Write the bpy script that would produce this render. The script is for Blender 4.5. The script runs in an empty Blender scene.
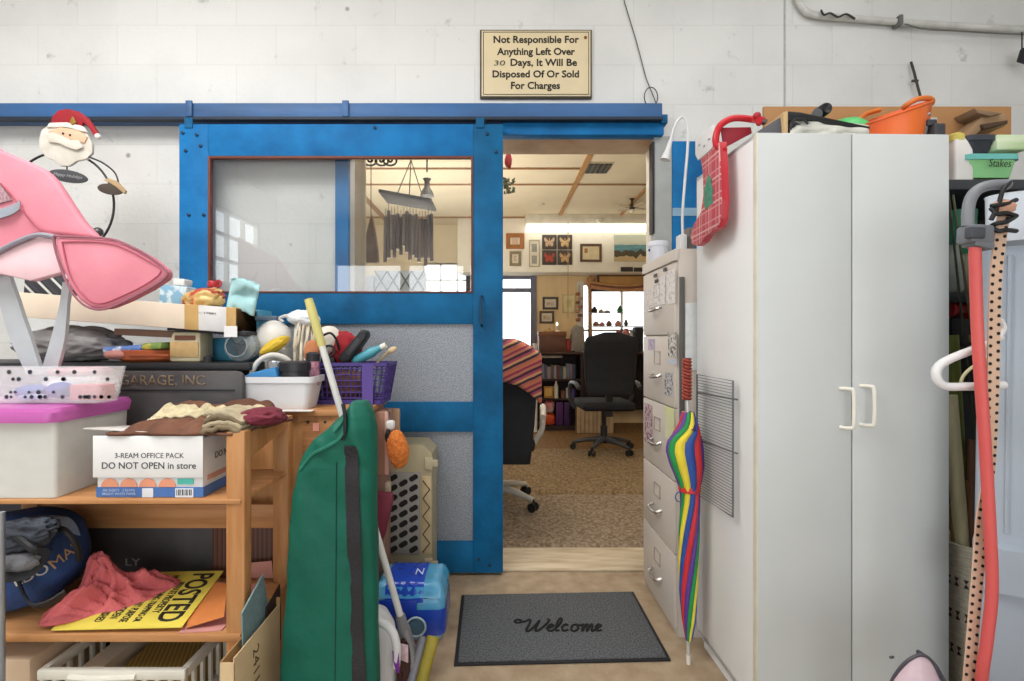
import bpy, bmesh, math, random
from mathutils import Vector, Matrix, Euler, noise
from mathutils.bvhtree import BVHTree
random.seed(7)
SC = bpy.context.scene
COL = SC.collection
V = Vector
PI = math.pi
F = 500.0; CX = 498.0; CY = 340.0; CH = 1.16

def P(px, py, Y):
    return V(((px-CX)/F*Y, Y, CH-(py-CY)/F*Y))
def PX(px, py, X):
    Y = X*F/(px-CX)
    return V((X, Y, CH-(py-CY)/F*Y))
def xx(px, Y): return (px-CX)/F*Y
def zz(py, Y): return CH-(py-CY)/F*Y

# ------------------------------------------------------------------ materials
def lin(h):
    h = h.lstrip('#'); c = [int(h[i:i+2], 16)/255 for i in (0, 2, 4)]
    return tuple((x/12.92 if x <= .04045 else ((x+.055)/1.055)**2.4) for x in c)+(1,)
_M = {}
def mat(col, rough=.6, metal=0., var=.12, scale=9., bump=.0, bscale=60., name=None, col2=None, stretch=None,
        emit=0., spec=.4, trans=0., alpha=1., detail=4., thr=None):
    key = (col, rough, metal, var, scale, bump, bscale, name, col2, stretch, emit, spec, trans, alpha, thr)
    if key in _M: return _M[key]
    m = bpy.data.materials.new(name or ('m'+col.strip('#'))); m.use_nodes = True
    nt = m.node_tree; b = nt.nodes['Principled BSDF']
    tc = nt.nodes.new('ShaderNodeTexCoord'); mp = nt.nodes.new('ShaderNodeMapping')
    nt.links.new(tc.outputs['Object'], mp.inputs['Vector'])
    if stretch: mp.inputs['Scale'].default_value = stretch
    n = nt.nodes.new('ShaderNodeTexNoise'); n.inputs['Scale'].default_value = scale; n.inputs['Detail'].default_value = detail
    nt.links.new(mp.outputs[0], n.inputs['Vector'])
    r = nt.nodes.new('ShaderNodeValToRGB')
    c = lin(col)
    if col2: c2 = lin(col2)
    else: c2 = tuple(min(1, x*(1-var*1.6)) for x in c[:3])+(1,)
    lo, hi = thr or (.32, .66)
    r.color_ramp.elements[0].position = lo; r.color_ramp.elements[1].position = hi
    r.color_ramp.elements[0].color = c2
    r.color_ramp.elements[1].color = c
    nt.links.new(n.outputs['Fac'], r.inputs[0]); nt.links.new(r.outputs[0], b.inputs['Base Color'])
    b.inputs['Roughness'].default_value = rough; b.inputs['Metallic'].default_value = metal
    b.inputs['Specular IOR Level'].default_value = spec
    if trans: b.inputs['Transmission Weight'].default_value = trans; b.inputs['IOR'].default_value = 1.2
    if alpha < 1: b.inputs['Alpha'].default_value = alpha
    if emit:
        b.inputs['Emission Color'].default_value = c; b.inputs['Emission Strength'].default_value = emit
    if bump:
        n2 = nt.nodes.new('ShaderNodeTexNoise'); n2.inputs['Scale'].default_value = bscale; n2.inputs['Detail'].default_value = 3
        nt.links.new(mp.outputs[0], n2.inputs['Vector'])
        bp = nt.nodes.new('ShaderNodeBump'); bp.inputs['Strength'].default_value = bump; bp.inputs['Distance'].default_value = .01
        nt.links.new(n2.outputs['Fac'], bp.inputs['Height']); nt.links.new(bp.outputs[0], b.inputs['Normal'])
    _M[key] = m
    return m

def clear_mat(name, tint, alpha, rough=.05):
    m = bpy.data.materials.new(name); m.use_nodes = True; nt = m.node_tree
    b = nt.nodes['Principled BSDF']; out = nt.nodes['Material Output']
    tr = nt.nodes.new('ShaderNodeBsdfTransparent'); mx = nt.nodes.new('ShaderNodeMixShader')
    n = nt.nodes.new('ShaderNodeTexNoise'); n.inputs['Scale'].default_value = 5
    ma = nt.nodes.new('ShaderNodeMapRange'); ma.inputs[3].default_value = alpha*.85; ma.inputs[4].default_value = alpha*1.1
    nt.links.new(n.outputs['Fac'], ma.inputs[0]); nt.links.new(ma.outputs[0], mx.inputs[0])
    b.inputs['Base Color'].default_value = lin(tint); b.inputs['Roughness'].default_value = rough
    nt.links.new(tr.outputs[0], mx.inputs[1]); nt.links.new(b.outputs[0], mx.inputs[2]); nt.links.new(mx.outputs[0], out.inputs[0])
    return m

def glass_mat(name, refl):
    m = bpy.data.materials.new(name); m.use_nodes = True; nt = m.node_tree
    nt.nodes.remove(nt.nodes['Principled BSDF']); out = nt.nodes['Material Output']
    tr = nt.nodes.new('ShaderNodeBsdfTransparent'); tr.inputs[0].default_value = (.97, .98, .98, 1)
    gl = nt.nodes.new('ShaderNodeBsdfGlossy'); gl.inputs['Roughness'].default_value = .0
    mx = nt.nodes.new('ShaderNodeMixShader'); mx.inputs[0].default_value = refl
    nt.links.new(tr.outputs[0], mx.inputs[1]); nt.links.new(gl.outputs[0], mx.inputs[2]); nt.links.new(mx.outputs[0], out.inputs[0])
    return m

def block_mat():
    m = bpy.data.materials.new('painted_block'); m.use_nodes = True; nt = m.node_tree; L = nt.links
    b = nt.nodes['Principled BSDF']
    tc = nt.nodes.new('ShaderNodeTexCoord'); sp = nt.nodes.new('ShaderNodeSeparateXYZ'); L.new(tc.outputs['Object'], sp.inputs[0])
    ad = nt.nodes.new('ShaderNodeMath'); ad.operation = 'ADD'; L.new(sp.outputs[0], ad.inputs[0]); L.new(sp.outputs[1], ad.inputs[1])
    sb = nt.nodes.new('ShaderNodeMath'); sb.operation = 'SUBTRACT'; L.new(sp.outputs[2], sb.inputs[0]); sb.inputs[1].default_value = .119
    cb = nt.nodes.new('ShaderNodeCombineXYZ'); L.new(ad.outputs[0], cb.inputs[0]); L.new(sb.outputs[0], cb.inputs[1])
    br = nt.nodes.new('ShaderNodeTexBrick'); L.new(cb.outputs[0], br.inputs[0])
    br.inputs['Scale'].default_value = 1; br.inputs['Brick Width'].default_value = .41; br.inputs['Row Height'].default_value = .205
    br.inputs['Mortar Size'].default_value = .0022; br.inputs['Mortar Smooth'].default_value = .8
    br.inputs['Color1'].default_value = lin('#dbdbd9'); br.inputs['Color2'].default_value = lin('#d8d8d6'); br.inputs['Mortar'].default_value = lin('#cdcdcb')
    n = nt.nodes.new('ShaderNodeTexNoise'); n.inputs['Scale'].default_value = 7; n.inputs['Detail'].default_value = 10; n.inputs['Roughness'].default_value = .7
    L.new(tc.outputs['Object'], n.inputs[0])
    r = nt.nodes.new('ShaderNodeValToRGB'); r.color_ramp.elements[0].position = .27; r.color_ramp.elements[1].position = .39
    r.color_ramp.elements[0].color = (.25, .24, .23, 1); r.color_ramp.elements[1].color = (1, 1, 1, 1)
    L.new(n.outputs['Fac'], r.inputs[0])
    # big soft grime
    n3 = nt.nodes.new('ShaderNodeTexNoise'); n3.inputs['Scale'].default_value = 1.6; n3.inputs['Detail'].default_value = 5
    L.new(tc.outputs['Object'], n3.inputs[0])
    r3 = nt.nodes.new('ShaderNodeValToRGB'); r3.color_ramp.elements[0].position = .3; r3.color_ramp.elements[1].position = .55
    r3.color_ramp.elements[0].color = (.86, .86, .86, 1); r3.color_ramp.elements[1].color = (1, 1, 1, 1); L.new(n3.outputs['Fac'], r3.inputs[0])
    # chips
    vo = nt.nodes.new('ShaderNodeTexVoronoi'); vo.inputs['Scale'].default_value = 3.2; L.new(tc.outputs['Object'], vo.inputs[0])
    rv = nt.nodes.new('ShaderNodeValToRGB'); rv.color_ramp.elements[0].position = .025; rv.color_ramp.elements[1].position = .05
    rv.color_ramp.elements[0].color = (.35, .33, .31, 1); rv.color_ramp.elements[1].color = (1, 1, 1, 1); L.new(vo.outputs['Distance'], rv.inputs[0])
    cur = br.outputs['Color']
    for o, f in ((r.outputs[0], .6), (r3.outputs[0], 1.), (rv.outputs[0], .8)):
        mx = nt.nodes.new('ShaderNodeMixRGB'); mx.blend_type = 'MULTIPLY'; mx.inputs[0].default_value = f
        L.new(cur, mx.inputs[1]); L.new(o, mx.inputs[2]); cur = mx.outputs[0]
    L.new(cur, b.inputs['Base Color']); b.inputs['Roughness'].default_value = .75
    bp = nt.nodes.new('ShaderNodeBump'); bp.inputs['Strength'].default_value = .35; bp.inputs['Distance'].default_value = .006
    n2 = nt.nodes.new('ShaderNodeTexNoise'); n2.inputs['Scale'].default_value = 45; L.new(tc.outputs['Object'], n2.inputs[0])
    s2 = nt.nodes.new('ShaderNodeMath'); s2.operation = 'MULTIPLY_ADD'; s2.inputs[1].default_value = -1.5
    L.new(br.outputs['Fac'], s2.inputs[0]); L.new(n2.outputs['Fac'], s2.inputs[2])
    L.new(s2.outputs[0], bp.inputs['Height']); L.new(bp.outputs[0], b.inputs['Normal'])
    return m

def plaid_mat(name, base, l1, l2, sc, coords=(1, 2)):
    """tartan lines in object space"""
    m = bpy.data.materials.new(name); m.use_nodes = True; nt = m.node_tree; L = nt.links; b = nt.nodes['Principled BSDF']
    tc = nt.nodes.new('ShaderNodeTexCoord'); sp = nt.nodes.new('ShaderNodeSeparateXYZ'); L.new(tc.outputs['Object'], sp.inputs[0])
    cur = None
    rgb = nt.nodes.new('ShaderNodeRGB'); rgb.outputs[0].default_value = lin(base); cur = rgb.outputs[0]
    for k, (col, w, s) in enumerate(((l1, .14, sc), (l1, .14, sc), (l2, .08, sc*.5), (l2, .08, sc*.5))):
        mu = nt.nodes.new('ShaderNodeMath'); mu.operation = 'MULTIPLY'; mu.inputs[1].default_value = s
        L.new(sp.outputs[coords[k % 2]], mu.inputs[0])
        ad = nt.nodes.new('ShaderNodeMath'); ad.operation = 'ADD'; ad.inputs[1].default_value = .3*(k//2); L.new(mu.outputs[0], ad.inputs[0])
        fr = nt.nodes.new('ShaderNodeMath'); fr.operation = 'FRACT'; L.new(ad.outputs[0], fr.inputs[0])
        lt = nt.nodes.new('ShaderNodeMath'); lt.operation = 'LESS_THAN'; lt.inputs[1].default_value = w; L.new(fr.outputs[0], lt.inputs[0])
        mx = nt.nodes.new('ShaderNodeMixRGB'); L.new(lt.outputs[0], mx.inputs[0]); L.new(cur, mx.inputs[1]); mx.inputs[2].default_value = lin(col); cur = mx.outputs[0]
    L.new(cur, b.inputs['Base Color']); b.inputs['Roughness'].default_value = .6
    return m

def stripes_mat(name, cols, axis, sc, rough=.8, wob=.0, off=0.):
    m = bpy.data.materials.new(name); m.use_nodes = True; nt = m.node_tree; L = nt.links; b = nt.nodes['Principled BSDF']
    tc = nt.nodes.new('ShaderNodeTexCoord')
    dt = nt.nodes.new('ShaderNodeVectorMath'); dt.operation = 'DOT_PRODUCT'; dt.inputs[1].default_value = axis; L.new(tc.outputs['Object'], dt.inputs[0])
    n = nt.nodes.new('ShaderNodeTexNoise'); n.inputs['Scale'].default_value = 20; L.new(tc.outputs['Object'], n.inputs[0])
    m1 = nt.nodes.new('ShaderNodeMath'); m1.operation = 'MULTIPLY_ADD'; m1.inputs[1].default_value = wob; L.new(n.outputs['Fac'], m1.inputs[0])
    mu = nt.nodes.new('ShaderNodeMath'); mu.operation = 'MULTIPLY_ADD'; mu.inputs[1].default_value = sc; mu.inputs[2].default_value = off; L.new(dt.outputs['Value'], mu.inputs[0])
    L.new(mu.outputs[0], m1.inputs[2])
    fr = nt.nodes.new('ShaderNodeMath'); fr.operation = 'FRACT'; L.new(m1.outputs[0], fr.inputs[0])
    r = nt.nodes.new('ShaderNodeValToRGB'); r.color_ramp.interpolation = 'CONSTANT'
    e = r.color_ramp.elements
    while len(e) < len(cols): e.new(.5)
    for k, c in enumerate(cols):
        e[k].position = k/len(cols); e[k].color = lin(c)
    L.new(fr.outputs[0], r.inputs[0]); L.new(r.outputs[0], b.inputs['Base Color']); b.inputs['Roughness'].default_value = rough
    bp = nt.nodes.new('ShaderNodeBump'); bp.inputs['Strength'].default_value = .3; bp.inputs['Distance'].default_value = .005
    n2 = nt.nodes.new('ShaderNodeTexNoise'); n2.inputs['Scale'].default_value = 120; L.new(tc.outputs['Object'], n2.inputs[0])
    L.new(n2.outputs['Fac'], bp.inputs['Height']); L.new(bp.outputs[0], b.inputs['Normal'])
    return m

# ------------------------------------------------------------------ mesh builder
class MB:
    def __init__(s): s.bm = bmesh.new()
    def _add(s, bm2, M=None):
        if M is not None: bmesh.ops.transform(bm2, matrix=M, verts=bm2.verts)
        me = bpy.data.meshes.new('t'); bm2.to_mesh(me); bm2.free(); s.bm.from_mesh(me); bpy.data.meshes.remove(me)
        return s
    def box(s, c, size, rot=(0, 0, 0), bev=.0, seg=2, taper=None):
        b = bmesh.new(); bmesh.ops.create_cube(b, size=1)
        bmesh.ops.scale(b, vec=size, verts=b.verts)
        if taper:
            for v in b.verts:
                if v.co.z < 0: v.co.x *= taper[0]; v.co.y *= taper[1]
        if bev: bmesh.ops.bevel(b, geom=b.edges[:], offset=bev, segments=seg, profile=.5, affect='EDGES')
        return s._add(b, Matrix.Translation(V(c)) @ Euler(rot).to_matrix().to_4x4())
    def b2(s, lo, hi, bev=.0, seg=2):
        lo = V(lo); hi = V(hi)
        return s.box((lo+hi)/2, [abs(hi[i]-lo[i]) for i in range(3)], bev=bev, seg=seg)
    def tube(s, pts, r, n=8, closed=False, cap=True):
        pts = [V(p) for p in pts]; N = len(pts)
        rs = r if isinstance(r, (list, tuple)) else [r]*N
        b = bmesh.new(); rings = []
        up = None
        for i, p in enumerate(pts):
            if closed: d = pts[(i+1) % N]-pts[i-1]
            else: d = pts[min(i+1, N-1)]-pts[max(i-1, 0)]
            d.normalize()
            if up is None:
                a = V((0, 0, 1)) if abs(d.z) < .9 else V((1, 0, 0))
                up = (a-d*a.dot(d)).normalized()
            else:
                up = up-d*up.dot(d)
                up = up.normalized() if up.length > 1e-6 else d.orthogonal().normalized()
            sd = d.cross(up)
            rings.append([b.verts.new(p+(up*math.cos(2*PI*k/n)+sd*math.sin(2*PI*k/n))*rs[i]) for k in range(n)])
        for i in range(N if closed else N-1):
            A, B = rings[i], rings[(i+1) % N]
            for k in range(n): b.faces.new((A[k], A[(k+1) % n], B[(k+1) % n], B[k]))
        if cap and not closed:
            b.faces.new(rings[0][::-1]); b.faces.new(rings[-1])
        bmesh.ops.recalc_face_normals(b, faces=b.faces[:])
        return s._add(b)
    def cyl(s, a, b_, r, r2=None, n=20): return s.tube([a, b_], [r, r if r2 is None else r2], n)
    def lathe(s, prof, c=(0, 0, 0), n=28, M=None, cap=True, sx=1., sy=1.):
        b = bmesh.new(); rings = []
        for r, z in prof:
            rings.append([b.verts.new((max(r, 1e-5)*math.cos(2*PI*k/n)*sx, max(r, 1e-5)*math.sin(2*PI*k/n)*sy, z)) for k in range(n)])
        for A, B in zip(rings, rings[1:]):
            for k in range(n): b.faces.new((A[k], A[(k+1) % n], B[(k+1) % n], B[k]))
        if cap: b.faces.new(rings[0][::-1]); b.faces.new(rings[-1])
        bmesh.ops.remove_doubles(b, verts=b.verts, dist=1e-5)
        bmesh.ops.recalc_face_normals(b, faces=b.faces[:])
        return s._add(b, Matrix.Translation(V(c)) @ (M if M is not None else Matrix.Identity(4)))
    def prism(s, pts, d, bev=0., seg=2):
        """pts: 3d polygon, extruded along vector d"""
        b = bmesh.new(); d = V(d)
        f = b.faces.new([b.verts.new(V(p)) for p in pts])
        r = bmesh.ops.extrude_face_region(b, geom=[f])
        bmesh.ops.translate(b, vec=d, verts=[g for g in r['geom'] if isinstance(g, bmesh.types.BMVert)])
        bmesh.ops.recalc_face_normals(b, faces=b.faces[:])
        if bev: bmesh.ops.bevel(b, geom=b.edges[:], offset=bev, segments=seg, profile=.5, affect='EDGES', clamp_overlap=True)
        return s._add(b)
    def pp(s, pix, Y, depth, bev=0., seg=2):
        return s.prism([P(x, y, Y) for x, y in pix], (0, depth, 0), bev, seg)
    def grid(s, fn, nu, nv):
        b = bmesh.new()
        vs = [[b.verts.new(fn(i/nu, j/nv)) for j in range(nv+1)] for i in range(nu+1)]
        for i in range(nu):
            for j in range(nv): b.faces.new((vs[i][j], vs[i+1][j], vs[i+1][j+1], vs[i][j+1]))
        bmesh.ops.recalc_face_normals(b, faces=b.faces[:])
        return s._add(b)
    def loft(s, rings, cap=True):
        b = bmesh.new(); R = [[b.verts.new(p) for p in r] for r in rings]; n = len(R[0])
        for A, B in zip(R, R[1:]):
            for k in range(n): b.faces.new((A[k], A[(k+1) % n], B[(k+1) % n], B[k]))
        if cap: b.faces.new(R[0][::-1]); b.faces.new(R[-1])
        bmesh.ops.recalc_face_normals(b, faces=b.faces[:])
        return s._add(b)
    def blob(s, c, r, rot=(0, 0, 0), sub=3, amp=0., freq=6., seed=0, ridge=False, e=1., floor=None):
        b = bmesh.new(); bmesh.ops.create_icosphere(b, subdivisions=sub, radius=1)
        R = Euler(rot).to_matrix()
        for v in b.verts:
            p = v.co.copy()
            if e != 1: p = V([math.copysign(abs(t)**e, t) for t in p])
            nn = noise.noise(p*freq*.35+V((seed*7.1, seed*3.3, 1)))
            n2 = noise.noise(p*freq+V((seed*2.1, 5, seed)))
            k = (1-abs(n2)*2)*.6+nn*.5 if ridge else nn*.6+n2*.5
            q = V((p.x*r[0], p.y*r[1], p.z*r[2]))*(1+amp*k)
            q = R @ q + V(c)
            if floor is not None and q.z < floor: q.z = floor+.001*random.random()
            v.co = q
        return s._add(b)
    def xf(s, M):
        bmesh.ops.transform(s.bm, matrix=M, verts=s.bm.verts); return s
    def jitter(s, amp, freq, seed=0):
        for v in s.bm.verts: v.co += noise.noise_vector(v.co*freq+V((seed*3.7, seed, 0)))*amp
        return s

WM = {}
def wm(o):
    return WM.get(o.name, Matrix.Identity(4))
def b(mb, name, m, parent=None, label=None, smooth=True, ang=40, raw=False, **props):
    me = bpy.data.meshes.new(name)
    if parent is not None:
        if not raw: mb.xf(wm(parent).inverted())
    elif not raw:
        vs = [v.co for v in mb.bm.verts]
        lo = V([min(v[i] for v in vs) for i in range(3)]); hi = V([max(v[i] for v in vs) for i in range(3)])
        base = V(((lo.x+hi.x)/2, (lo.y+hi.y)/2, lo.z)); mb.xf(Matrix.Translation(-base))
    mb.bm.to_mesh(me); mb.bm.free()
    if smooth:
        for p in me.polygons: p.use_smooth = True
        me.set_sharp_from_angle(angle=math.radians(ang))
    me.materials.append(m)
    o = bpy.data.objects.new(name, me); COL.objects.link(o)
    if parent is not None:
        o.parent = parent; WM[o.name] = wm(parent).copy()
    elif not raw:
        o.location = base; WM[o.name] = Matrix.Translation(base)
    if label: o['label'] = label
    for k, v in props.items(): o[k] = v
    return o
def tag(o, label, cat, group=None):
    o['label'] = label; o['category'] = cat
    if group: o['group'] = group
    return o
def T(name, label, cat, loc=(0, 0, 0), rz=0., group=None):
    o = bpy.data.objects.new(name, None); COL.objects.link(o); o.empty_display_size = .1
    o.location = loc; o.rotation_euler = (0, 0, rz)
    WM[o.name] = Matrix.Translation(V(loc)) @ Matrix.Rotation(rz, 4, 'Z')
    return tag(o, label, cat, group)
def st(mb, name, m, parent=None, **k):
    o = b(mb, name, m, parent, raw=(parent is None), **k)
    if parent is None: o['kind'] = 'structure'
    return o
def kids(o): return [c for c in bpy.data.objects if c.parent == o]
def solid(o, t):
    md = o.modifiers.new('s', 'SOLIDIFY'); md.thickness = t; md.offset = 0; return o
def remesh(o, vox, smooth=1):
    md = o.modifiers.new('r', 'REMESH'); md.mode = 'VOXEL'; md.voxel_size = vox; md.use_smooth_shade = True
    if smooth:
        m2 = o.modifiers.new('sm', 'SMOOTH'); m2.iterations = smooth; m2.factor = .5
    return o
X3, Z3 = V((1, 0, 0)), V((0, 0, 1))
def text(name, body, c, h, m, parent, u=X3, v=Z3, width=None, ext=.0008, bold=0., bvh=None, line=1., align='CENTER', shear=0.):
    cu = bpy.data.curves.new('t', 'FONT'); cu.body = body; cu.size = 1; cu.align_x = align; cu.align_y = 'CENTER'
    cu.resolution_u = 3; cu.offset = bold; cu.space_line = line; cu.shear = shear
    o = bpy.data.objects.new('t', cu); COL.objects.link(o)
    dg = bpy.context.evaluated_depsgraph_get(); dg.update()
    me = bpy.data.meshes.new_from_object(o.evaluated_get(dg))
    bpy.data.objects.remove(o); bpy.data.curves.remove(cu)
    u = V(u).normalized(); v = V(v).normalized(); n = u.cross(v)
    xs = [q.co.x for q in me.vertices]; ys = [q.co.y for q in me.vertices]
    w0 = max(xs)-min(xs); h0 = max(ys)-min(ys); mx = (max(xs)+min(xs))/2; my = (max(ys)+min(ys))/2
    sy = h/h0; sx = width/w0 if width else sy
    mb = MB(); mb.bm.from_mesh(me); bpy.data.meshes.remove(me)
    bmesh.ops.triangulate(mb.bm, faces=mb.bm.faces[:])
    if bvh:
        for _ in range(4):
            bmesh.ops.subdivide_edges(mb.bm, edges=[e for e in mb.bm.edges if e.calc_length() > .09], cuts=1)
            bmesh.ops.triangulate(mb.bm, faces=mb.bm.faces[:])
    for q in mb.bm.verts:
        p = V(c)+u*((q.co.x-mx)*sx)+v*((q.co.y-my)*sy)
        if bvh:
            hit = bvh.ray_cast(p+n*.3, -n)
            if hit[0]: p = hit[0]+n*.004
        q.co = p
    if not bvh:
        r = bmesh.ops.extrude_face_region(mb.bm, geom=mb.bm.faces[:])
        bmesh.ops.translate(mb.bm, vec=n*ext, verts=[g for g in r['geom'] if isinstance(g, bmesh.types.BMVert)])
        bmesh.ops.recalc_face_normals(mb.bm, faces=mb.bm.faces[:])
    return b(mb, name, m, parent, smooth=False)
def bvh_of(mb): return BVHTree.FromBMesh(mb.bm)
def arc(c, r, a0, a1, n, u=X3, v=Z3):
    return [V(c)+u*(r*math.cos(math.radians(a0+(a1-a0)*i/n)))+v*(r*math.sin(math.radians(a0+(a1-a0)*i/n))) for i in range(n+1)]
def smoothpath(pts, n=6):
    pts = [V(p) for p in pts]; out = []
    for i in range(len(pts)-1):
        p0 = pts[max(i-1, 0)]; p1 = pts[i]; p2 = pts[i+1]; p3 = pts[min(i+2, len(pts)-1)]
        for k in range(n):
            t = k/n
            out.append(.5*((2*p1)+(p2-p0)*t+(2*p0-5*p1+4*p2-p3)*t*t+(3*p1-p0-3*p2+p3)*t**3))
    return out+[pts[-1]]
def ribbon(mb, pts, w, t, side):
    """flat strap along pts, width vector side*w"""
    side = V(side).normalized(); rings = []
    for i, p in enumerate(pts):
        d = (pts[min(i+1, len(pts)-1)]-pts[max(i-1, 0)]).normalized(); nn = d.cross(side).normalized()
        ww = w[i] if isinstance(w, (list, tuple)) else w
        rings.append([p-side*ww/2-nn*t/2, p+side*ww/2-nn*t/2, p+side*ww/2+nn*t/2, p-side*ww/2+nn*t/2])
    return mb.loft(rings)
exec_sections = []

# palettes
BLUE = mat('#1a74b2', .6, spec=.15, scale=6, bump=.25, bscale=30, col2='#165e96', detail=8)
BLUE_D = mat('#146596', .6, spec=.15, scale=5, bump=.3, bscale=35, col2='#104c73', name='blue_lower', detail=8)  # weaker light below and uneven fading, both put into the darker blue
WOOD = mat('#c08d5c', .5, scale=5, stretch=(8, 8, .8), col2='#aa7443', bump=.08)
WOODX = mat('#c38f5f', .5, scale=5, stretch=(.8, 8, 8), col2='#ae7848', bump=.08)
BLACK = mat('#17171a', .5)
DARK = mat('#26262b', .55)
WHITE = mat('#e6e6e4', .4, var=.05)
OFFW = mat('#dcdad2', .5, var=.06)
GREYM = mat('#8d9095', .4, .6)
CARD = mat('#b08a5c', .8, var=.1)
CARDP = mat('#cfb48c', .8, var=.08)
# ------------------------------------------------------------------ setting: garage
BLK = block_mat()
WY0, WY1 = 2.58, 2.76          # block wall between garage and office
OX0, OX1, OZ = -.79, .826, 2.2  # opening
st(MB().b2((-3.4, WY0, 0), (OX0, WY1, 3.3)).b2((OX1, WY0, 0), (3.2, WY1, 3.3)).b2((OX0, WY0, OZ), (OX1, WY1, 3.3)), 'wall_front', BLK, smooth=False)
FLR = mat('#a8957c', .75, scale=14, bump=.25, bscale=50, col2='#937e65', detail=12)
st(MB().b2((-3.4, -4, -.1), (3.2, 2.62, 0)), 'floor', FLR, smooth=False)
st(MB().b2((-3.6, -4, 3.3), (3.4, 2.76, 3.4)), 'ceiling', mat('#dddbd6', .8), smooth=False)
# side wall with the gridded window that the door glass mirrors
wy0, wy1, wz0, wz1 = -2.2, -1.0, 1.85, 2.80
st(MB().b2((-3.5, -4, 0), (-3.4, wy0, 3.3)).b2((-3.5, wy1, 0), (-3.4, 2.7, 3.3)).b2((-3.5, wy0, 0), (-3.4, wy1, wz0)).b2((-3.5, wy0, wz1), (-3.4, wy1, 3.3)), 'wall_left', BLK, smooth=False)
w1 = st(MB().b2((-3.49, wy0+.02, wz0+.02), (-3.48, wy1-.02, wz1-.02)), 'window_1', glass_mat('window_glass', .04), smooth=False)
mb = MB()
for k in range(4):
    y = wy0+(wy1-wy0)*k/3; mb.box((-3.45, min(max(y, wy0+.02), wy1-.02), (wz0+wz1)/2), (.05, .04, wz1-wz0))
for k in range(4):
    z = wz0+(wz1-wz0)*k/3; mb.box((-3.45, (wy0+wy1)/2, min(max(z, wz0+.02), wz1-.02)), (.05, wy1-wy0, .04))
st(mb, 'window_frame', WHITE, w1)
st(MB().b2((3.2, -4, 0), (3.3, 2.7, 3.3)), 'wall_right', BLK, smooth=False)
st(MB().b2((-3.4, -4.1, 0), (-2.9, -4, 3.3)).b2((-1.75, -4.1, 0), (-1.6, -4, 2.5)).b2((-.62, -4.1, 0), (-.5, -4, 2.5)).b2((.3, -4.1, 0), (.5, -4, 2.5)).b2((2.9, -4.1, 0), (3.2, -4, 3.3)).b2((-2.9, -4.1, 2.5), (2.9, -4, 3.3)), 'wall_back', BLK, smooth=False)

# frame of the opening
st(MB().b2((xx(784.2, 2.575), 2.576, 2.3), (xx(785.8, 2.575), 2.581, 3.3)), 'trim_90', mat('#b9b8b4', .8, scale=30), smooth=False)
GREYP = mat('#a9adac', .6, var=.1, scale=12, bump=.2, bscale=40)
st(MB().b2((-.832, 2.555, 0), (-.768, 2.60, OZ)), 'trim_1', BLUE, smooth=False)
st(MB().b2((.822, 2.60, 0), (.829, 2.775, OZ)), 'trim_2', mat('#d9d4c8', .6), smooth=False)
st(MB().b2((.786, 2.545, zz(233, 2.55)), (.797, 2.60, 2.17)), 'trim_5', DARK, smooth=False)
st(MB().b2((.797, 2.55, 0), (.888, 2.61, 2.2), .004), 'trim_3', GREYP, smooth=False)
LIN = mat('#c9b49c', .7, var=.2, scale=3, col2='#a5825f')
st(MB().b2((-.768, 2.57, OZ-.004), (.82, 2.79, OZ+.004)), 'trim_4', LIN, smooth=False)
# header board above the clear part of the opening
mb = MB().b2((.02, 2.515, 2.193), (.835, 2.579, 2.262), .003)
st(mb, 'trim_6', BLUE)
# sill
st(MB().b2((-.79, 2.50, 0), (.82, 2.77, .012), .004), 'threshold_sill', mat('#cdbda3', .7, var=.15, scale=5, stretch=(1, 6, 6), col2='#ae9a7e', bump=.2))

# rail
rl = T('door_rail', 'long dark blue steel track running above the sliding door', 'rail', (-1.0, 2.53, 2.25))
BLUE_R = mat('#37659a', .5, var=.25, scale=7, stretch=(.3, 1, 1), col2='#2f507a', bump=.2)
b(MB().b2((-2.9, 2.475, 2.262), (.815, 2.578, 2.335), .006), 'track', BLUE_R, rl)
b(MB().b2((-2.9, 2.470, 2.25), (.815, 2.505, 2.264)), 'lip', mat('#1d2a3a', .6), rl)
for px in (188, 345):
    x = xx(px, 2.46); b(MB().b2((x-.016, 2.463, 2.262), (x+.016, 2.474, 2.342), .003), 'joint_plate', BLUE_R, rl)
b(MB().b2((.815, 2.50, 2.245), (.85, 2.578, 2.29), .004), 'end_stop', BLUE_D, rl)

# sliding door ------------------------------------------------------
d = T('door_1', 'wide blue sliding wooden door with a window and two grey metal panels', 'door', (-.77, 2.46, .02)); d['kind'] = 'structure'
del d['category']
YF, YB = 2.455, 2.50
def X_(px): return xx(px, YF)
def Z_(py): return zz(py, YF)
def rail_(px0, px1, py0, py1, nm, m): b(MB().b2((X_(px0), YF, Z_(py1)), (X_(px1), YB, Z_(py0)), .003), nm, m, d)
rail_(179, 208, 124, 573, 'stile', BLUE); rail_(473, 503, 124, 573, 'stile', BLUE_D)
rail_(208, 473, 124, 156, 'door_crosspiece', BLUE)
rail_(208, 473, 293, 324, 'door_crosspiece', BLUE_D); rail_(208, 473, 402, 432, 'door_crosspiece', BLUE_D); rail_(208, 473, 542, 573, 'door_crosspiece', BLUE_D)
GALV = mat('#989da4', .5, .2, scale=160, col2='#7c8087', bump=.05, thr=(.4,.6), detail=2.)
b(MB().b2((X_(208), YF+.018, Z_(402)), (X_(473), YF+.026, Z_(324))), 'metal_panel', GALV, d)
b(MB().b2((X_(208), YF+.018, Z_(542)), (X_(473), YF+.026, Z_(432))), 'metal_panel', GALV, d)
RED = mat('#6f3b2c', .6)
mb = MB()
t = .012
mb.b2((X_(208), YF-.004, Z_(292)), (X_(208)+t, YF+.02, Z_(156)), .002).b2((X_(473)-t*.8, YF-.004, Z_(292)), (X_(473), YF+.02, Z_(156)), .002)
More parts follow.
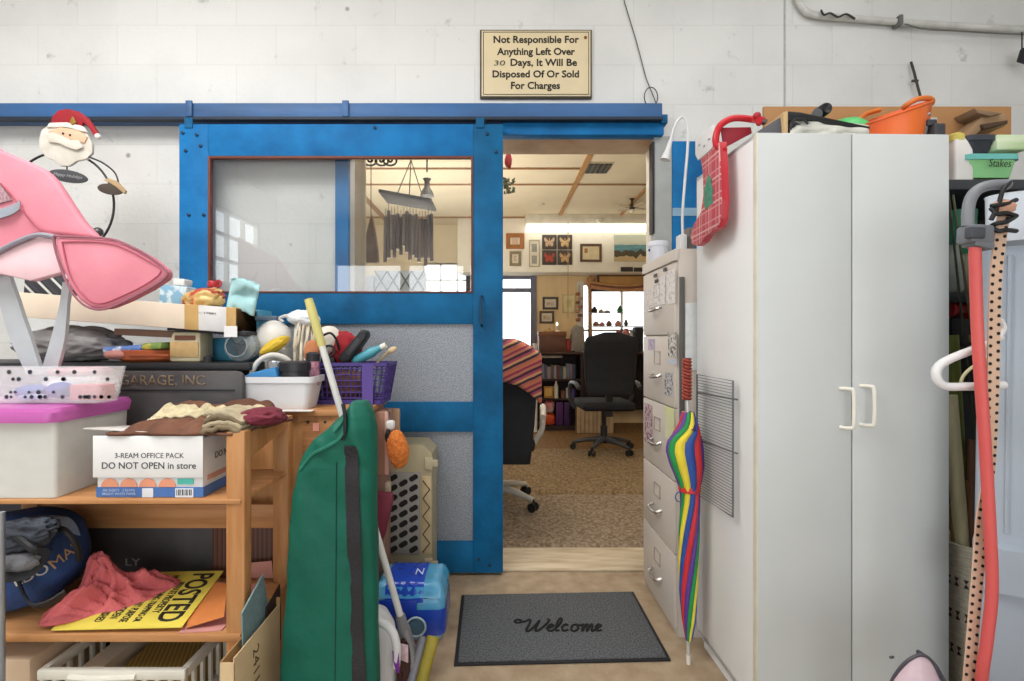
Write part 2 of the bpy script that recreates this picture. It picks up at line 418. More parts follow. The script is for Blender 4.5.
mb.b2((X_(208), YF-.003, Z_(156)-t), (X_(473), YF+.02, Z_(156)), .002).b2((X_(208), YF-.003, Z_(293)), (X_(473), YF+.02, Z_(293)+t*.7), .002)
b(mb, 'glazing_bead', RED, d)
b(MB().b2((X_(208), YF+.021, Z_(293)), (X_(473), YF+.025, Z_(156))), 'door_glass', glass_mat('door_glass', .10), d)
hd = b(MB().tube([V((X_(482), YF, Z_(296))), V((X_(481), YF-.03, Z_(298))), V((X_(481), YF-.03, Z_(324))), V((X_(482), YF, Z_(326)))], .006), 'handle', mat('#27445f', .4, .3), d)
for px, py in ((183, 133), (197, 135), (186, 151), (201, 146), (189, 215), (204, 215), (375, 128), (487, 134), (496, 152), (490, 565), (479, 559)):
    b(MB().lathe([(0, 0), (.008, 0), (.008, .006), (.003, .009), (0, .009)], P(px, py, YF), 8, Matrix.Rotation(PI/2, 4, 'X')), 'bolt', mat('#243a52', .4, .5), d)
# hangers of the door
for px in (189, 480):
    b(MB().b2((X_(px)-.02, 2.45, Z_(128)), (X_(px)+.02, 2.456, Z_(118))), 'hanger_strap', BLUE_D, d)

# blue board on the wall behind the cabinets
bd = T('wall_board', 'blue painted board on the wall behind the tall white cabinet, pale stripe across it', 'board', (.97, 2.56, .9))
b(MB().b2((.889, 2.55, .6), (1.06, 2.579, zz(141, 2.55)), .003), 'board_panel', BLUE, bd)
b(MB().b2((.889, 2.546, zz(216, 2.55)), (1.06, 2.551, zz(208, 2.55))), 'pale_stripe', mat('#8fb2cb', .6), bd)

# sign --------------------------------------------------------------
sg = T('notice_sign', 'cream enamel sign with thin dark border on the block wall above the opening', 'sign', P(536, 97, 2.565))
A = P(480, 29, 2.56); B_ = P(592, 98, 2.56)
b(MB().b2((A.x, 2.565, B_.z), (B_.x, 2.579, A.z), .002), 'board', mat('#4f4336', .7, var=.2), sg)
b(MB().b2((A.x+.008, 2.558, B_.z+.009), (B_.x-.008, 2.566, A.z-.009), .001), 'sign_face', mat('#e0cfa9', .5, var=.08, scale=4), sg)
mb = MB(); i_ = .016
for lo, hi in (((A.x+i_, A.z-i_-.003), (B_.x-i_, A.z-i_)), ((A.x+i_, B_.z+i_), (B_.x-i_, B_.z+i_+.003)), ((A.x+i_, B_.z+i_), (A.x+i_+.003, A.z-i_)), ((B_.x-i_-.003, B_.z+i_), (B_.x-i_, A.z-i_))):
    mb.b2((lo[0], 2.5565, lo[1]), (hi[0], 2.5585, hi[1]))
b(mb, 'border_line', BLACK, sg)
TXT = mat('#262422', .6)
for s_, px0, px1, py in (('Not Responsible For', 493.5, 579, 40.5), ('Anything Left Over', 497, 575, 52.5), ('Days, It Will Be', 510.5, 577, 63.5), ('Disposed Of Or Sold', 492.5, 579, 75), ('For Charges', 511, 560, 86.5)):
    c = P((px0+px1)/2, py, 2.557)
    text('lettering', s_, c, .048 if s_ != 'Disposed Of Or Sold' else .048, TXT, sg, width=(px1-px0)/F*2.557, bold=.022)
text('lettering', '30', P(499.5, 63, 2.557), .026, mat('#4a443c', .7), sg, width=.058, shear=.1)
b(MB().lathe([(0, 0), (.009, 0), (.006, .003), (0, .003)], P(585.5, 37.5, 2.557), 10, Matrix.Rotation(PI/2, 4, 'X')), 'nail_rust', mat('#8a5636', .8), sg)

# wires and pipe on the wall -----------------------------------------
o = b(MB().tube([P(617, -30, 2.57), P(625, 4, 2.57), P(636, 40, 2.572), P(646, 78, 2.57), P(656, 103, 2.56)], .0025, 5), 'hanging_wire', mat('#4a4a4c', .6)); tag(o, 'thin grey wire running down the block wall beside the cream sign', 'wire')
mb = MB().tube([P(651, 97, 2.55)+V((.038*math.cos(a*.4)*.9, 0, .05*math.sin(a*.4))) for a in range(16)], .003, 5, closed=True)
o = b(mb, 'wire_loop', mat('#55565a', .6)); tag(o, 'small loop of bent wire standing on the end of the blue rail', 'wire')
pp_ = T('conduit_pipe', 'white painted conduit pipe bending along the top of the block wall', 'pipe', P(900, 20, 2.55))
b(MB().tube(smoothpath([P(797, -40, 2.55), P(797, -6, 2.55), P(803, 8, 2.55), P(815, 15, 2.55), P(860, 19, 2.55), P(940, 25, 2.55), P(1060, 32, 2.55)], 5), .016, 10), 'pipe', mat('#d2d1cc', .5, var=.15, scale=15), pp_)
b(MB().box(P(898, 22, 2.545), (.02, .05, .05), bev=.005), 'pipe_clip', mat('#6a6a68', .6), pp_)
o = b(MB().tube(smoothpath([P(821, 10, 2.52), P(824, 15, 2.52), P(830, 13, 2.52), P(838, 17, 2.52), P(846, 14, 2.52), P(855, 19, 2.525)], 4), .005, 6), 'frayed_wire', mat('#3c3a38', .7)); tag(o, 'frayed dark wire end lying along the white conduit pipe', 'wire')
o = b(MB().tube(smoothpath([P(905, 24, 2.525), P(925, 29, 2.525), P(960, 31, 2.525), P(1000, 33.5, 2.525), P(1060, 35, 2.53)], 5), .004, 6), 'sagging_cable', mat('#77736d', .6)); tag(o, 'thin dark cable sagging just beneath the white conduit pipe', 'cable')
o = b(MB().tube([P(911, 62, 2.56), P(914, 72, 2.55), P(917, 84, 2.545), P(921, 99, 2.54)], .006, 6).box(P(915, 81, 2.545), (.03, .01, .01)), 'metal_rod', mat('#4d4843', .6, .4)); tag(o, 'short rusty rod leaning on the block wall behind the orange tub', 'rod')
o = b(MB().tube([P(1022, 32, 2.5), P(1022, 50, 2.5)], .003, 5).box(P(1026, 56, 2.5), (.06, .03, .07), (0, .3, 0), .008), 'hanging_bracket', DARK); tag(o, 'small dark bracket hanging from the conduit pipe at the picture edge', 'bracket')

# ------------------------------------------------------------------ setting: office behind
CREAM = mat('#e4d6b8', .8, var=.05, scale=3)
YEL = mat('#ecd0a2', .8, var=.1, scale=2, stretch=(3, 1, .4))
FY = 7.0; CZ = 2.77
st(MB().b2((-2.6, 2.76, -.1), (2.6, FY, 0)), 'office_floor', mat('#8a6a45', .95, var=.25, scale=30, bump=.6, bscale=150, col2='#6a4c2c'), smooth=False)
st(MB().b2((-2.6, 2.76, CZ), (2.6, FY+.1, CZ+.1)), 'office_ceiling', CREAM, smooth=False)
st(MB().b2((-2.7, 2.76, 0), (-2.6, FY, CZ)), 'office_wall_left', CREAM, smooth=False)
st(MB().b2((2.5, 2.76, 0), (2.6, FY, CZ)), 'office_wall_right', CREAM, smooth=False)
# inner face of the dividing wall
# far wall with a glazed door, a window and added panes imitating a glass reflection
dx0, dx1, dz = -.45, xx(531, FY), zz(276, FY)
w0, w1_, wz0_, wz1_ = xx(582, FY), 2.1, 1.0, 1.93
v0, v1, vz0, vz1 = xx(424, FY), xx(474, FY), 1.55, zz(264, FY)
mb = MB()
def wb(x0, x1, z0, z1): mb.b2((x0, FY, z0), (x1, FY+.1, z1))
wb(-2.6, v0, 0, CZ); wb(v0, v1, 0, vz0); wb(v0, v1, vz1, CZ); wb(v1, dx0, 0, CZ)
st(mb, 'office_wall_partition', CREAM, smooth=False)
mb = MB()
wb(dx0, dx1, dz, CZ); wb(dx1, w0, 0, CZ); wb(w0, w1_, 0, wz0_); wb(w0, w1_, wz1_, CZ); wb(w1_, 2.5, 0, CZ)
st(mb, 'office_wall_back', YEL, smooth=False)
# upper boxed-out white band
st(MB().b2((xx(503, 6.6)-.6, 6.6, zz(272, 6.6)), (2.5, FY, CZ), .003), 'soffit_beam', mat('#efe8d8', .8, var=.04))
# battens
BAT = mat('#b98a52', .6, var=.15); BAT2 = mat('#a07a52', .6)
def cz_y(py): return F*(CZ-CH)/(CY-py)
k = 2
def trim(lo, hi, m=BAT):
    global k
    k += 5; st(MB().b2(lo, hi), 'trim_%d' % k, m, smooth=False)
for py in (168, 184): trim((-2.6 if py == 184 else -2.6, cz_y(py)-.014, CZ-.012), (2.4 if py == 184 else xx(580, cz_y(168)), cz_y(py)+.014, CZ), BAT2)
trim((-2.6, 6.52, CZ-.012), (2.5, 6.57, CZ), BAT2)
xb = (592-498)/(340-150)*(CZ-CH); trim((xb-.021, 2.76, CZ-.02), (xb+.021, 6.6, CZ))
xb = (646-498)/(340-185)*(CZ-CH)+.03; trim((xb-.015, 4.0, CZ-.02), (xb+.015, 6.6, CZ))
for xb in (-.2, -1.5): trim((xb-.03, 2.76, CZ-.015), (xb+.03, 6.9, CZ), BAT2)
# office door
FR = mat('#75768a', .5)
dd = st(MB().b2((dx0, FY+.04, .02), (dx1, FY+.05, dz)), 'door_2', glass_mat('pane_glass', .04), smooth=False)
mb = MB()
mb.b2((dx0, FY, 0), (dx0+.06, FY+.08, dz)).b2((dx1-.005, FY-.03, 0), (dx1+.075, FY+.08, dz+.02)).b2((dx0, FY, dz-.04), (dx1, FY+.08, dz)).b2((dx0, FY, zz(292, FY)), (dx1, FY+.08, zz(288, FY))).b2((dx0, FY, 0), (dx1, FY+.08, .15))
st(mb, 'door_frame', FR, dd, smooth=False)
# main window
ww = st(MB().b2((w0, FY+.05, wz0_), (w1_, FY+.06, wz1_)), 'window_2', glass_mat('pane_glass2', .04), smooth=False)
mb = MB().b2((w0-.07, FY-.02, wz0_-.05), (w0+.02, FY+.06, wz1_+.05)).b2((w0, FY-.06, wz0_-.05), (w1_, FY+.06, wz0_)).b2((w0, FY, 1.28), (w1_, FY+.06, 1.31)).b2((1.72, FY, wz0_), (1.75, FY+.06, wz1_)).b2((xx(588.5, FY), FY, wz0_), (xx(592, FY), FY+.06, wz1_))
st(mb, 'window_frame', OFFW, ww, smooth=False)
w3 = st(MB().b2((v0, FY+.05, vz0), (v1, FY+.06, vz1)), 'mirrored_panes', glass_mat('pane_glass3', .04), smooth=False)  # pane grid added to stand for garage windows mirrored in the door glass
mb = MB()
for i in range(4): x = v0+(v1-v0)*i/3; mb.b2((x-.012, FY, vz0), (x+.012, FY+.06, vz1))
for i in range(4): z = vz1-(vz1-vz0)*i/3; mb.b2((v0, FY, z-.012), (v1, FY+.06, z+.012))
st(mb, 'window_frame', WHITE, w3, smooth=False)
# outside: pale courtyard
st(MB().b2((-8, FY+.2, -.2), (8, FY+14, -.1)), 'exterior_ground', mat('#c9ccc8', .9), smooth=False)

# rugs
def rug(name, x0, x1, y0, y1, h, c1, c2, label, seed):
    mbx = MB(); 
    def fn(u, v):
        x = x0+(x1-x0)*u; y = y0+(y1-y0)*v
        e = min(u*(x1-x0), (1-u)*(x1-x0), v*(y1-y0), (1-v)*(y1-y0))
        w = noise.noise(V((x*18, y*18, seed)))*.008+noise.noise(V((x*45, y*45, seed)))*.007
        z = h*(1-math.exp(-e*60))+w*(e > .005)
        yy = y+(noise.noise(V((x*25, 3, seed)))*.018 if v in (0, 1) else 0)
        return V((x, yy, max(z, .002)))
    mbx.grid(fn, int((x1-x0)/.016), int((y1-y0)/.016))
    o = b(mbx, name, mat(c1, .95, var=.2, scale=48, bump=1., bscale=170, col2=c2, name=name), ang=180)
    tag(o, label, 'rug', 'shag rugs on the office floor'); return o
rug('shag_rug', -.385, 1.15, 2.765, 3.70, .03, '#a39079', '#6e5b46', 'brown shag rug just inside the office doorway, nearest the sill', 1)
rug('shag_rug', -.85, 1.6, 3.73, 5.25, .03, '#9f8868', '#6a5236', 'second brown shag rug, under the far office chair', 5)
# ================================================================== wooden shelf unit and what is on it
SH = T('wooden_shelf', 'open wooden shelf unit with two boards, holding the office paper box and yellow posted sign', 'shelf', (-1.24, 1.66, 0))
xr0, xr1, xl0, xl1 = -.812, -.755, -2.02, -1.96
def post(x0, x1, y0, y1, zt):
    b(MB().b2((x0, y0, 0), (x1, y1, zt), .006), 'post', WOOD, SH)
post(xr0, xr1, 1.49, 1.535, .888); post(xr0, xr1, 1.80, 1.845, .885)
post(xl0, xl1, 1.49, 1.535, .888); post(xl0, xl1, 1.80, 1.845, .885); post(-1.72, -1.66, 1.80, 1.845, .67)
for x0, x1 in ((xr0+.002, xr1-.002), (xl0+.002, xl1-.002)):
    def top(x0=x0, x1=x1):
        mb = MB(); pts = [V((x0, 1.535, .80)), V((x0, 1.80, .845)), V((x0, 1.80, .884)), V((x0, 1.67, .882)), V((x0, 1.535, .882))]
        return mb.prism(pts, (x1-x0, 0, 0), .004)
    b(top(), 'top_rail', WOOD, SH)
b(MB().b2((-1.97, 1.485, .672), (-.765, 1.84, .686), .002), 'shelf_board', WOODX, SH)
b(MB().b2((-1.97, 1.485, .262), (-.765, 1.84, .286), .003), 'shelf_board', WOODX, SH)
b(MB().b2((-1.66, 1.815, .476), (-.812, 1.838, .563), .003), 'back_rail', WOODX, SH)

# dark signboard behind the shelf
gs_ = T('signboard', 'dark old signboard with faded gilt lettering standing behind the wooden shelf', 'sign', (-1.3, 1.90, 0))
xa, xb = xx(40, 1.89), xx(243, 1.89); zt = zz(371, 1.89); r = .03
pts = [V((xa, 1.888, .0)), V((xb, 1.888, .0))]+[V((xb-r, 1.888, zt-r))+V((r*math.cos(math.radians(a)), 0, r*math.sin(math.radians(a)))) for a in (0, 30, 60, 90)]+[V((xa+r, 1.888, zt-r))+V((r*math.cos(math.radians(a)), 0, r*math.sin(math.radians(a)))) for a in (90, 120, 150, 180)]
SGN = mat('#5f5b5b', .45, scale=5, col2='#454244', bump=.05)
b(MB().prism(pts, (0, .022, 0), .003), 'board', SGN, gs_)
GILT = mat('#a98f72', .6, scale=60, col2='#6d5c4c')
text('lettering', 'GARAGE, INC.', P(164, 381, 1.886), .044, GILT, gs_, width=xx(207, 1.886)-xx(119, 1.886), bold=.004)
text('lettering', 'LY', P(133, 562, 1.886), .026, mat('#b9b5ad', .6), gs_, width=.055)
b(MB().b2((xa+.05, 1.884, zz(391, 1.886)), (xb-.03, 1.888, zz(389.5, 1.886))), 'groove_line', mat('#2a2a2c', .6), gs_)

# brown reeded box end peeking behind the shelf
o = b(MB().b2((-1.06, 1.852, 0), (-.80, 1.884, .545), .004), 'ribbed_board', stripes_mat('reeded', ['#5d3a2c', '#4b2d22', '#6b4434'], (1, 0, 0), 60, .6)); tag(o, 'dark reddish brown ribbed board leaning behind the shelf under its back rail', 'board')
o = b(MB().b2((-.80, 1.852, 0), (-.765, 1.93, .40), .003), 'cream_board', mat('#d9cdb6', .7)); tag(o, 'narrow cream board standing low behind the end of the wooden shelf', 'panel')

# office paper box -------------------------------------------------
pb = T('paper_box', 'white and blue office paper carton with torn flap on the upper shelf board', 'box', (-1.06, 1.64, .686))
x0, x1, y0, y1, z0, z1 = xx(97, 1.505), xx(203, 1.505), 1.505, 1.79, .687, .866
b(MB().b2((x0, y0, z0), (x1, y1, z1), .004), 'carton', mat('#dedede', .55, var=.05), pb)
zb = zz(487, y0)
b(MB().b2((x0-.001, y0-.002, z0+.001), (x1+.002, y1-.02, zb)), 'blue_band', mat('#4b74b4', .5, var=.1), pb)
b(MB().b2((x0-.008, y0-.006, zz(477, y0)), (x1+.003, y0+.001, z1+.006), .001), 'front_flap', mat('#e7e7e6', .5, var=.04), pb)
b(MB().prism([P(83, 429, 1.52), P(150, 433, 1.505), V((x0+.16, 1.60, .872)), V((x0-.03, 1.66, .874))], (0, 0, .003)), 'torn_flap', mat('#dedad6', .6), pb)
INK = mat('#4a4a4d', .6)
text('lettering', '3-REAM OFFICE PACK', P(149.5, 455.5, y0-.006), .0155, INK, pb, width=xx(184, 1.5)-xx(115, 1.5))
text('lettering', 'DO NOT OPEN in store', P(149, 465.5, y0-.006), .020, INK, pb, width=xx(196, 1.5)-xx(102, 1.5), bold=.008)
for px in (109.5, 128.5, 147.5, 167):
    mb = MB(); c = P(px, 487, y0-.003); mb.prism([c+V((.026*math.cos(a*PI/10), 0, .026*math.sin(a*PI/10))) for a in range(11)], (0, .0015, 0)); b(mb, 'orange_disc', mat('#e39a7b', .6), pb)
b(MB().b2((xx(178, y0), y0-.0035, zz(484, y0)), (xx(194, y0), y0-.001, zz(478.5, y0))), 'teal_patch', mat('#4fb3a6', .6), pb)
text('lettering', '500 SHEETS   3 REAMS\nBRIGHT WHITE PAPER', P(119, 492, y0-.003), .018, mat('#b9c9e6', .6), pb, width=.10)
for px0, px1 in ((143, 154), (176, 194)):
    b(MB().b2((xx(px0, y0), y0-.004, zz(497, y0)), (xx(px1, y0), y0-.0015, zz(488, y0))), 'bar_code_patch', mat('#dfe3ea', .6), pb)
mb = MB()
for i in range(9): mb.b2((xx(177.5+i*1.8, y0), y0-.0048, zz(495, y0)), (xx(178+i*1.8+.5*(i % 2), y0), y0-.0038, zz(489, y0)))
b(mb, 'barcode', BLACK, pb)
text('lettering', 'DO NOT', V((x1+.003, 1.62, .80)), .02, INK, pb, u=V((0, 1, 0)), width=.11)
b(MB().b2((x1, y0+.02, z0+.045), (x1+.0025, y1-.03, zb+.03)), 'pink_strip', mat('#d9a18e', .6), pb)
# cloths on the box
def drape(name, m, x0, x1, y0, y1, zf, nu=60, nv=24, t=.006):
    mb = MB().grid(lambda u, v: V((x0+(x1-x0)*u, y0+(y1-y0)*v, zf(u, v))), nu, nv)
    return mb
def clz(u, v):
    w = noise.noise(V((u*5, v*3, 2)))*.03+noise.noise(V((u*13, v*4, 7)))*.016
    e = min(1, u*9, (1-u)*9)*min(1, v*5+.35, (1-v)*6+.2)
    return .874+max(0, .004+.075*v*e+w*e*min(1, v*6))
ct = T('brown_towel', 'rumpled brown towel with a cream ruffled stripe lying on the office paper box', 'towel', (-1.03, 1.6, .876))
TX0, TX1 = xx(112, 1.52), xx(214, 1.52)+.09
def twf(v0, v1, dz=0.):
    def fn(u, v):
        vv = v0+(v1-v0)*v
        return V((TX0+(TX1-TX0)*u+.05*vv+noise.noise(V((vv*4, u*3, 9)))*.012, 1.495+.27*vv+noise.noise(V((u*6, vv, 4)))*.012, clz(u, vv)+dz))
    return fn
solid(b(MB().grid(twf(0, 1), 70, 30), 'cloth', mat('#77503d', .9, var=.2, scale=12, bump=.4, bscale=120, col2='#573628'), ct, ang=180), .008)
solid(b(MB().grid(twf(.34, .66, .009), 70, 14).jitter(.004, 90), 'ruffled_stripe', mat('#d9cba6', .9, var=.2, scale=30, bump=.5, bscale=120), ct, ang=180), .006)
rt = T('rolled_towel', 'folded olive and cream towel hanging over the end of the paper box', 'towel', (-.80, 1.55, .886))
for k, (c_, dz) in enumerate((('#8d7d63', 0), ('#b0a184', .018), ('#7b6c55', .036), ('#c2b596', .053))):
    def fn(u, v, k=k, dz=dz):
        return V((-.885+.115*u+.02*v, 1.49+.13*v+.006*k, .887+dz*(1-.55*u)+.012*math.sin(u*PI)+noise.noise(V((u*5, v*4, k)))*.01-.02*max(0, .3-u)))
    solid(b(MB().grid(fn, 18, 14), 'fold', mat(c_, .9, var=.2, scale=20, bump=.4, bscale=120), rt, ang=180), .014)
o = b(MB().blob((-.755, 1.60, .915), (.062, .07, .026), sub=4, amp=.35, freq=3, seed=4, ridge=True, floor=.89), 'maroon_cloth', mat('#7c3140', .9, var=.2, bump=.4, bscale=100), ang=180)
tag(o, 'small crumpled maroon cloth at the top of the shelf beside the white tub', 'cloth')

# clear plastic bin with pink lid ----------------------------------
bn = T('storage_bin', 'large translucent plastic bin with a magenta pink lid on the upper shelf board', 'bin', (-1.5, 1.65, .687))
CLEAR = clear_mat('frosted_plastic', '#eeeee8', .62, .3)
def rrect(x0, x1, y0, y1, z, r, n=4):
    out = []
    for cx, cy, a0 in ((x1-r, y1-r, 0), (x0+r, y1-r, 90), (x0+r, y0+r, 180), (x1-r, y0+r, 270)):
        for k in range(n+1):
            a = math.radians(a0+90*k/n); out.append(V((cx+r*math.cos(a), cy+r*math.sin(a), z)))
    return out
bx0, bx1, by0, by1 = -1.80, xx(55, 1.485), 1.485, 1.785
mb = MB().loft([rrect(bx0+.02, bx1-.006, by0+.008, by1-.01, .688, .012), rrect(bx0, bx1, by0, by1, .935, .014), rrect(bx0+.004, bx1-.004, by0+.004, by1-.004, .935, .012), rrect(bx0+.024, bx1-.010, by0+.012, by1-.014, .692, .010)], cap=True)
b(mb, 'bin_body', CLEAR, bn)
PINKL = clear_mat('magenta_lid', '#c661b0', .9, .3)
mb = MB().loft([rrect(bx0-.012, bx1+.012, by0-.015, by1+.012, .915, .04), rrect(bx0-.016, bx1+.016, by0-.018, by1+.016, .945, .04), rrect(bx0-.01, bx1+.01, by0-.012, by1+.01, .958, .04), rrect(bx0+.03, bx1-.03, by0+.03, by1-.03, .962, .04)])
b(mb, 'lid', PINKL, bn)
b(MB().blob((-1.58, 1.65, .77), (.17, .11, .075), sub=3, amp=.2, seed=3, floor=.70), 'pale_contents', mat('#cfcabb', .8), bn)
b(MB().b2((-1.44, 1.56, .694), (-1.345, 1.76, .71), .003), 'pink_contents', mat('#c98a88', .8), bn)

# clear dotted tray
TC = clear_mat('clear_tray_plastic', '#f2f2f4', .28, .12)
tr = T('dotted_tray', 'clear plastic tray with dark dots standing on the pink bin lid', 'tray', (-1.45, 1.62, .964))
tx0, tx1, ty0, ty1 = -1.68, xx(104, 1.53), 1.53, 1.635
mb = MB().loft([rrect(tx0, tx1-.02, ty0+.01, ty1-.01, .965, .02), rrect(tx0-.01, tx1, ty0, ty1, 1.075, .02), rrect(tx0-.006, tx1-.004, ty0+.004, ty1-.004, 1.075, .02), rrect(tx0+.004, tx1-.024, ty0+.014, ty1-.014, .969, .02)])
b(mb, 'tray_body', TC, tr)
mb = MB(); R_ = random.Random(3)
for i in range(34):
    px = R_.uniform(2, 108); row = R_.choice([0, 1, 2, 2, 3]); z = (1.062, 1.04, .985, 1.0)[row]
    c = V((xx(px, 1.53), 1.53+.011*(1.075-z)/.11*0+.004-.004, z)); rr = R_.uniform(.004, .007)
    y = 1.53+.010*(1.075-z)/.11-.0015
    mb.prism([V((c.x+rr*math.cos(a*PI/4), y, c.z+rr*math.sin(a*PI/4))) for a in range(8)], (0, .001, 0))
b(mb, 'dot_pattern', mat('#33343f', .5), tr)
for nm, c, s_, col in (('blue_toy', (-1.49, 1.60, .995), (.05, .04, .022), '#5573b5'), ('blue_toy', (-1.40, 1.60, 1.0), (.035, .04, .025), '#3f5bb0'), ('pale_blue_toy', (-1.47, 1.58, .98), (.045, .03, .012), '#9fb9dc')):
    o = b(MB().blob(c, s_, sub=3, amp=.25, seed=len(nm), floor=.97), nm, mat(col, .6)); tag(o, {'#5573b5': 'mid blue crumpled toy inside the clear dotted tray', '#3f5bb0': 'deep blue crumpled toy inside the clear dotted tray, beside the pink block', '#9fb9dc': 'pale blue flat toy at the bottom of the clear dotted tray'}[col], 'toy')
o = b(MB().b2((xx(69, 1.56), 1.56, .972), (xx(101, 1.56), 1.62, 1.02), .004), 'pink_block', mat('#dc8a92', .6)); tag(o, 'salmon pink block inside the clear dotted tray', 'block')

# pink padded seat on white legs -----------------------------------
pk = T('toy_chair', 'pink padded folding toy chair on two pale legs above the clear dotted tray', 'chair', (-1.44, 1.66, .972))
PINK = mat('#dc8a99', .7, scale=5, col2='#d07a8a', bump=.1, bscale=40); PINKD = mat('#d98391', .7, var=.1); PIPE = mat('#8f8d98', .6)
PALEP = mat('#edc9cf', .7, var=.08)
LEGM = mat('#c3cacd', .4, var=.08)
def px_poly(pix, Y0, slope=0.):
    return [P(x, y, Y0+slope*(y-200)) for x, y in pix]
b(MB().lathe([(0, 0), (.10, 0), (.105, .01), (.10, .055), (.085, .075), (0, .08)], (-1.43, 1.72, .965), 32, None), 'round_base', mat('#eceaea', .4, var=.05), pk)
b(MB().lathe([(0, 0), (.088, 0), (.092, .012), (.07, .022), (0, .024)], (-1.43, 1.72, 1.043), 32), 'pink_base_top', mat('#d97f8a', .5), pk)
def leg(pix_c, wds, Y0, Y1):
    pts = smoothpath([P(x, y, Y0+(Y1-Y0)*i/(len(pix_c)-1)) for i, (x, y) in enumerate(pix_c)], 5)
    n = len(pts); ws = []
    for i in range(n):
        t = i/(n-1)*(len(wds)-1); k = min(int(t), len(wds)-2); ws.append((wds[k]+(wds[k+1]-wds[k])*(t-k))*1.6/F)
    return ribbon(MB(), pts, ws, .014, (1, 0, .0))
b(leg([(2, 262), (10, 300), (22, 338), (36, 374)], [8, 20, 22, 16], 1.66, 1.70), 'leg', LEGM, pk)
b(leg([(68, 282), (65, 305), (59, 340), (50, 372)], [8, 8, 15, 17], 1.66, 1.71), 'leg', LEGM, pk)
back = [(-34, 128), (0, 150), (25, 160), (45, 170), (54, 179), (64, 194), (73, 208), (82, 221), (98, 238), (56, 234), (40, 232), (25, 239), (0, 255), (-34, 275)]
b(MB().prism(px_poly(back, 1.62), (0, .032, 0), .012, 4), 'back_cushion', PINK, pk, ang=60)
flap = [(54, 236), (80, 237), (110, 239), (128, 245), (150, 257), (166, 270), (165, 278), (150, 288), (125, 301), (105, 309), (90, 308), (78, 300), (68, 285), (60, 265), (55, 248)]
b(MB().prism(px_poly(flap, 1.575), (0, .045, 0), .014, 4), 'seat_flap', PINK, pk, ang=60)
cpts = smoothpath(px_poly(flap+flap[:1], 1.573), 3)[:-1]
b(MB().tube(cpts, .0038, 6, closed=True), 'piping', mat('#99606e', .6), pk)
inner = [(62, 242), (80, 241.5), (108, 243), (126, 249), (148, 261), (161, 271), (146, 284), (122, 296), (104, 303), (92, 302), (82, 294), (72, 280), (66, 262)]
b(MB().tube(smoothpath(px_poly(inner+inner[:1], 1.572), 3)[:-1], .0022, 6, closed=True), 'stitched_seam', mat('#b95c70', .6), pk)
under = [(-34, 262), (0, 251), (30, 238), (51, 237), (56, 252), (62, 272), (30, 281), (0, 274), (-34, 276)]
b(MB().prism(px_poly(under, 1.60), (0, .03, 0), .006), 'pale_lining', PALEP, pk)
b(MB().tube(smoothpath([P(-34, 270, 1.595), P(0, 251, 1.593), P(20, 241, 1.592), P(38, 235, 1.592), P(55, 237, 1.592)], 5), .0085, 8), 'grey_edging', PIPE, pk)
b(ribbon(MB(), smoothpath([P(-34, 222, 1.612), P(0, 214, 1.605), P(12, 210, 1.605), P(20, 205, 1.612)], 5), .03, .006, (0.1, 0, 1)), 'grey_strap', mat('#98a0ab', .6), pk)
b(MB().tube(smoothpath([P(0, 183, 1.612), P(12, 196, 1.612), P(25, 214, 1.612), P(38, 228, 1.612), P(54, 235, 1.60)], 5), .003, 6), 'seam', mat('#a4505f', .6), pk)
b(MB().prism([P(-34, 176, 1.612), P(0, 184, 1.612), P(11, 200, 1.612), P(-34, 212, 1.612)], (0, .01, 0), .002), 'mesh_pocket', mat('#b99aa0', .8, scale=150, col2='#8d6a72'), pk)

# duffel bag -------------------------------------------------------
NAVY = mat('#2c4a80', .75, scale=6, col2='#213a66', bump=.3, bscale=90)
BLK2 = mat('#26272b', .7, bump=.3, bscale=80)
db = T('duffel_bag', 'navy blue duffel bag with black straps and tan lettering on the lower shelf board', 'bag', (-1.53, 1.64, .288))
mbd = MB().blob((-1.645, 1.65, .425), (.265, .135, .155), (0, math.radians(-14), 0), sub=5, amp=.09, freq=2.4, seed=2, e=.72, floor=.289)
bv = bvh_of(mbd)
b(mbd, 'bag_body', NAVY, db, ang=180)
TAN = mat('#c9a57c', .7)
def text_on(bv, px, py, body, h, wd, m, parent, ang=0., bold=.01):
    d_ = (P(px, py, 1.)-V((0, 0, CH))).normalized(); hit = bv.ray_cast(V((0, 0, CH)), d_)
    if not hit[0]: return
    n_ = hit[1]; up = Z3-n_*n_.z; up.normalize(); ri = up.cross(n_).normalized(); a = math.radians(ang)
    text('lettering', body, hit[0]+n_*.002, h, m, parent, u=ri*math.cos(a)+up*math.sin(a), v=up*math.cos(a)-ri*math.sin(a), width=wd, bvh=bv, bold=bold)
text_on(bv, 63, 556, 'MAI', .032, .075, TAN, db, 25, 0.)
text_on(bv, 31, 575, 'LDO', .03, .085, mat('#d5d2cb', .7), db, 20)
text_on(bv, 8, 612, 'H', .045, .045, mat('#9fb2cc', .7), db, 10)
def drop(pts, off=.008):
    out = []
    for p in pts:
        h = bv.ray_cast(V(p)+V((0, -.4, .4)), V((0, .7071, -.7071)))
        out.append((h[0]+V((0, -off*.6, off))) if h[0] else V(p))
    return out
BLK3 = mat('#1d1e22', .6)
st1 = smoothpath(drop([P(5, 560, 1.5), P(22, 590, 1.5), P(32, 605, 1.48), P(48, 603, 1.48), P(66, 592, 1.5)]), 6)
b(ribbon(MB(), st1, .034, .006, (.3, -.6, .6)), 'strap', BLK2, db)
st2 = smoothpath([P(-6, 535, 1.5), P(14, 530, 1.52), P(36, 522, 1.56), P(58, 517, 1.60), P(68, 524, 1.63), P(74, 540, 1.66)], 6)
b(ribbon(MB(), st2, .05, .008, (.25, .8, -.35)), 'strap', mat('#7e8fae', .7, bump=.3), db, label='pale blue grey top strap')
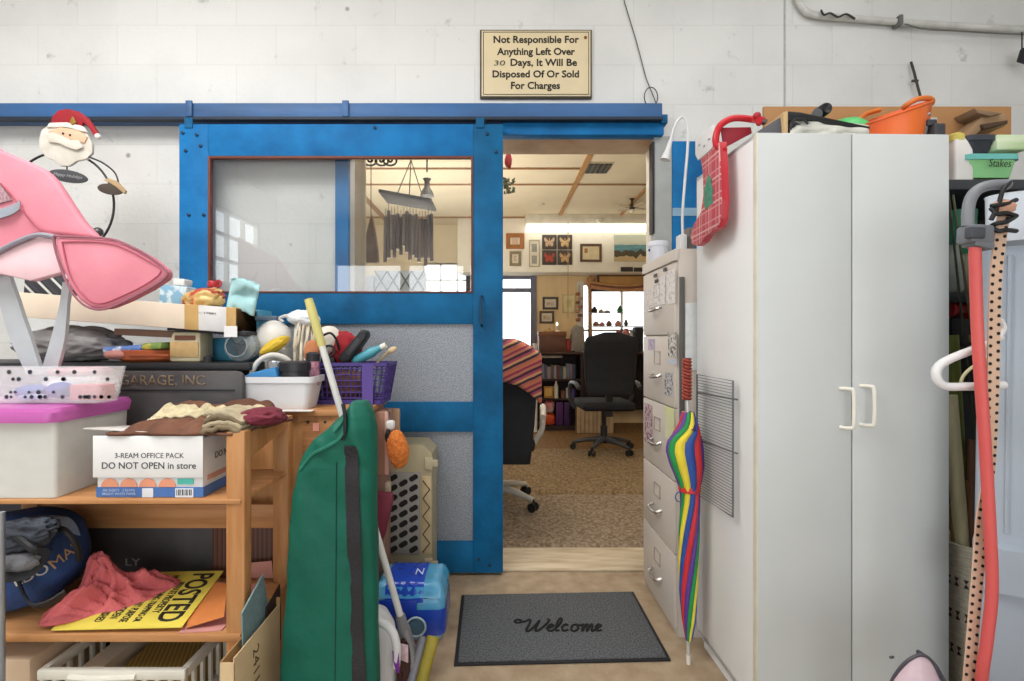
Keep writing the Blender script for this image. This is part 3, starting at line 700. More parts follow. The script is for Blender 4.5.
st3 = smoothpath([P(-6, 548, 1.48), P(20, 545, 1.49), P(36, 552, 1.49), P(46, 560, 1.5), P(30, 572, 1.47), P(4, 575, 1.45)], 6)
b(ribbon(MB(), st3, .04, .01, (.1, .5, .8)), 'strap', BLK2, db)
b(MB().tube(smoothpath([P(0, 528, 1.50), P(16, 536, 1.47), P(30, 547, 1.45), P(38, 552, 1.46)], 5), .011, 8), 'handle', BLK3, db)
b(MB().tube(smoothpath([P(52, 530, 1.56), P(64, 530, 1.54), P(76, 545, 1.55), P(79, 560, 1.58)], 5), .009, 8), 'handle', BLK3, db)
b(MB().blob(P(20, 536, 1.50), (.10, .04, .045), (0, -.25, 0), sub=5, amp=.4, freq=3, seed=31, ridge=True), 'black_flap', mat('#2b2d33', .7, scale=8, col2='#3f4653', bump=.4, bscale=90), db, ang=180)
b(MB().blob(P(18, 562, 1.47), (.06, .03, .028), sub=3, amp=.3, freq=4, seed=8), 'strap_pad', mat('#6f6f73', .8, bump=.4, bscale=100), db)

# pink rag
o = b(MB().tube([V((xx(1.5, 1.42), 1.42, .002)), V((xx(1.5, 1.42), 1.42, zz(512, 1.42)))], .0085, 10), 'metal_pole', mat('#9da3aa', .35, .5)); tag(o, 'thin grey metal pole standing upright before the duffel bag', 'pole')
def ragf(u, v):
    cx = -1.40+.30*u; cy = 1.535+.21*u
    wv = (v-.5)*(.085+.085*math.sin(u*PI))
    x = cx-.55*wv+noise.noise(V((u*4, v*3, 1)))*.03; y = cy+.8*wv+noise.noise(V((u*4, v*3, 9)))*.02
    env = max(0, math.sin(PI*u))**.6*max(0, math.sin(PI*v))**.7
    pk = math.exp(-(((u-.40)/.12)**2+((v-.80)/.16)**2))*.175+math.exp(-(((u-.22)/.14)**2+((v-.45)/.22)**2))*.05+math.exp(-(((u-.72)/.2)**2+((v-.6)/.22)**2))*.055
    a = math.atan2(v-.75, u-.42); rd = math.hypot(v-.75, u-.42)
    f1 = 1-abs(noise.noise(V((a*2.6, rd*1.5, 3))))*2.6
    f2 = 1-abs(noise.noise(V((u*9+v*5, v*3-u*2, 11))))*2.8
    f3 = 1-abs(noise.noise(V((u*19, v*11, 21))))*2.5
    z = .302+env*(.018+pk*1.05+.022*f1+.016*f2+.006*f3)
    return V((x+.012*f2*env, y-.02*f1*env, max(z, .301)))
mb = MB().grid(ragf, 90, 60)
o = solid(b(mb, 'pink_rag', mat('#d0696a', .9, scale=7, col2='#bb5a60', bump=.5, bscale=130), ang=180), .006)
tag(o, 'crumpled pink and red rag on the lower shelf between duffel bag and yellow sign', 'rag')

# POSTED sign
FR_, BR_, FL_ = V((-.945, 1.495, .300)), V((-.988, 1.80, .327)), V((-1.33, 1.488, .295)); BL_ = FL_+BR_-FR_
ps = T('posted_sign', 'yellow plastic sign with big black POSTED lettering lying flat on the lower shelf', 'sign', (-1.14, 1.64, .29))
b(MB().prism([FL_, FR_, BR_, BL_], (0, 0, .003)), 'sign_sheet', mat('#ecd95c', .5, var=.06), ps)
u_ = (FR_-BR_).normalized(); v_ = (FR_-FL_).normalized(); L_ = (FR_-BR_).length; W_ = (FR_-FL_).length; nrm = u_.cross(v_)
def onsign(a, t): return FL_+v_*W_*a+(BR_-FR_)*(1-t)+nrm*.0035
KI = mat('#2a281f', .6)
text('lettering', 'POSTED', onsign(.845, .49), .075, KI, ps, u=u_, v=v_, width=L_*.86, bold=.02)
for a, s_, wd in ((.70, 'PRIVATE PROPERTY', .55), (.60, 'HUNTING, FISHING, TRAPPING OR', .82), (.50, 'TRESPASSING FOR ANY PURPOSE', .82), (.40, 'IS STRICTLY FORBIDDEN', .7), (.30, 'VIOLATORS WILL BE PUNISHED', .8), (.20, 'NAME', .3), (.13, 'ADDRESS', .3)):
    text('lettering', s_, onsign(a, .5 if wd > .4 else .25), .025 if wd > .4 else .011, KI, ps, u=u_, v=v_, width=L_*wd, bold=.012)
# papers under the sign
o = b(MB().prism([P(186, 627, 1.5)+V((0, 0, -.004)), P(224, 617, 1.52), P(228, 585, 1.7), P(200, 580, 1.78)], (0, 0, .003)), 'orange_folder', mat('#e08a4c', .6)); tag(o, 'orange paper folder sticking out from under the yellow sign', 'folder')
o = b(MB().prism([V((-.95, 1.488, .287)), V((-.83, 1.50, .287)), V((-.82, 1.78, .287)), V((-1.02, 1.8, .287))], (0, 0, .003)), 'pink_paper', mat('#d99a95', .6)); tag(o, 'pale pink paper beneath the orange folder at the shelf post', 'paper')
o = b(MB().prism([V((-.98, 1.825, .29)), V((-.82, 1.825, .29)), V((-.82, 1.81, .36)), V((-.98, 1.81, .345))], (0, .004, 0)), 'pink_envelope', mat('#d59a8c', .7)); tag(o, 'pale pink envelope standing against the back of the lower shelf', 'envelope')

# bottom: white plastic crate and carton
cr = T('plastic_crate', 'white plastic crate with slotted sides on the floor beneath the lower shelf', 'crate', (-1.1, 1.62, 0))
CRM = mat('#e2dfd3', .45, var=.06)
cx0, cx1, cy0, cy1, cz = -1.385, -.94, 1.50, 1.80, .168
mb = MB()
for y in (cy0, cy1-.02): mb.b2((cx0, y, cz-.03), (cx1, y+.02, cz), .004).b2((cx0, y, 0.0), (cx1, y+.02, .03), .004)
for x in (cx0, cx1-.02): mb.b2((x, cy0+.02, cz-.03), (x+.02, cy1-.02, cz), .003).b2((x, cy0+.02, 0.0), (x+.02, cy1-.02, .03), .003)
for i in range(12):
    x = cx0+.005+(cx1-cx0-.02)*i/11
    for y in (cy0+.004, cy1-.014): mb.b2((x, y, .01), (x+.012, y+.01, cz-.01))
for i in range(7):
    y = cy0+.01+(cy1-cy0-.03)*i/6
    for x in (cx0+.004, cx1-.014): mb.b2((x, y, .01), (x+.01, y+.012, cz-.01))
mb.b2((cx0+.003, cy0+.003, .002), (cx1-.003, cy1-.003, .012))
b(mb, 'crate_body', CRM, cr)
b(MB().tube(smoothpath([V((cx0+.10, cy0-.002, cz-.018)), V((cx0+.18, cy0-.006, cz-.02)), V((cx0+.3, cy0-.002, cz-.018))], 5), .009, 8), 'grip', CRM, cr)
o = b(MB().b2((-1.20, 1.53, .016), (-.97, 1.77, .12), .01), 'straw_mat', stripes_mat('straw', ['#a88f4a', '#8d7636', '#b79e5a'], (1, .4, 0), 70, .9)); tag(o, 'rolled golden straw mat inside the white plastic crate', 'mat')
o = b(MB().b2((-1.29, 1.55, .016), (-1.22, 1.76, .15), .004), 'cream_folder', mat('#ddd3bf', .7)); tag(o, 'pale folder standing inside the white crate beside the straw mat', 'folder')
o = b(MB().b2((-1.655, 1.50, 0), (cx0-.02, 1.795, .20), .004), 'cardboard_carton', mat('#cbb195', .8, var=.1)); tag(o, 'pale brown cardboard carton on the floor beside the white crate', 'box')

# slim cardboard box by the shelf post with boards standing in it
cb = T('slim_cardboard_box', 'slim open cardboard box with handwriting standing against the shelf end', 'box', (-.728, 1.5, 0))
X0c, X1c, ya, yb, zt = -.752, -.712, 1.35, 1.635, .30
b(MB().b2((X1c-.004, ya, 0), (X1c, yb, zt), .001), 'side_wall', CARDP, cb)
b(MB().b2((X0c, ya, 0), (X0c+.004, yb, zt-.01), .001), 'side_wall', CARD, cb)
b(MB().b2((X0c, ya, 0), (X1c, ya+.004, zt-.012), .001), 'end_wall', CARDP, cb)
b(MB().b2((X0c, yb-.004, 0), (X1c, yb, zt+.02), .001), 'end_wall', CARD, cb)
b(MB().b2((X0c, ya, 0), (X1c, yb, .004)), 'box_floor', CARD, cb)
text('lettering', '2411 6', V((X1c, 1.475, .18)), .035, mat('#5a4a3a', .8), cb, u=V((0, .05, -1)), v=V((0, 1, .05)), width=.16)
o = b(MB().prism([PX(242, 650, -.735), PX(241, 613, -.735), PX(262, 574, -.735), PX(267, 604, -.735), PX(267, 660, -.735)], (.004, 0, 0)), 'teal_board', mat('#7d979b', .6, scale=40, col2='#6d868b')); tag(o, 'grey teal board standing tilted in the slim cardboard box', 'board')
o = b(MB().prism([PX(264, 640, -.728), PX(266, 607, -.728), PX(279, 584, -.728), PX(280, 640, -.728)], (.004, 0, 0)), 'dark_board', mat('#3a2620', .6)); tag(o, 'dark brown board standing in the slim cardboard box behind the teal one', 'board')

# ================================================================== bench behind with clutter
BY0, BY1, BZ = 1.97, 2.36, 1.07
wbn = T('workbench', 'black topped workbench standing behind the dark signboard against the wall', 'workbench', (-1.6, 2.16, 0))
b(MB().b2((-2.45, BY0, BZ-.03), (xx(250, BY0), BY1, BZ), .004), 'worktop', mat('#2b2b2d', .5, var=.2), wbn)
for x, y in ((-2.42, 2.0), (-2.42, 2.3), (-1.08, 2.0), (-1.08, 2.3)): b(MB().b2((x, y, 0), (x+.05, y+.05, BZ-.03), .003), 'leg', DARK, wbn)
b(MB().b2((-2.4, 2.31, .3), (-1.05, 2.33, BZ-.03)), 'back_panel', mat('#3b3b40', .6), wbn)
# orange lidded pan
op = T('casserole_dish', 'low terracotta orange dish on the dark workbench under the packets', 'dish', P(147, 365, 2.06))
b(MB().lathe([(0, 0), (.105, 0), (.12, .012), (.124, .048), (.118, .05), (.11, .014), (0, .012)], V((xx(147, 2.08), 2.12, BZ)), 32), 'bowl', mat('#c0643a', .45, var=.1), op)
b(MB().blob(V((xx(128, 2.08), 2.02, BZ+.03)), (.05, .03, .02), sub=3, amp=.1), 'pink_grip', mat('#d9958a', .6), op)
b(MB().b2((xx(130, 2.0), 1.992, BZ+.022), (xx(170, 2.0), 2.002, BZ+.034), .004), 'rim_handle', mat('#a6532f', .5), op)
for i, (px0, px1, py, c, lb) in enumerate(((113, 151, 345, '#6d8fd0', 'blue and white packet on top of the orange dish'), (151, 171, 342, '#7c9a52', 'green and yellow packet on top of the orange dish'))):
    o = b(MB().box(P((px0+px1)/2, py+4, 2.07), ((px1-px0)*2.07/F, .12, .028), (0, -.06, 0), .01), 'snack_packet', mat(c, .4, scale=25, col2='#dfe6f0' if i == 0 else '#c9b94f', thr=(.4, .5))); tag(o, lb, 'packet')
# tan jar
jr = T('square_jar', 'square cream plastic jar with brown label on the workbench under the long carton', 'jar', P(188, 362, 2.05))
jc = V((xx(187.5, 2.05), 2.08, BZ)); jw = xx(203, 2.05)-xx(172, 2.05)
b(MB().box(jc+V((0, 0, .062)), (jw, .10, .124), bev=.012), 'jar_body', mat('#d8cdaa', .4), jr)
b(MB().b2((jc.x-jw*.45, 2.026, BZ+.02), (jc.x+jw*.45, 2.031, BZ+.082), .002), 'label_patch', mat('#c9a872', .6, scale=30), jr)
b(MB().b2((jc.x-jw*.3, 2.0255, BZ+.09), (jc.x+jw*.35, 2.031, BZ+.108), .001), 'label_band', mat('#7d4f3a', .6), jr)
# blue container, glass jar etc
o = b(MB().prism([V((xx(204, 2.2), 2.17, BZ)), V((xx(262, 2.2), 2.17, BZ)), V((xx(262, 2.2), 2.17, zz(310, 2.2))), V((xx(256, 2.2), 2.17, zz(310, 2.2))), V((xx(256, 2.2), 2.17, zz(338, 2.2))), V((xx(204, 2.2), 2.17, zz(338, 2.2)))], (0, .13, 0), .005), 'blue_box', mat('#4f9fc0', .5, var=.15)); tag(o, 'light blue box on the workbench behind the round glass jar', 'box')
gj = T('glass_jar', 'round clear glass jar lying on its side on the workbench before the blue box', 'jar', P(243, 362, 2.08))
GLS = clear_mat('jar_glass', '#b8c4c8', .45, .05)
MX = Matrix.Rotation(PI/2, 4, 'X')
b(MB().lathe([(.03, 0), (.058, .008), (.064, .03), (.064, .09), (.05, .105), (.045, .12), (.041, .12), (.046, .103), (.06, .09), (.06, .03), (.054, .012), (.03, .006)], V((xx(241, 2.06), 2.14, BZ+.066)), 28, MX, cap=False), 'jar_wall', GLS, gj)
b(MB().lathe([(0, 0), (.055, 0), (.055, .01), (0, .012)], V((xx(241, 2.06), 2.13, BZ+.066)), 28, MX), 'jar_base', mat('#8d9296', .3), gj)
o = b(MB().lathe([(0, 0), (.03, .005), (.03, .06), (.02, .075), (0, .08)], P(246, 338, 2.15), 20, MX), 'glass_ball', GLS); tag(o, 'small clear glass tumbler on its side above the round glass jar', 'glass')
o = b(MB().lathe([(0, 0), (.018, 0), (.018, .02), (.008, .028), (0, .028)], V((xx(207, 2.02), 2.03, BZ)), 16), 'small_black_cap', DARK); tag(o, 'small dark knob on the workbench beside the cream jar', 'knob')
o = b(MB().box(P(262, 318.5, 2.18), (.15, .05, .022), (0, .02, 0), .006), 'grey_tool', mat('#5e6f80', .4)); tag(o, 'dark grey flat tool lying on top of the light blue box', 'tool')
# grey sack
mb = MB().blob((xx(68, 2.08), 2.10, BZ+.072), (.21, .10, .072), sub=5, amp=.22, freq=3.5, seed=11, ridge=True, floor=BZ+.002)
o = b(mb, 'plastic_sack', mat('#8f8d8c', .4, scale=8, col2='#6a6868'), ang=180); tag(o, 'crumpled grey plastic sack squeezed under the long cream carton', 'sack')
# long carton
lc = T('long_carton', 'long cream cardboard carton lying level across the grey sack and jar', 'carton', (-1.5, 2.1, 1.2))
A0, A1 = P(16, 292, 2.0), P(236, 308, 2.0)
dirn = (A1-A0).normalized(); hgt = V((0, 0, -.098)).lerp(V((0, 0, -.1)), .5)
def cbx(t0, t1, grow=0.): 
    p0 = A0+(A1-A0)*t0; p1 = A0+(A1-A0)*t1; g = V((0, -grow, 0)); gz = V((0, 0, grow))
    return MB().prism([p0+g+gz, p1+g+gz, p1+g+hgt-gz, p0+g+hgt-gz], (0, .30+2*grow, 0), .003)
b(cbx(0, 1), 'carton_body', mat('#e6d8c2', .7, var=.05), lc)
b(cbx(.765, .83, .0015), 'tape_strip', mat('#c9a467', .4), lc); b(cbx(.955, 1.0, .0015), 'tape_strip', mat('#c9a467', .4), lc)
b(cbx(.83, .955, .001), 'white_label', mat('#dcdcda', .6), lc)
text('lettering', '-- 17001', P(207, 313, 1.998), .008, mat('#4d4d4d', .6), lc, u=dirn, width=.07)
o = b(MB().box(P(205, 331, 2.0)+V((0, .12, .0)), (.32, .22, .018), (0, .075, 0), .003), 'black_tray', DARK); tag(o, 'thin black tray under the labelled end of the long carton', 'tray')
o = b(MB().b2(P(224, 337, 1.99)+V((0, 0, 0)), P(237, 326, 1.99)+V((0, .003, 0)), .0), 'white_card', WHITE); tag(o, 'small white card tucked under the carton end above the glass jar', 'card')
o = b(MB().box(P(138, 333, 2.0)+V((0, .10, 0)), (.24, .14, .026), (0, .05, 0), .003), 'brown_box', mat('#7f6350', .7)); tag(o, 'flat brown box under the middle of the long carton', 'box')
# things on the carton
TOPZ = lambda px: P(px, 292+16*(px-16)/220, 2.0).z
o = b(MB().box(V((xx(48, 2.14), 2.16, TOPZ(48)+.05)), (.20, .05, .10), (0, .07, 0), .006), 'patterned_box', stripes_mat('lattice_dark', ['#2e2e34', '#2e2e34', '#c9c9c4', '#2e2e34', '#3a3a40'], (1, 0, 1), 14, .6)); tag(o, 'dark box with pale zigzag pattern behind the pale chair leg', 'box')
o = b(MB().box(V((xx(20, 2.14), 2.24, TOPZ(20)+.035)), (.10, .05, .07), (0, .07, 0), .006), 'wooden_box', mat('#a08467', .7)); tag(o, 'small brown box beside the patterned box on the carton', 'box')
o = b(MB().box(V((xx(167, 2.12), 2.2, TOPZ(167)+.045)), (.12, .09, .085), (0, .07, 0), .01), 'blue_carton', mat('#7ea9c6', .6, scale=22, col2='#c5d6de', thr=(.42, .5))); tag(o, 'pale blue printed carton behind the tip of the pink seat flap', 'carton')
o = b(MB().box(V((xx(171, 2.12), 2.2, TOPZ(171)+.105)), (.05, .06, .03), (0, .07, 0), .004), 'white_carton', WHITE); tag(o, 'tiny white carton on top of the pale blue printed carton', 'carton')
mb = MB().blob(V((xx(203, 2.08), 2.09, TOPZ(203)+.03)), (.075, .05, .042), (0, -.2, 0), sub=4, amp=.4, freq=3, seed=21, ridge=True, floor=TOPZ(203)-.006)
o = b(mb, 'crisp_bag', mat('#d0b071', .3, .1, scale=18, col2='#b8442f', thr=(.4, .46)), ang=120); tag(o, 'crumpled gold and red foil snack bag on the long carton', 'bag')
bt = T('sauce_bottle', 'small dark bottle with a red cap standing behind the foil bag on the carton', 'bottle', P(211, 305, 2.16))
b(MB().lathe([(0, 0), (.028, 0), (.028, .07), (.02, .09), (.02, .10), (0, .10)], V((xx(211, 2.16), 2.18, TOPZ(211)-.005)), 20), 'bottle_body', mat('#3b3130', .3), bt)
b(MB().lathe([(0, 0), (.024, 0), (.024, .022), (.02, .027), (0, .027)], V((xx(211, 2.16), 2.18, TOPZ(211)+.095)), 20), 'cap', mat('#b5232b', .35), bt)
b(MB().tube(arc(V((xx(217, 2.16), 2.17, TOPZ(217)+.112)), .013, -120, 120, 8), .004, 6), 'cap_tab', mat('#c0343a', .35), bt)
mb = MB().grid(lambda u, v: P(226+28*u+6*v, 309-31*v+7*u*u+3*noise.noise(V((u*4, v*4, 3))), 2.05+.03*noise.noise(V((u*3, v*3, 1)))), 14, 14)
o = solid(b(mb, 'face_mask', mat('#a6d0d3', .8, var=.08), ang=180), .004); tag(o, 'pale blue pleated face mask draped over the carton end', 'mask')

# santa ------------------------------------------------------------
sa = T('santa_figure', 'wire and metal holiday Santa figure with red hat in front of the block wall', 'ornament', P(62, 292, 2.2))
SY = 2.18
IRON = mat('#3b3a3c', .5, .4)
cpt = P(61, 205, SY); rr = 53*SY/F
b(MB().tube(arc(cpt, rr, -75, 255, 60), .0048, 8), 'wire_ring', IRON, sa)
b(MB().tube([cpt+V((0, 0, -rr*.9)), P(61, 292, SY)+V((0, 0, .0))], .0048, 8), 'stem', IRON, sa)
b(MB().lathe([(0, 0), (.07, 0), (.07, .008), (0, .01)], V((cpt.x, SY+.03, TOPZ(61))), 20), 'foot', IRON, sa)
beard = [(41, 130), (48, 125), (60, 122), (75, 124), (86, 131), (92, 144), (92, 153), (86, 159), (76, 161), (69, 166), (60, 166), (53, 160), (45, 157), (39, 148), (39, 138)]
b(MB().pp(beard, SY-.03, .014, .004), 'beard', mat('#d9d5cc', .8, scale=12, col2='#c6c0b4', bump=.3, bscale=60), sa)
face = [(48, 131), (60, 127), (78, 130), (87, 137), (84, 143), (72, 140), (60, 138), (50, 137)]
b(MB().pp(face, SY-.036, .008, .002), 'face', mat('#d7b193', .7), sa)
b(MB().pp([(45, 134), (52, 132), (60, 135), (70, 140), (78, 140), (83, 147), (76, 150), (66, 147), (58, 143), (48, 142)], SY-.042, .008, .003), 'moustache', mat('#cfcabd', .8), sa)
for px, py in ((63, 133.5), (70, 135)): b(MB().blob(P(px, py, SY-.037), (.005, .003, .005), sub=2), 'eye', BLACK, sa)
hat = [(50, 124), (52, 116), (58, 110), (67, 108.5), (78, 111), (87, 117), (93, 125), (98, 133), (99, 137), (94, 137), (89, 128), (83, 122), (81, 127), (66, 125)]
b(MB().pp(hat, SY-.034, .014, .004), 'hat', mat('#9c1a26', .7, var=.15), sa)
b(MB().pp([(46, 127), (49, 122.5), (66, 122), (83, 126), (87, 132), (80, 131), (66, 127)], SY-.038, .012, .003), 'hat_trim', mat('#dedad0', .8), sa)
b(MB().blob(P(98, 136.5, SY-.03), (.013, .011, .013), sub=3), 'bobble', mat('#e2ded5', .8), sa)
b(MB().pp([(69, 122), (72, 116), (76, 122), (72, 125)], SY-.042, .006, .002), 'gold_leaf', mat('#9c7a35', .5, .3), sa)
b(MB().tube([P(67, 164, SY-.025), P(67, 172, SY-.025)], .003, 6), 'hook', IRON, sa)
ov = [P(67.5+19.5*math.cos(a*PI/12)+0*1, 176+6.3*math.sin(a*PI/12)+3.*math.cos(a*PI/12), SY-.03) for a in range(24)]
b(MB().prism(ov, (0, .008, 0), .002), 'oval_plaque', mat('#45464a', .6), sa)
text('lettering', 'Happy Holidays', P(68, 176, SY-.031), .018, mat('#a3a5a8', .6), sa, u=V((1, 0, -.15)), v=V((.15, 0, 1)), width=.125, shear=.3)
ha = [P(110+13*math.cos(a*PI/10), 189+5.5*math.sin(a*PI/10)+1.5*math.cos(a*PI/10), SY-.03) for a in range(20)]
b(MB().prism(ha, (0, .008, 0), .002), 'oval_mitten', mat('#4a4038', .6), sa)
b(MB().pp([(103, 180), (108, 178), (117, 181), (126, 191), (124, 194), (116, 187), (108, 182)], SY-.036, .01, .002), 'tan_stick', mat('#b59a72', .7), sa)
b(MB().tube(smoothpath([P(89, 157, SY-.03), P(103, 163, SY-.03), P(115, 173, SY-.03), P(119, 185, SY-.03)], 5), .0035, 6), 'arm_wire', IRON, sa)
b(MB().tube(smoothpath([P(84, 221, SY-.04), P(92, 231, SY-.04), P(97, 233, SY-.04)], 4), .004, 6).blob(P(98, 232, SY-.04), (.02, .02, .02), sub=3), 'jingle_bell', mat('#5b5a5e', .3, .6), sa)
# ================================================================== wooden side cabinet with tubs, between shelf and door
UY0, UY1, UZ = 1.90, 2.245, .893
ux0, ux1 = xx(246, UY0), xx(363, UY0)
un = T('wooden_cabinet', 'low wooden cabinet behind the green bag, carrying the white tub and purple basket', 'cabinet', ((ux0+ux1)/2, 2.13, 0))
b(MB().b2((ux0, UY0+.01, 0), (ux1, UY1, UZ-.022), .003), 'body', WOOD, un)
b(MB().b2((ux0-.01, UY0-.005, UZ-.022), (ux1+.01, UY1+.01, UZ), .003), 'cabinet_top', WOODX, un)
dr = b(MB().b2((xx(302, UY0), UY0, .60), (ux1-.02, UY0+.012, .85), .003), 'drawer', mat('#b37f50', .6, scale=6, stretch=(1, 8, 8), col2='#95633a'), un)
b(MB().b2((xx(302, UY0), UY0, .05), (ux1-.02, UY0+.012, .57), .003), 'door_leaf', mat('#b37f50', .6, scale=6, stretch=(8, 8, 1), col2='#95633a'), un)
b(MB().b2((xx(313, UY0), UY0-.002, zz(431, UY0)), (xx(319, UY0), UY0, zz(423, UY0))), 'pink_sticker', mat('#e8a090', .6), dr)
for px in (308, 325): b(MB().lathe([(0, 0), (.006, 0), (.004, .002), (0, .002)], P(px, 422, UY0), 10, MX), 'screw', DARK, dr)
# small cartons standing before the cabinet seen through the shelf end
o = b(MB().b2((xx(252, 1.86), 1.852, .62), (xx(263, 1.86), 1.888, .70), .003), 'tissue_box', mat('#cfdde0', .6, scale=30, col2='#5d86b5', thr=(.44, .5))) if False else None
# white tub
WT = T('white_tub', 'white plastic tub full of jars and rags on the wooden cabinet', 'tub', P(282, 412, 1.98))
tcx, tcy = xx(281.5, 1.98), 1.985
def tubring(hw, hd, z, r): return rrect(tcx-hw, tcx+hw, tcy-hd, tcy+hd, z, r)
wt_h = xx(320, 1.91)-xx(243, 1.91)
hw = wt_h/2
mb = MB().loft([tubring(hw*.82, .062, UZ, .02), tubring(hw*.96, .072, zz(383, 1.91), .025), tubring(hw*1.02, .077, zz(383, 1.91), .025), tubring(hw*1.02, .077, zz(377, 1.91), .025), tubring(hw*.97, .073, zz(377, 1.91), .025), tubring(hw*.80, .06, UZ+.005, .02)])
b(mb, 'tub_body', mat('#dfe0e2', .35, var=.04), WT)
o = b(MB().prism([V((ux0-.012, UY0-.006, UZ+.0003)), V((ux0+.26, UY0-.006, UZ+.0003)), V((ux0+.27, UY0+.20, UZ+.0003)), V((ux0+.0, UY0+.22, UZ+.0003))], (0, 0, -.0)) if False else MB().b2((xx(259, 1.9), UY0-.04, UZ+.0005), (xx(315, 1.9), UY0-.002, UZ+.003)), 'paper_sheet', WHITE); tag(o, 'sheet of white paper lying on the cabinet edge in front of the white tub', 'paper')
def inT(px, py, Y=1.97): return P(px, py, Y)
o = b(MB().prism([inT(245, 379, 1.935), inT(247, 374, 1.935), inT(258, 371, 1.935), inT(275, 367, 1.935), inT(278, 378, 1.935), inT(278, 385, 1.935), inT(246, 385, 1.935)], (0, .05, 0), .006), 'blue_sponge_cloth', mat('#3f86bd', .8, var=.1)); tag(o, 'bright blue folded cloth sticking out of the white tub', 'cloth')
jr = T('black_jar', 'black screw-top jar standing in the white tub', 'jar', inT(297, 385))
b(MB().lathe([(0, 0), (.055, 0), (.058, .08), (.05, .10), (0, .10)], inT(296, 389, 1.985), 28), 'jar_body', mat('#26262a', .3), jr)
b(MB().lathe([(0, 0), (.063, 0), (.064, .03), (.055, .036), (0, .036)], inT(296, 370, 1.985), 28), 'lid', mat('#2b2b30', .35), jr)
cn = T('spray_can', 'short pink and dark can beside the black jar in the white tub', 'can', inT(312, 385))
b(MB().lathe([(0, 0), (.024, 0), (.024, .105), (.02, .112), (0, .112)], inT(313, 385, 2.0), 20), 'can_body', mat('#c98a9d', .4, scale=40, col2='#5b3e4c'), cn)
b(MB().lathe([(0, 0), (.026, 0), (.026, .028), (.018, .036), (0, .036)], inT(313, 361, 2.0), 20), 'can_cap', DARK, cn)
o = b(MB().lathe([(0, 0), (.03, 0), (.032, .085), (.028, .09), (0, .09)], inT(276, 383, 2.01), 20), 'steel_cup', mat('#a9adb2', .25, .8)); tag(o, 'steel cup standing in the white tub behind the blue cloth', 'cup')
o = b(MB().tube(smoothpath([inT(252, 385, 2.0), inT(252, 373, 2.0), inT(259, 361, 2.0), inT(272, 355, 2.0), inT(285, 358, 2.02), inT(293, 366, 2.04)], 6), .0105, 10), 'white_hoop', mat('#dcd8cf', .5)); tag(o, 'white plastic hoop handle arching over the white tub', 'handle')
# behind: pitcher, bristle bundle, glove, bag  (on the cabinet behind the tub)
pc = T('white_pitcher', 'white plastic pitcher lying behind the white tub with yellow cloth under it', 'pitcher', P(273, 350, 2.12))
b(MB().blob(P(274, 338, 2.14), (.075, .06, .075), (0, .3, 0), sub=4, amp=.05, freq=2), 'pitcher_body', mat('#d9d6cf', .4, var=.06), pc)
b(MB().tube(smoothpath([P(283, 322, 2.12), P(280, 318, 2.12), P(290, 316, 2.12), P(297, 326, 2.12), P(299, 345, 2.12), P(296, 362, 2.12)], 6), .007, 8), 'pitcher_handle', mat('#c9c7c2', .4), pc)
b(MB().box(P(276, 372, 2.14), (.11, .09, .21), bev=.01), 'pitcher_foot', mat('#b8b6b0', .5), pc)
mb = MB().blob(P(274, 346, 2.05), (.06, .03, .022), (0, -.55, 0), sub=4, amp=.3, freq=3, seed=2, ridge=True)
o = b(mb, 'yellow_glove', mat('#e0bd3a', .6, var=.15), ang=180); tag(o, 'yellow rubber glove draped in front of the white pitcher', 'glove')
bb = T('mop_bundle', 'bundle of cream mop strings standing behind the white tub', 'mop', P(306, 372, 2.13))
R_ = random.Random(5)
for i in range(16):
    a = i/15; 
    pts = smoothpath([P(296+22*a+R_.uniform(-1, 1), 322+R_.uniform(-2, 3), 2.10+.05*R_.random()), P(293+26*a+R_.uniform(-2, 2), 340, 2.09+.05*R_.random()), P(293+20*a+R_.uniform(-2, 2), 358, 2.08+.04*R_.random()), P(296+16*a, 392, 2.10)], 5)
    b(MB().tube(pts, .0055, 6), 'mop_string', mat(('#e2d9c4', '#d6c7a8', '#e9e4da')[i % 3], .8), bb)
mb = MB().blob(P(303, 318, 2.13), (.06, .035, .03), (0, .1, 0), sub=4, amp=.35, freq=3, seed=7, ridge=True)
b(mb, 'white_wrapper', mat('#dfe3e6', .4, var=.06), bb, ang=180)
o = b(MB().blob(P(312, 352, 2.07), (.032, .03, .05), sub=4, amp=.15, seed=5), 'orange_sponge', mat('#c98257', .8, var=.2)); tag(o, 'orange brown sponge wedged beside the mop strings', 'sponge')

# purple basket ------------------------------------------------------
pbk = T('purple_basket', 'purple plastic basket with square holes on the wooden cabinet', 'basket', P(352, 404, 2.12))
PUR = mat('#4a3880', .5, var=.12)
y0, y1 = 2.06, 2.24
xa0, xa1 = xx(309, y0), xx(388, y0); xb0, xb1 = xx(313, y0), xx(381, y0); ztop, zbot = zz(363, y0), UZ+.001
mb = MB()
def lerp(a, b_, t): return a+(b_-a)*t
for z, t in ((ztop-.006, 0), (zbot+.008, 1)):
    x0 = lerp(xa0, xb0, t); x1 = lerp(xa1, xb1, t); ya = lerp(y0, y0+.012, t); yb = lerp(y1, y1-.012, t); h = .007 if t == 0 else .009
    mb.b2((x0, ya, z-h), (x1, ya+.006, z+h)).b2((x0, yb-.006, z-h), (x1, yb, z+h)).b2((x0, ya, z-h), (x0+.006, yb, z+h)).b2((x1-.006, ya, z-h), (x1, yb, z+h))
mb.b2((xb0+.002, y0+.014, zbot), (xb1-.002, y1-.014, zbot+.005))
def bar(p, q, w=.003): mb.tube([p, q], w, 4)
NV = 15
for i in range(NV+1):
    t = i/NV
    bar(V((lerp(xa0, xa1, t), y0+.003, ztop)), V((lerp(xb0, xb1, t), y0+.015, zbot)))
    bar(V((lerp(xa0, xa1, t), y1-.003, ztop)), V((lerp(xb0, xb1, t), y1-.015, zbot)))
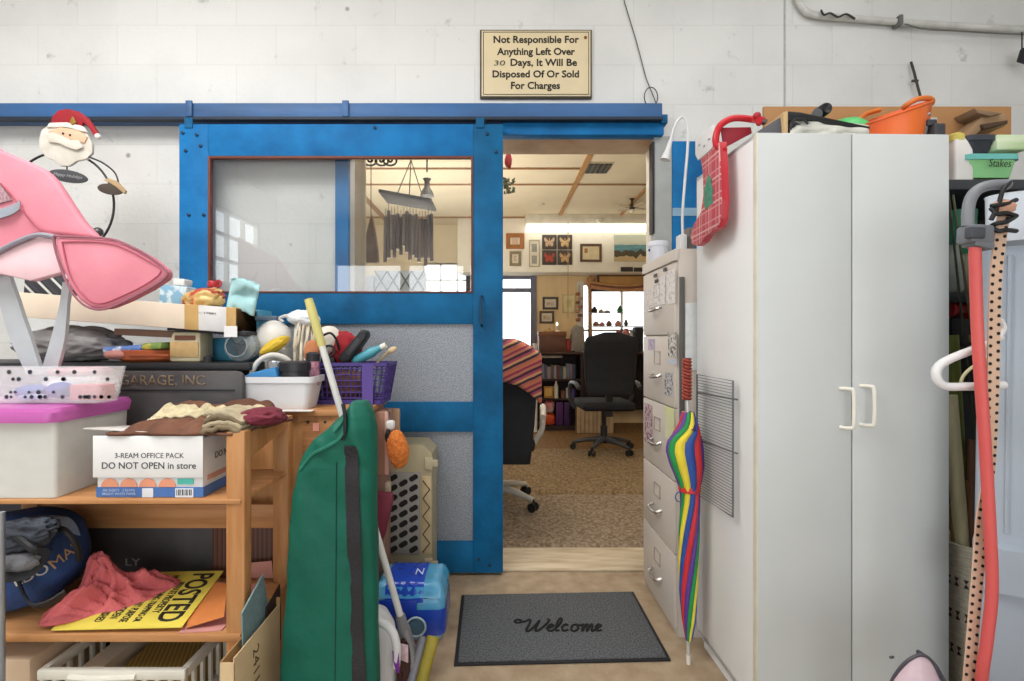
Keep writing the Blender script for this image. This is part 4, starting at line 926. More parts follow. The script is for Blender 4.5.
for i in range(9):
    t = i/8
    bar(V((xa1-.003, lerp(y0, y1, t), ztop)), V((xb1-.003, lerp(y0+.012, y1-.012, t), zbot))); bar(V((xa0+.003, lerp(y0, y1, t), ztop)), V((xb0+.003, lerp(y0+.012, y1-.012, t), zbot)))
for j in range(1, 7):
    t = j/7; z = lerp(ztop, zbot, t); x0 = lerp(xa0, xb0, t); x1 = lerp(xa1, xb1, t); ya = lerp(y0, y0+.012, t)+.003; yb = lerp(y1, y1-.012, t)-.003
    bar(V((x0, ya, z)), V((x1, ya, z))); bar(V((x0, yb, z)), V((x1, yb, z))); bar(V((x1-.003, ya, z)), V((x1-.003, yb, z))); bar(V((x0+.003, ya, z)), V((x0+.003, yb, z)))
b(mb, 'basket_body', PUR, pbk)
b(MB().b2((xx(362, y0), y0-.001, zbot), (xx(373, y0), y0+.004, ztop-.004)), 'corner_band', mat('#594593', .5), pbk)
# basket contents
ZB = UZ+.008
o = b(MB().blob(V((xx(345, 2.13), 2.15, ZB+.065)), (.10, .06, .06), sub=4, amp=.25, freq=3, seed=3, ridge=True, floor=ZB), 'brown_cloth', mat('#6d4a38', .9, var=.2), ang=180); tag(o, 'dark brown cloth filling the purple basket', 'cloth')
hb = T('ball_mask', 'cream and black rounded mask on top of the purple basket', 'mask', P(329, 352, 2.12))
b(MB().blob(P(328, 340, 2.14), (.056, .05, .062), (0, .4, 0), sub=4, amp=.06), 'mask_shell', mat('#dcd3c6', .5, var=.08), hb)
b(MB().tube(smoothpath([P(322, 336, 2.075), P(330, 333, 2.075), P(336, 339, 2.08), P(339, 350, 2.10)], 5), .005, 8), 'black_strap', BLACK, hb)
b(MB().tube([P(329, 351, 2.08)+V((.024*math.cos(a*PI/8), 0, .022*math.sin(a*PI/8))) for a in range(16)], .005, 6, closed=True), 'eye_ring', BLACK, hb)
b(MB().box(P(329, 372, 2.13), (.06, .05, .13), bev=.01), 'chin_guard', DARK, hb)
mb = MB().blob(P(343, 347, 2.15), (.07, .04, .06), (0, .2, 0), sub=4, amp=.35, freq=3, seed=14, ridge=True)
o = b(mb, 'red_cloth', mat('#a5262f', .85, var=.2), ang=180); tag(o, 'crumpled red cloth between the mask and black case in the basket', 'cloth')
bc = T('black_case', 'black oblong case with rounded end leaning in the purple basket', 'case', P(352, 362, 2.1))
b(MB().prism([P(x, y, 2.09) for x, y in ((337, 358), (352, 340), (358, 333), (361, 329), (366, 331), (367, 336), (361, 345), (350, 360), (342, 364))], (0, .07, 0), .008, 3), 'case_body', mat('#222226', .4, bump=.2, bscale=60), bc)
b(MB().prism([P(x, y, 2.085) for x, y in ((345, 353), (357, 338), (361, 341), (349, 357))], (0, .008, 0), .003), 'case_flap', mat('#333338', .4), bc)
tb = T('teal_bottle', 'teal plastic bottle lying aslant in the purple basket', 'bottle', P(366, 360, 2.13))
b(MB().tube([P(352, 362, 2.12), P(356, 360, 2.12), P(372, 352, 2.12), P(376, 350, 2.12), P(382, 347, 2.12)], [.006, .02, .022, .016, .012], 14), 'bottle_body', mat('#4f9fae', .35, var=.08), tb)
b(MB().tube([P(381, 347.5, 2.12), P(386, 345, 2.12)], .013, 12), 'bottle_cap', mat('#e5e0d3', .4), tb)
o = b(MB().lathe([(0, 0), (.028, 0), (.03, .1), (0, .1)], V((xx(377, 2.18), 2.18, ZB+.03)), 16), 'grey_beaker', clear_mat('beaker_plastic', '#8d9aa0', .6, .2)); tag(o, 'grey translucent beaker in the corner of the purple basket', 'beaker')
wd = T('wooden_spoon', 'pale wooden spoon handle poking out beside the teal bottle', 'spoon', P(390, 352, 2.16))
b(MB().tube([P(372, 368, 2.16), P(388, 352, 2.16)], .006, 8), 'spoon_handle', mat('#cdb48b', .7), wd); b(MB().blob(P(392, 350, 2.16), (.022, .01, .013), (0, -.5, 0), sub=3), 'spoon_bowl', mat('#d8c19a', .7), wd)

# brown boxes hanging over pet carrier ---------------------------------
kb = T('brown_carton', 'upright pinkish brown carton behind the green bag with pale edge', 'carton', P(378, 476, 2.12))
b(MB().b2((xx(375, 2.06), 2.06, zz(475, 2.06)-.0), (xx(387, 2.06), 2.19, zz(412, 2.06)), .004), 'carton_front', mat('#a97f6c', .8, var=.1), kb)
b(MB().b2((xx(385, 2.12), 2.195, zz(470, 2.12)), (xx(399, 2.2), 2.23, zz(409, 2.2)), .004), 'carton_back', mat('#bd9a7d', .8, var=.1), kb)
b(MB().b2((xx(384.5, 2.05), 2.052, zz(475, 2.05)), (xx(388, 2.05), 2.062, zz(412, 2.05)), .001), 'pale_edge', mat('#d3a79a', .7), kb)
b(MB().b2((xx(375, 2.06), 2.065, .001), (xx(384, 2.06), 2.19, zz(475, 2.06)-.001), .002), 'carton_base', mat('#8d6f60', .8), kb)
ob = T('orange_plush', 'orange fuzzy pointed plush toy hanging beside the brown carton', 'plush toy', P(397, 469, 2.02))
pts = [(386, 441), (389, 434), (394, 430), (401, 431), (407, 438), (409, 448), (405, 458), (398, 468), (392, 465), (388, 456)]
mb = MB().blob(P(397.5, 449, 2.02), (.043, .035, .078), (0, -.12, 0), sub=5, amp=.12, freq=3, seed=4)
mb.jitter(.004, 120)
b(mb, 'plush_body', mat('#e0823c', .95, scale=14, col2='#cf7434', bump=.7, bscale=180), ob, ang=180)
b(MB().blob(P(390.5, 425, 2.03), (.019, .014, .02), sub=3, amp=.1, e=.7), 'white_tag', mat('#e3e3e3', .6), ob)
b(MB().blob(P(388, 436, 2.02), (.012, .02, .03), sub=3, amp=.2), 'black_snout', BLACK, ob)
b(MB().tube([P(391, 421, 2.03), P(389, 412, 2.05), P(386, 409, 2.06)], .003, 6), 'loop_cord', DARK, ob)

# pet carrier ----------------------------------------------------------
pcr = T('pet_carrier', 'beige plastic pet carrier with grey vented side standing by the sliding door', 'pet carrier', (xx(385, 2.3), 2.35, 0))
BEI = mat('#b5aa8a', .5, var=.1, scale=5); y0 = 2.26
x0, x1 = xx(345, y0), xx(432, y0); zt_, zb_ = zz(445, y0), .0
b(MB().loft([[V((p.x, y0+(p.z-0)*0, p.y)) for p in [V((x, z, 0)) for x, z in ((x0, zb_+.02), (x0+.02, zb_), (x1-.02, zb_), (x1, zb_+.02), (x1, zt_-.04), (x1-.04, zt_), (x0+.04, zt_), (x0, zt_-.04))]], [V((p.x, 2.44, p.y)) for p in [V((x, z, 0)) for x, z in ((x0, zb_+.02), (x0+.02, zb_), (x1-.02, zb_), (x1, zb_+.02), (x1, zt_-.04), (x1-.04, zt_), (x0+.04, zt_), (x0, zt_-.04))]]]), 'carrier_body', BEI, pcr)
gx0, gx1, gz0, gz1 = xx(370, y0), xx(420, y0), zz(554, y0), zz(472, y0)
b(MB().b2((gx0, y0-.006, gz0), (gx1, y0+.002, gz1), .003), 'vent_plate', mat('#98938c', .5, var=.08), pcr)
mb = MB(); L_, W_ = .043, .020; a0 = math.radians(32); R_ = Matrix.Rotation(-a0, 3, 'Y')
for i in range(9):
    for j in range(6):
        cx = gx1-.028-.046*j; cz = gz0+.024+.046*i+(0.023 if j % 2 else 0)
        if cx < gx0+.02 or cz > gz1-.022: continue
        pl = []
        for s_, st_ in ((1, -90), (-1, 90)):
            for q in range(7):
                a = math.radians(st_+180*q/6); pl.append(R_ @ V((s_*(L_-W_)/2+W_/2*math.cos(a), 0, W_/2*math.sin(a)*1.15))+V((cx, y0-.0075, cz)))
        mb.prism(pl, (0, .004, 0))
b(mb, 'vent_holes', mat('#26221f', .9), pcr)
b(MB().b2((xx(421.5, y0), y0-.004, gz0), (x1-.004, y0+.002, zz(476, y0)), .002), 'edge_channel', mat('#c9b389', .5), pcr)
mb = MB(); xs_ = (xx(423, y0), xx(430, y0)); n_ = 8
mb.tube([V((xs_[i % 2], y0-.006, gz0+.01+(zz(478, y0)-gz0-.02)*i/n_)) for i in range(n_+1)], .003, 5)
b(mb, 'zigzag_rib', mat('#55483a', .6), pcr)
for py in (463, 564):
    b(MB().b2((xx(425, y0), y0-.012, zz(py+6, y0)), (xx(433, y0), y0, zz(py-6, y0)), .003).b2((xx(432, y0), y0-.010, zz(py+3.5, y0)), (xx(438, y0), y0+.002, zz(py-3.5, y0)), .003), 'clip', mat('#c2b797', .5), pcr)
# maroon folder
o = b(MB().prism([P(x, y, 2.0) for x, y in ((362, 492), (392, 493), (393, 500), (385, 535), (376, 556), (362, 575))], (0, .02, 0), .004), 'maroon_folder', mat('#6e1f35', .5, var=.1)); tag(o, 'maroon folder leaning against the vents of the pet carrier', 'folder')
o = b(MB().box(P(380, 487, 2.1), (.09, .03, .045), bev=.004), 'pale_tin', mat('#c9b9a0', .5)); tag(o, 'small pale box stuck above the maroon folder', 'box')

# green canopy bag -------------------------------------------------------
gb = T('green_bag', 'tall dark green fabric carry bag with a black strap standing on the floor', 'bag', (-.62, 1.55, 0))
rows = [(402, 351, 364), (408, 347, 368), (416, 340, 371), (428, 328, 373), (440, 313, 373.5), (455, 303, 374), (472, 296, 374), (500, 290, 374), (540, 287.5, 374.5), (590, 284.5, 375), (640, 281, 376), (690, 278, 377), (722, 277, 377)]
GY = 1.52; rings = []
for i, (py, l, r_) in enumerate(rows):
    hd = min(.05, .018+.012*i); n_ = 36; ring = []
    xc = (xx(l, GY)+xx(r_, GY))/2; hw = (xx(r_, GY)-xx(l, GY))/2; z = zz(py, GY)
    if i == len(rows)-1: z = .002
    for q in range(n_):
        a = 2*PI*q/n_; c, s_ = math.cos(a), math.sin(a)
        p = V((xc+hw*math.copysign(abs(c)**.8, c), GY+.03+hd*math.copysign(abs(s_)**.7, s_), z))
        ring.append(p)
    rings.append(ring)
rr = []
for A, B_ in zip(rings, rings[1:]):
    for t in range(5): rr.append([p.lerp(q, t/5) for p, q in zip(A, B_)])
rr.append(rings[-1])
for ring in rr:
    for p in ring:
        w_ = (1-abs(noise.noise(V((p.x*11, p.z*2.2, 3)))*2))*.011+(1-abs(noise.noise(V((p.x*16+p.z*9, p.z*7, 8)))*2))*.012*min(1, max(.25, (p.z-.3)*1.6))
        p.y += -w_ if p.y < GY+.03 else w_
        p.x += noise.noise(V((p.z*9, 1, 1)))*.004
mbg = MB().loft(rr)
GRN = mat('#0f6552', .55, spec=.3, scale=3, col2='#0a4e41', bump=.5, bscale=14, detail=6); bvg = bvh_of(mbg)
b(mbg, 'bag_body', GRN, gb, ang=180)
def front(px, py, off=.004):
    d_ = (P(px, py, 1)-V((0, 0, CH))).normalized(); h = bvg.ray_cast(V((0, 0, CH)), d_)
    return (h[0] if h[0] else P(px, py, GY))-d_*off
sp_ = [front(351+8*(i/26)**1.0+ (1 if i > 20 else 0), 446+i*10.2) for i in range(25)]+[V((xx(361, 1.5), 1.475, .03))]
b(ribbon(MB(), smoothpath(sp_, 2), .041, .004, (1, 0, 0)), 'black_strap', mat('#2c2a2e', .8, bump=.3, bscale=120), gb)
b(MB().tube([front(336.5-.7*i/10, 462+i*10.5, .001) for i in range(22)], .0018, 5), 'seam', mat('#0d4537', .8), gb)
b(MB().tube(smoothpath([front(300, 470, .002), front(312, 455, .003), front(325, 448, .004), front(338, 440, .004), front(345, 430, .004)], 4), .006, 6), 'fold_edge', mat('#1f735d', .7), gb)
b(MB().tube(smoothpath([front(334, 432, .003), front(342, 422, .004), front(346, 414, .004), front(344, 440, .004)], 4), .005, 6), 'fold_edge', mat('#1f735d', .7), gb)
b(MB().blob(P(357, 410, 1.55), (.02, .02, .02), sub=4, amp=.3, freq=3, seed=6, ridge=True), 'gathered_top', GRN, gb)
o = b(MB().tube(smoothpath([P(343, 404, 1.50), P(345, 415, 1.49), P(345, 430, 1.485), P(343, 440, 1.485)], 4), .006, 8), 'bag_clip', BLACK); o.parent = None; tag(o, 'black cord clipped at the gathered mouth of the green bag', 'cord')

# broom --------------------------------------------------------------
br_ = T('broom', 'long white broom handle with yellow grip leaning through the green bag', 'broom', P(410, 662, 1.80))
def bp(t): # from top to bottom
    return P(308.5, 299, 1.72).lerp(P(403, 625, 1.72), t)
b(MB().tube([bp(0), bp(.03), bp(.14), bp(.145)], [.014, .016, .014, .012], 14), 'yellow_grip', mat('#d9d183', .45), br_)
b(MB().tube([bp(.14), bp(1)], .0115, 14), 'pole', mat('#dcdcd8', .35), br_)
b(MB().tube([bp(.97), P(406, 640, 1.72), P(408, 660, 1.72)], [.017, .022, .016], 12), 'socket', mat('#7f8084', .5), br_)
b(MB().prism([P(x, y, 1.70) for x, y in ((401, 634), (407, 630), (413, 652), (418, 681), (414, 705), (400, 705), (404, 681), (405, 655))], (0, .05, 0), .008), 'broom_head', mat('#8c8b8f', .5), br_)
b(MB().b2((xx(399, 1.71), 1.70, .0), (xx(417, 1.71), 1.76, zz(703, 1.71)), .004), 'bristles', mat('#6f6e6c', .9, scale=120, stretch=(1, 1, .1)), br_)

# jug ----------------------------------------------------------------
jg = T('white_jug', 'white plastic jug with grip hollow and purple label behind the green bag', 'jug', (xx(372, 1.62), 1.68, 0))
JW = mat('#d6d6d8', .4, var=.05)
prof = [(0, 0), (.085, 0), (.09, .01), (.09, .17), (.085, .20), (.06, .245), (.03, .262), (.028, .285), (0, .285)]
b(MB().lathe(prof, V((xx(367, 1.66), 1.69, 0)), 32, None, True, 1, .75), 'jug_body', JW, jg)
b(MB().tube(smoothpath([V((xx(379, 1.66), 1.625, .25)), V((xx(393, 1.66), 1.62, .225)), V((xx(399, 1.66), 1.62, .17)), V((xx(398, 1.66), 1.625, .10))], 6), .014, 10), 'grip', JW, jg)
b(MB().lathe([(0, 0), (.032, 0), (.032, .025), (0, .027)], V((xx(367, 1.66), 1.69, .275)), 24), 'cap', mat('#c9c9cc', .4), jg)
b(MB().prism([P(x, y, 1.61) for x, y in ((392, 651), (399, 652), (399, 674), (396, 672), (393, 662))], (0, .02, 0), .002), 'purple_label', mat('#7d2f94', .5), jg)
o = b(MB().prism([P(x, y, 1.66) for x, y in ((399.5, 644), (408, 646), (408, 663), (400, 660))], (0, .006, 0), .001), 'pink_card', mat('#d6bdc5', .6, scale=60, col2='#b99aa5')); tag(o, 'small pale pink tag beside the jug and broom socket', 'tag')
o = b(MB().blob((xx(403, 1.68), 1.70, .06), (.02, .03, .075), sub=4, amp=.3, freq=3, ridge=True, floor=.001), 'brown_cloth', mat('#4c2f2a', .9)); tag(o, 'dark brown rag between the jug and broom on the floor', 'cloth')
# yellow pool noodle / umbrella
o = b(MB().tube(smoothpath([P(433, 636, 1.74), P(430, 650, 1.72), P(424, 672, 1.70), P(418, 700, 1.66), P(414, 722, 1.62)], 5), [.021]*21, 12) , 'foam_tube', mat('#a99a3c', .6, scale=12, col2='#8f812c')); tag(o, 'olive yellow foam tube leaning on the water pack', 'tube')
o = b(MB().tube(smoothpath([P(424, 637, 1.76), P(419, 655, 1.73), P(412, 678, 1.70), P(408, 700, 1.66), P(404, 718, 1.64)], 5), .018, 12), 'grey_tube', mat('#86858c', .5)); tag(o, 'grey plastic tube between broom head and olive foam tube', 'tube')

# water bottles pack -------------------------------------------------
wp = T('water_pack', 'shrink wrapped pack of water bottles in blue film on the concrete floor', 'water pack', (-.34, 2.03, 0))
BT = clear_mat('bottle_plastic', '#bcdcec', .45, .08)
wx0, wx1, wy0_, wy1_ = xx(372, 1.92), xx(443, 1.92), 1.92, 2.13
nx_, ny_ = 4, 3; rb_ = (wx1-wx0)/nx_/2*.97
for i in range(nx_):
    for j in range(ny_):
        c = V((wx0+(wx1-wx0)*(i+.5)/nx_, wy0_+.035+j*.07, .004))
        bo = b(MB().lathe([(0, 0), (rb_*.9, 0), (rb_, .01), (rb_, .05), (rb_*.93, .055), (rb_, .06), (rb_, .14), (rb_*.8, .165), (.014, .185), (.013, .20), (0, .20)], c, 16), 'water_bottle', BT, wp)
        b(MB().lathe([(0, 0), (.0155, 0), (.0155, .013), (0, .014)], c+V((0, 0, .195)), 12), 'bottle_cap', mat('#d9e4ea', .4), bo)
FILM = clear_mat('blue_film', '#1c3fb8', .8, .12); FILM2 = clear_mat('pale_film', '#55b4e4', .6, .1)
def wrapring(z, g): return [p+V((noise.noise(V((p.x*30, p.y*30, z*20)))*.004, noise.noise(V((p.y*30, p.x*30, z*20+5)))*.004, 0)) for p in rrect(wx0-g, wx1+g, wy0_-g, wy1_+g, z, .03, 4)]
b(MB().loft([wrapring(z, g) for z, g in ((.075, .006), (.11, .007), (.15, .005), (.165, 0.))], cap=False), 'pale_film', FILM2, wp)
b(MB().loft([wrapring(z, g) for z, g in ((.03, .008), (.06, .009), (.10, .009), (.128, .008))], cap=False), 'blue_film', FILM, wp)
b(MB().grid(lambda u, v: V((wx0+.05+(wx1-wx0-.125)*u, wy0_-.009+(wy1_-wy0_+.018)*v, .230-.075*max(0, abs(2*v-1))**7+.004*noise.noise(V((u*9, v*6, 4))))), 20, 24), 'blue_top_band', FILM, wp)
b(MB().grid(lambda u, v: V((wx0-.004+(wx1-wx0+.008)*u, wy0_-.006+(wy1_-wy0_+.012)*v, .226-.055*max(abs(2*v-1)**7, abs(2*u-1)**9)+noise.noise(V((u*5, v*4, 2)))*.004-.006*(1-abs(noise.noise(V((u*9, v*7, 5)))*2))*0)), 20, 16), 'top_film', FILM2, wp)
b(MB().b2((wx0+.015, wy0_-.012, .09), (wx1-.10, wy0_-.008, .165), .003), 'logo_patch', mat('#1e3fae', .3), wp)
b(MB().lathe([(.030, 0), (.034, .004), (.030, .010), (.0, .012)], P(416, 627, 1.905), 24, MX, cap=True), 'bottle_end', mat('#5d7f95', .2, .2), wp)
b(MB().tube([P(416, 627, 1.895)+V((.036*math.cos(a*PI/12), 0, .036*math.sin(a*PI/12))) for a in range(24)], .004, 6, closed=True), 'rim_ring', mat('#b9ced8', .2), wp)
text('lettering', 'N', V((xx(420, 2.0), 2.0, .2345)), .05, mat('#c9d6f0', .4), wp, u=V((1, 0, 0)), v=V((0, 1, 0)), width=.03)

# welcome mat --------------------------------------------------------
dm = T('door_mat', 'dark grey rectangular doormat with Welcome in cursive on the concrete floor', 'doormat', (0.03, 2.05, 0))
m0, m1, m2, m3 = V((xx(454, 1.775), 1.775, 0)), V((xx(671, 1.803), 1.803, 0)), V((xx(633.5, 2.29), 2.29, 0)), V((xx(461.5, 2.26), 2.26, 0))
b(MB().prism([m0, m1, m2, m3], (0, 0, .009), .003), 'rubber_edge', mat('#1f1f22', .7), dm)
cc = (m0+m1+m2+m3)/4
b(MB().prism([cc+(p-cc)*.965+V((0, 0, .009)) for p in (m0, m1, m2, m3)], (0, 0, .004), .001), 'mat_pile', mat('#66686b', .95, scale=150, col2='#494b4e', bump=.7, bscale=260, thr=(.4, .6), detail=2), dm)
# cursive word as one pen line, x to the right, y up (units of x-height)
W = [(-.35, 1.55), (-.75, 1.75), (-1.0, 1.45), (-.6, 1.25), (.1, 1.5), (.45, 1.75), (.55, 1.2), (.45, .2), (.7, 0), (1.15, .8), (1.4, 1.55), (1.3, .6), (1.35, .05), (1.7, .2), (2.2, 1.1), (2.35, 1.7), (2.15, 1.75)]
e_ = lambda o: [(o, .35), (o+.45, .6), (o+.6, .85), (o+.35, 1.0), (o+.1, .6), (o+.3, .08), (o+.7, .15)]
l_ = lambda o: [(o, .25), (o+.5, 1.1), (o+.6, 1.8), (o+.35, 1.85), (o+.2, .9), (o+.3, .1), (o+.6, .12)]
c_ = lambda o: [(o+.6, .85), (o+.35, 1.0), (o+.08, .6), (o+.25, .05), (o+.7, .2)]
o_ = lambda o: [(o+.5, .98), (o+.15, .85), (o+.1, .2), (o+.45, .02), (o+.75, .4), (o+.55, .95), (o+.75, .85), (o+1., .85)]
m_ = lambda o: [(o, .9), (o+.15, .95), (o+.1, 0), (o+.35, .85), (o+.55, .95), (o+.55, 0), (o+.8, .85), (o+1.0, .95), (o+1.0, .1), (o+1.25, .12)]
strokes = [W, e_(2.3)+l_(3.0)[1:], c_(3.72), o_(4.62)+m_(5.67)+e_(6.92)[1:]]
wc = V((xx(553, 2.0), 2.005, .0135)); sc_ = .0415
uu = V((1, 0, 0)); vv = V((.0, 1, 0))
mb = MB()
for s_ in strokes:
    pts = smoothpath([wc+uu*((x-3.1)*sc_+ y*.012)+vv*((y-.8)*sc_*1.12) for x, y in s_], 6)
    mb.tube(pts, .0052, 6)
b(mb, 'lettering', mat('#0e0e10', .8), dm)
# ================================================================== tall white cabinet
def bl(mb, name, m, parent, **k): return b(mb.xf(wm(parent)), name, m, parent, **k)
CW, CD, CHT = .585, .425, 1.778
wc_ = T('white_cabinet', 'tall white two-door storage cabinet with loop handles beside the filing cabinet', 'cabinet', (.768, 1.483, 0), math.radians(1.3))
CWM = mat('#e8e9e9', .4, var=.03, scale=2); CWD = mat('#cdd1d1', .42, scale=2.5, col2='#c7cbcb', bump=.02, bscale=8)  # carcass paler than the doors: brighter side light put into its colour
mb = MB().b2((0, .02, .05), (.016, CD, CHT), .002).b2((CW-.016, .02, .05), (CW, CD, CHT), .002).b2((0, .02, CHT-.016), (CW, CD, CHT), .002).b2((0, CD-.006, .05), (CW, CD, CHT)).b2((0, .02, .05), (CW, CD, .07)).b2((.02, .05, 0), (CW-.02, CD-.02, .05))
bl(mb, 'carcass', CWM, wc_)
seam = .287
for nm, xa_, xb_ in (('door_leaf', .002, seam-.002), ('door_leaf', seam+.002, CW-.002)):
    dl = bl(MB().b2((xa_, 0, .055), (xb_, .0185, CHT-.002), .003), nm, CWD, wc_)
    hx = seam-.016 if xa_ < seam-.1 else seam+.045
    hx0 = hx-.022 if xa_ < seam-.1 else hx-.022
    zt = CH-(388 if xa_ < seam-.1 else 385.5)/F*1.5+340/F*1.5; zb = zt-.115
    pts = smoothpath([V((hx0, 0, zt)), V((hx-.006, -.02, zt)), V((hx, -.028, zt-.012)), V((hx, -.028, zb+.012)), V((hx-.006, -.02, zb)), V((hx0, 0, zb))], 5)
    bl(MB().tube(pts, .0055, 10), 'handle', mat('#e6e3d8', .3, var=.05), dl)
bl(MB().b2((-.001, .0, .055), (.0035, .019, CHT-.002), .001), 'edge_strip', mat('#e2ddcb', .5), wc_)
# wire rack on its side
rk = T('wire_rack', 'dark wire oven rack hanging on the side of the tall white cabinet', 'rack', (.745, 1.75, .6))
def SP(px, py, X=.738): return PX(px, py, X)
a_, b__, c_, d_ = PX(733, 381, .742), PX(733, 517, .742), PX(697, 494, .728), PX(697, 374.5, .728)
def rk_(u, v): # u along depth (0 front), v down
    return a_.lerp(d_, u).lerp(b__.lerp(c_, u), v)
WIR = mat('#74767a', .4, .5)
b(MB().tube([rk_(0, 0), rk_(1, 0), rk_(1, 1), rk_(0, 1)], .0034, 8, closed=True), 'rack_frame', WIR, rk)
mb = MB()
for i in range(1, 44): mb.tube([rk_(0, i/44), rk_(1, i/44)], .0012, 5)
b(mb, 'rack_wires', WIR, rk)
for v in (.13, .52): b(MB().tube([rk_(-.1, v), rk_(1, v+.02)], .003, 6), 'cross_bar', WIR, rk)

# ================================================================== filing cabinet
FX0, FX1, FY0, FY1, FH = .690, 1.27, 1.945, 2.385, 1.516
fc = T('filing_cabinet', 'beige five-drawer metal filing cabinet with stickers between doorway and white cabinet', 'filing cabinet', (.98, 2.16, 0))
FB = mat('#c7beb5', .45, var=.06, scale=3, bump=.03, bscale=20); FB2 = mat('#cdc4bb', .45, var=.05, scale=3)
b(MB().b2((FX0+.012, FY0, 0), (FX1, FY1, FH), .004), 'carcass', FB, fc)
b(MB().b2((FX0-.002, FY0, FH-.045), (FX0+.02, FY1, FH), .003), 'top_rim', FB2, fc)
nD = 5; z0_ = .03; dh = (FH-.05-z0_)/nD
dws = []
for i in range(nD):
    za = z0_+dh*i+.003; zb = z0_+dh*(i+1)-.003
    dw = b(MB().b2((FX0, FY0+.012, za), (FX0+.014, FY1-.012, zb), .003), 'drawer', FB2, fc); dws.append(dw)
    zm = za+dh*.38; ym = (FY0+FY1)/2
    b(MB().tube(smoothpath([V((FX0, ym-.055, zm+.008)), V((FX0-.022, ym-.045, zm)), V((FX0-.026, ym, zm-.004)), V((FX0-.022, ym+.045, zm)), V((FX0, ym+.055, zm+.008))], 5), .0065, 8), 'handle', mat('#b9b7b4', .25, .8), dw)
    zm2 = za+dh*.66
    mb = MB()
    for q in ((ym-.04, ym+.04, zm2-.028, zm2-.025), (ym-.04, ym+.04, zm2+.025, zm2+.028)): mb.b2((FX0-.003, q[0], q[2]), (FX0, q[1], q[3]))
    for y_ in (ym-.04, ym+.037): mb.b2((FX0-.003, y_, zm2-.028), (FX0, y_+.003, zm2+.028))
    b(mb, 'label_holder', mat('#b3a79c', .4, .3), dw)
# papers & stickers (flat on the drawer fronts): (drawer, y0,y1,z0,z1 fractions)
def stick(i, px0, px1, py0, py1, m, nm, lb, X=FX0-.0022, cat='sticker', grp=None):
    A_ = PX(px0, py0, X); B_ = PX(px1, py0, X); C_ = PX(px1, py1, X)
    za = A_.z; 
    zl = PX((px0+px1)/2, (py0+py1)/2, X)
    hz = abs(PX((px0+px1)/2, py0, X).z-PX((px0+px1)/2, py1, X).z)/2
    o = b(MB().b2((X, min(A_.y, B_.y), zl.z-hz), (X+.0012, max(A_.y, B_.y), zl.z+hz)), nm, m); tag(o, lb, cat, grp); return o
PAP = mat('#dcd8d4', .6, scale=60, col2='#b9b5b8', thr=(.40, .5)); PAP2 = mat('#d8d0cd', .6, scale=90, col2='#a9a4a8', thr=(.40, .48))
stick(4, 646, 654, 290, 312, PAP2, 'paper_note', 'faint handwritten note on the top filing drawer by the doorway edge', cat='note')
stick(4, 654, 665, 278, 305, PAP, 'paper_note', 'pale printed sheet in the middle of the top filing drawer', cat='note')
stick(4, 666, 675, 270, 304, PAP, 'paper_note', 'narrow white checklist on the top filing drawer near the white cabinet', cat='note')
for px, py, lb in ((655, 275.5, 'upper'), (664.5, 269.5, 'topmost'), (656, 281, 'lower')): stick(4, px-1.5, px+1.8, py-1.7, py+1.7, mat('#3f4038', .5), 'magnet', lb+' small dark magnet on the top filing drawer', X=FX0-.006, cat='magnet', grp='magnets on the top filing drawer')
stick(3, 668, 676, 332, 357, mat('#cfcac2', .5, scale=70, col2='#4f4c46', thr=(.45, .5)), 'sticker', 'black and white barred sticker on the second filing drawer from the top')
stick(3, 668, 676, 359, 364, mat('#c5cfdf', .5, scale=60), 'sticker', 'pale blue sticker below the barred sticker on the second drawer')
stick(3, 664.5, 672.5, 373, 396, mat('#c2c1c2', .5, scale=80, col2='#4c4b50', thr=(.45, .5)), 'sticker', 'grey scribbled sticker at the bottom of the second drawer')
stick(3, 648, 654, 339, 350, mat('#c9bfd0', .5, scale=60, col2='#8d7fa3'), 'sticker', 'small pale violet sticker on the second filing drawer')
stick(2, 644.5, 652, 404, 444, mat('#c6b3b4', .5, scale=55, col2='#7b4560', thr=(.45, .52)), 'sticker', 'tall plum coloured sticker on the third filing drawer')
stick(2, 665, 674, 407, 440, mat('#d9d8c5', .5, scale=12, col2='#d3d898'), 'paper_note', 'tall pale yellow green note on the third filing drawer behind the umbrella', cat='note')
# side of the filing cabinet
o = b(MB().b2((FX0+.014+(.0), FY0-.008, zz(437, FY0)), (FX0+.034, FY0-.001, zz(277, FY0)), .002), 'magnetic_strip', mat('#5b5956', .5)); tag(o, 'long dark grey strip stuck to the end panel of the filing cabinet', 'strip')
o = b(MB().b2((FX0+.037, FY0-.004, zz(370, FY0)), (.775, FY0-.001, zz(303, FY0)), .0), 'white_sheet', mat('#e3e3e4', .6, scale=30, col2='#cfd6d6')); tag(o, 'white sheet of paper stuck on the end panel of the filing cabinet', 'paper')
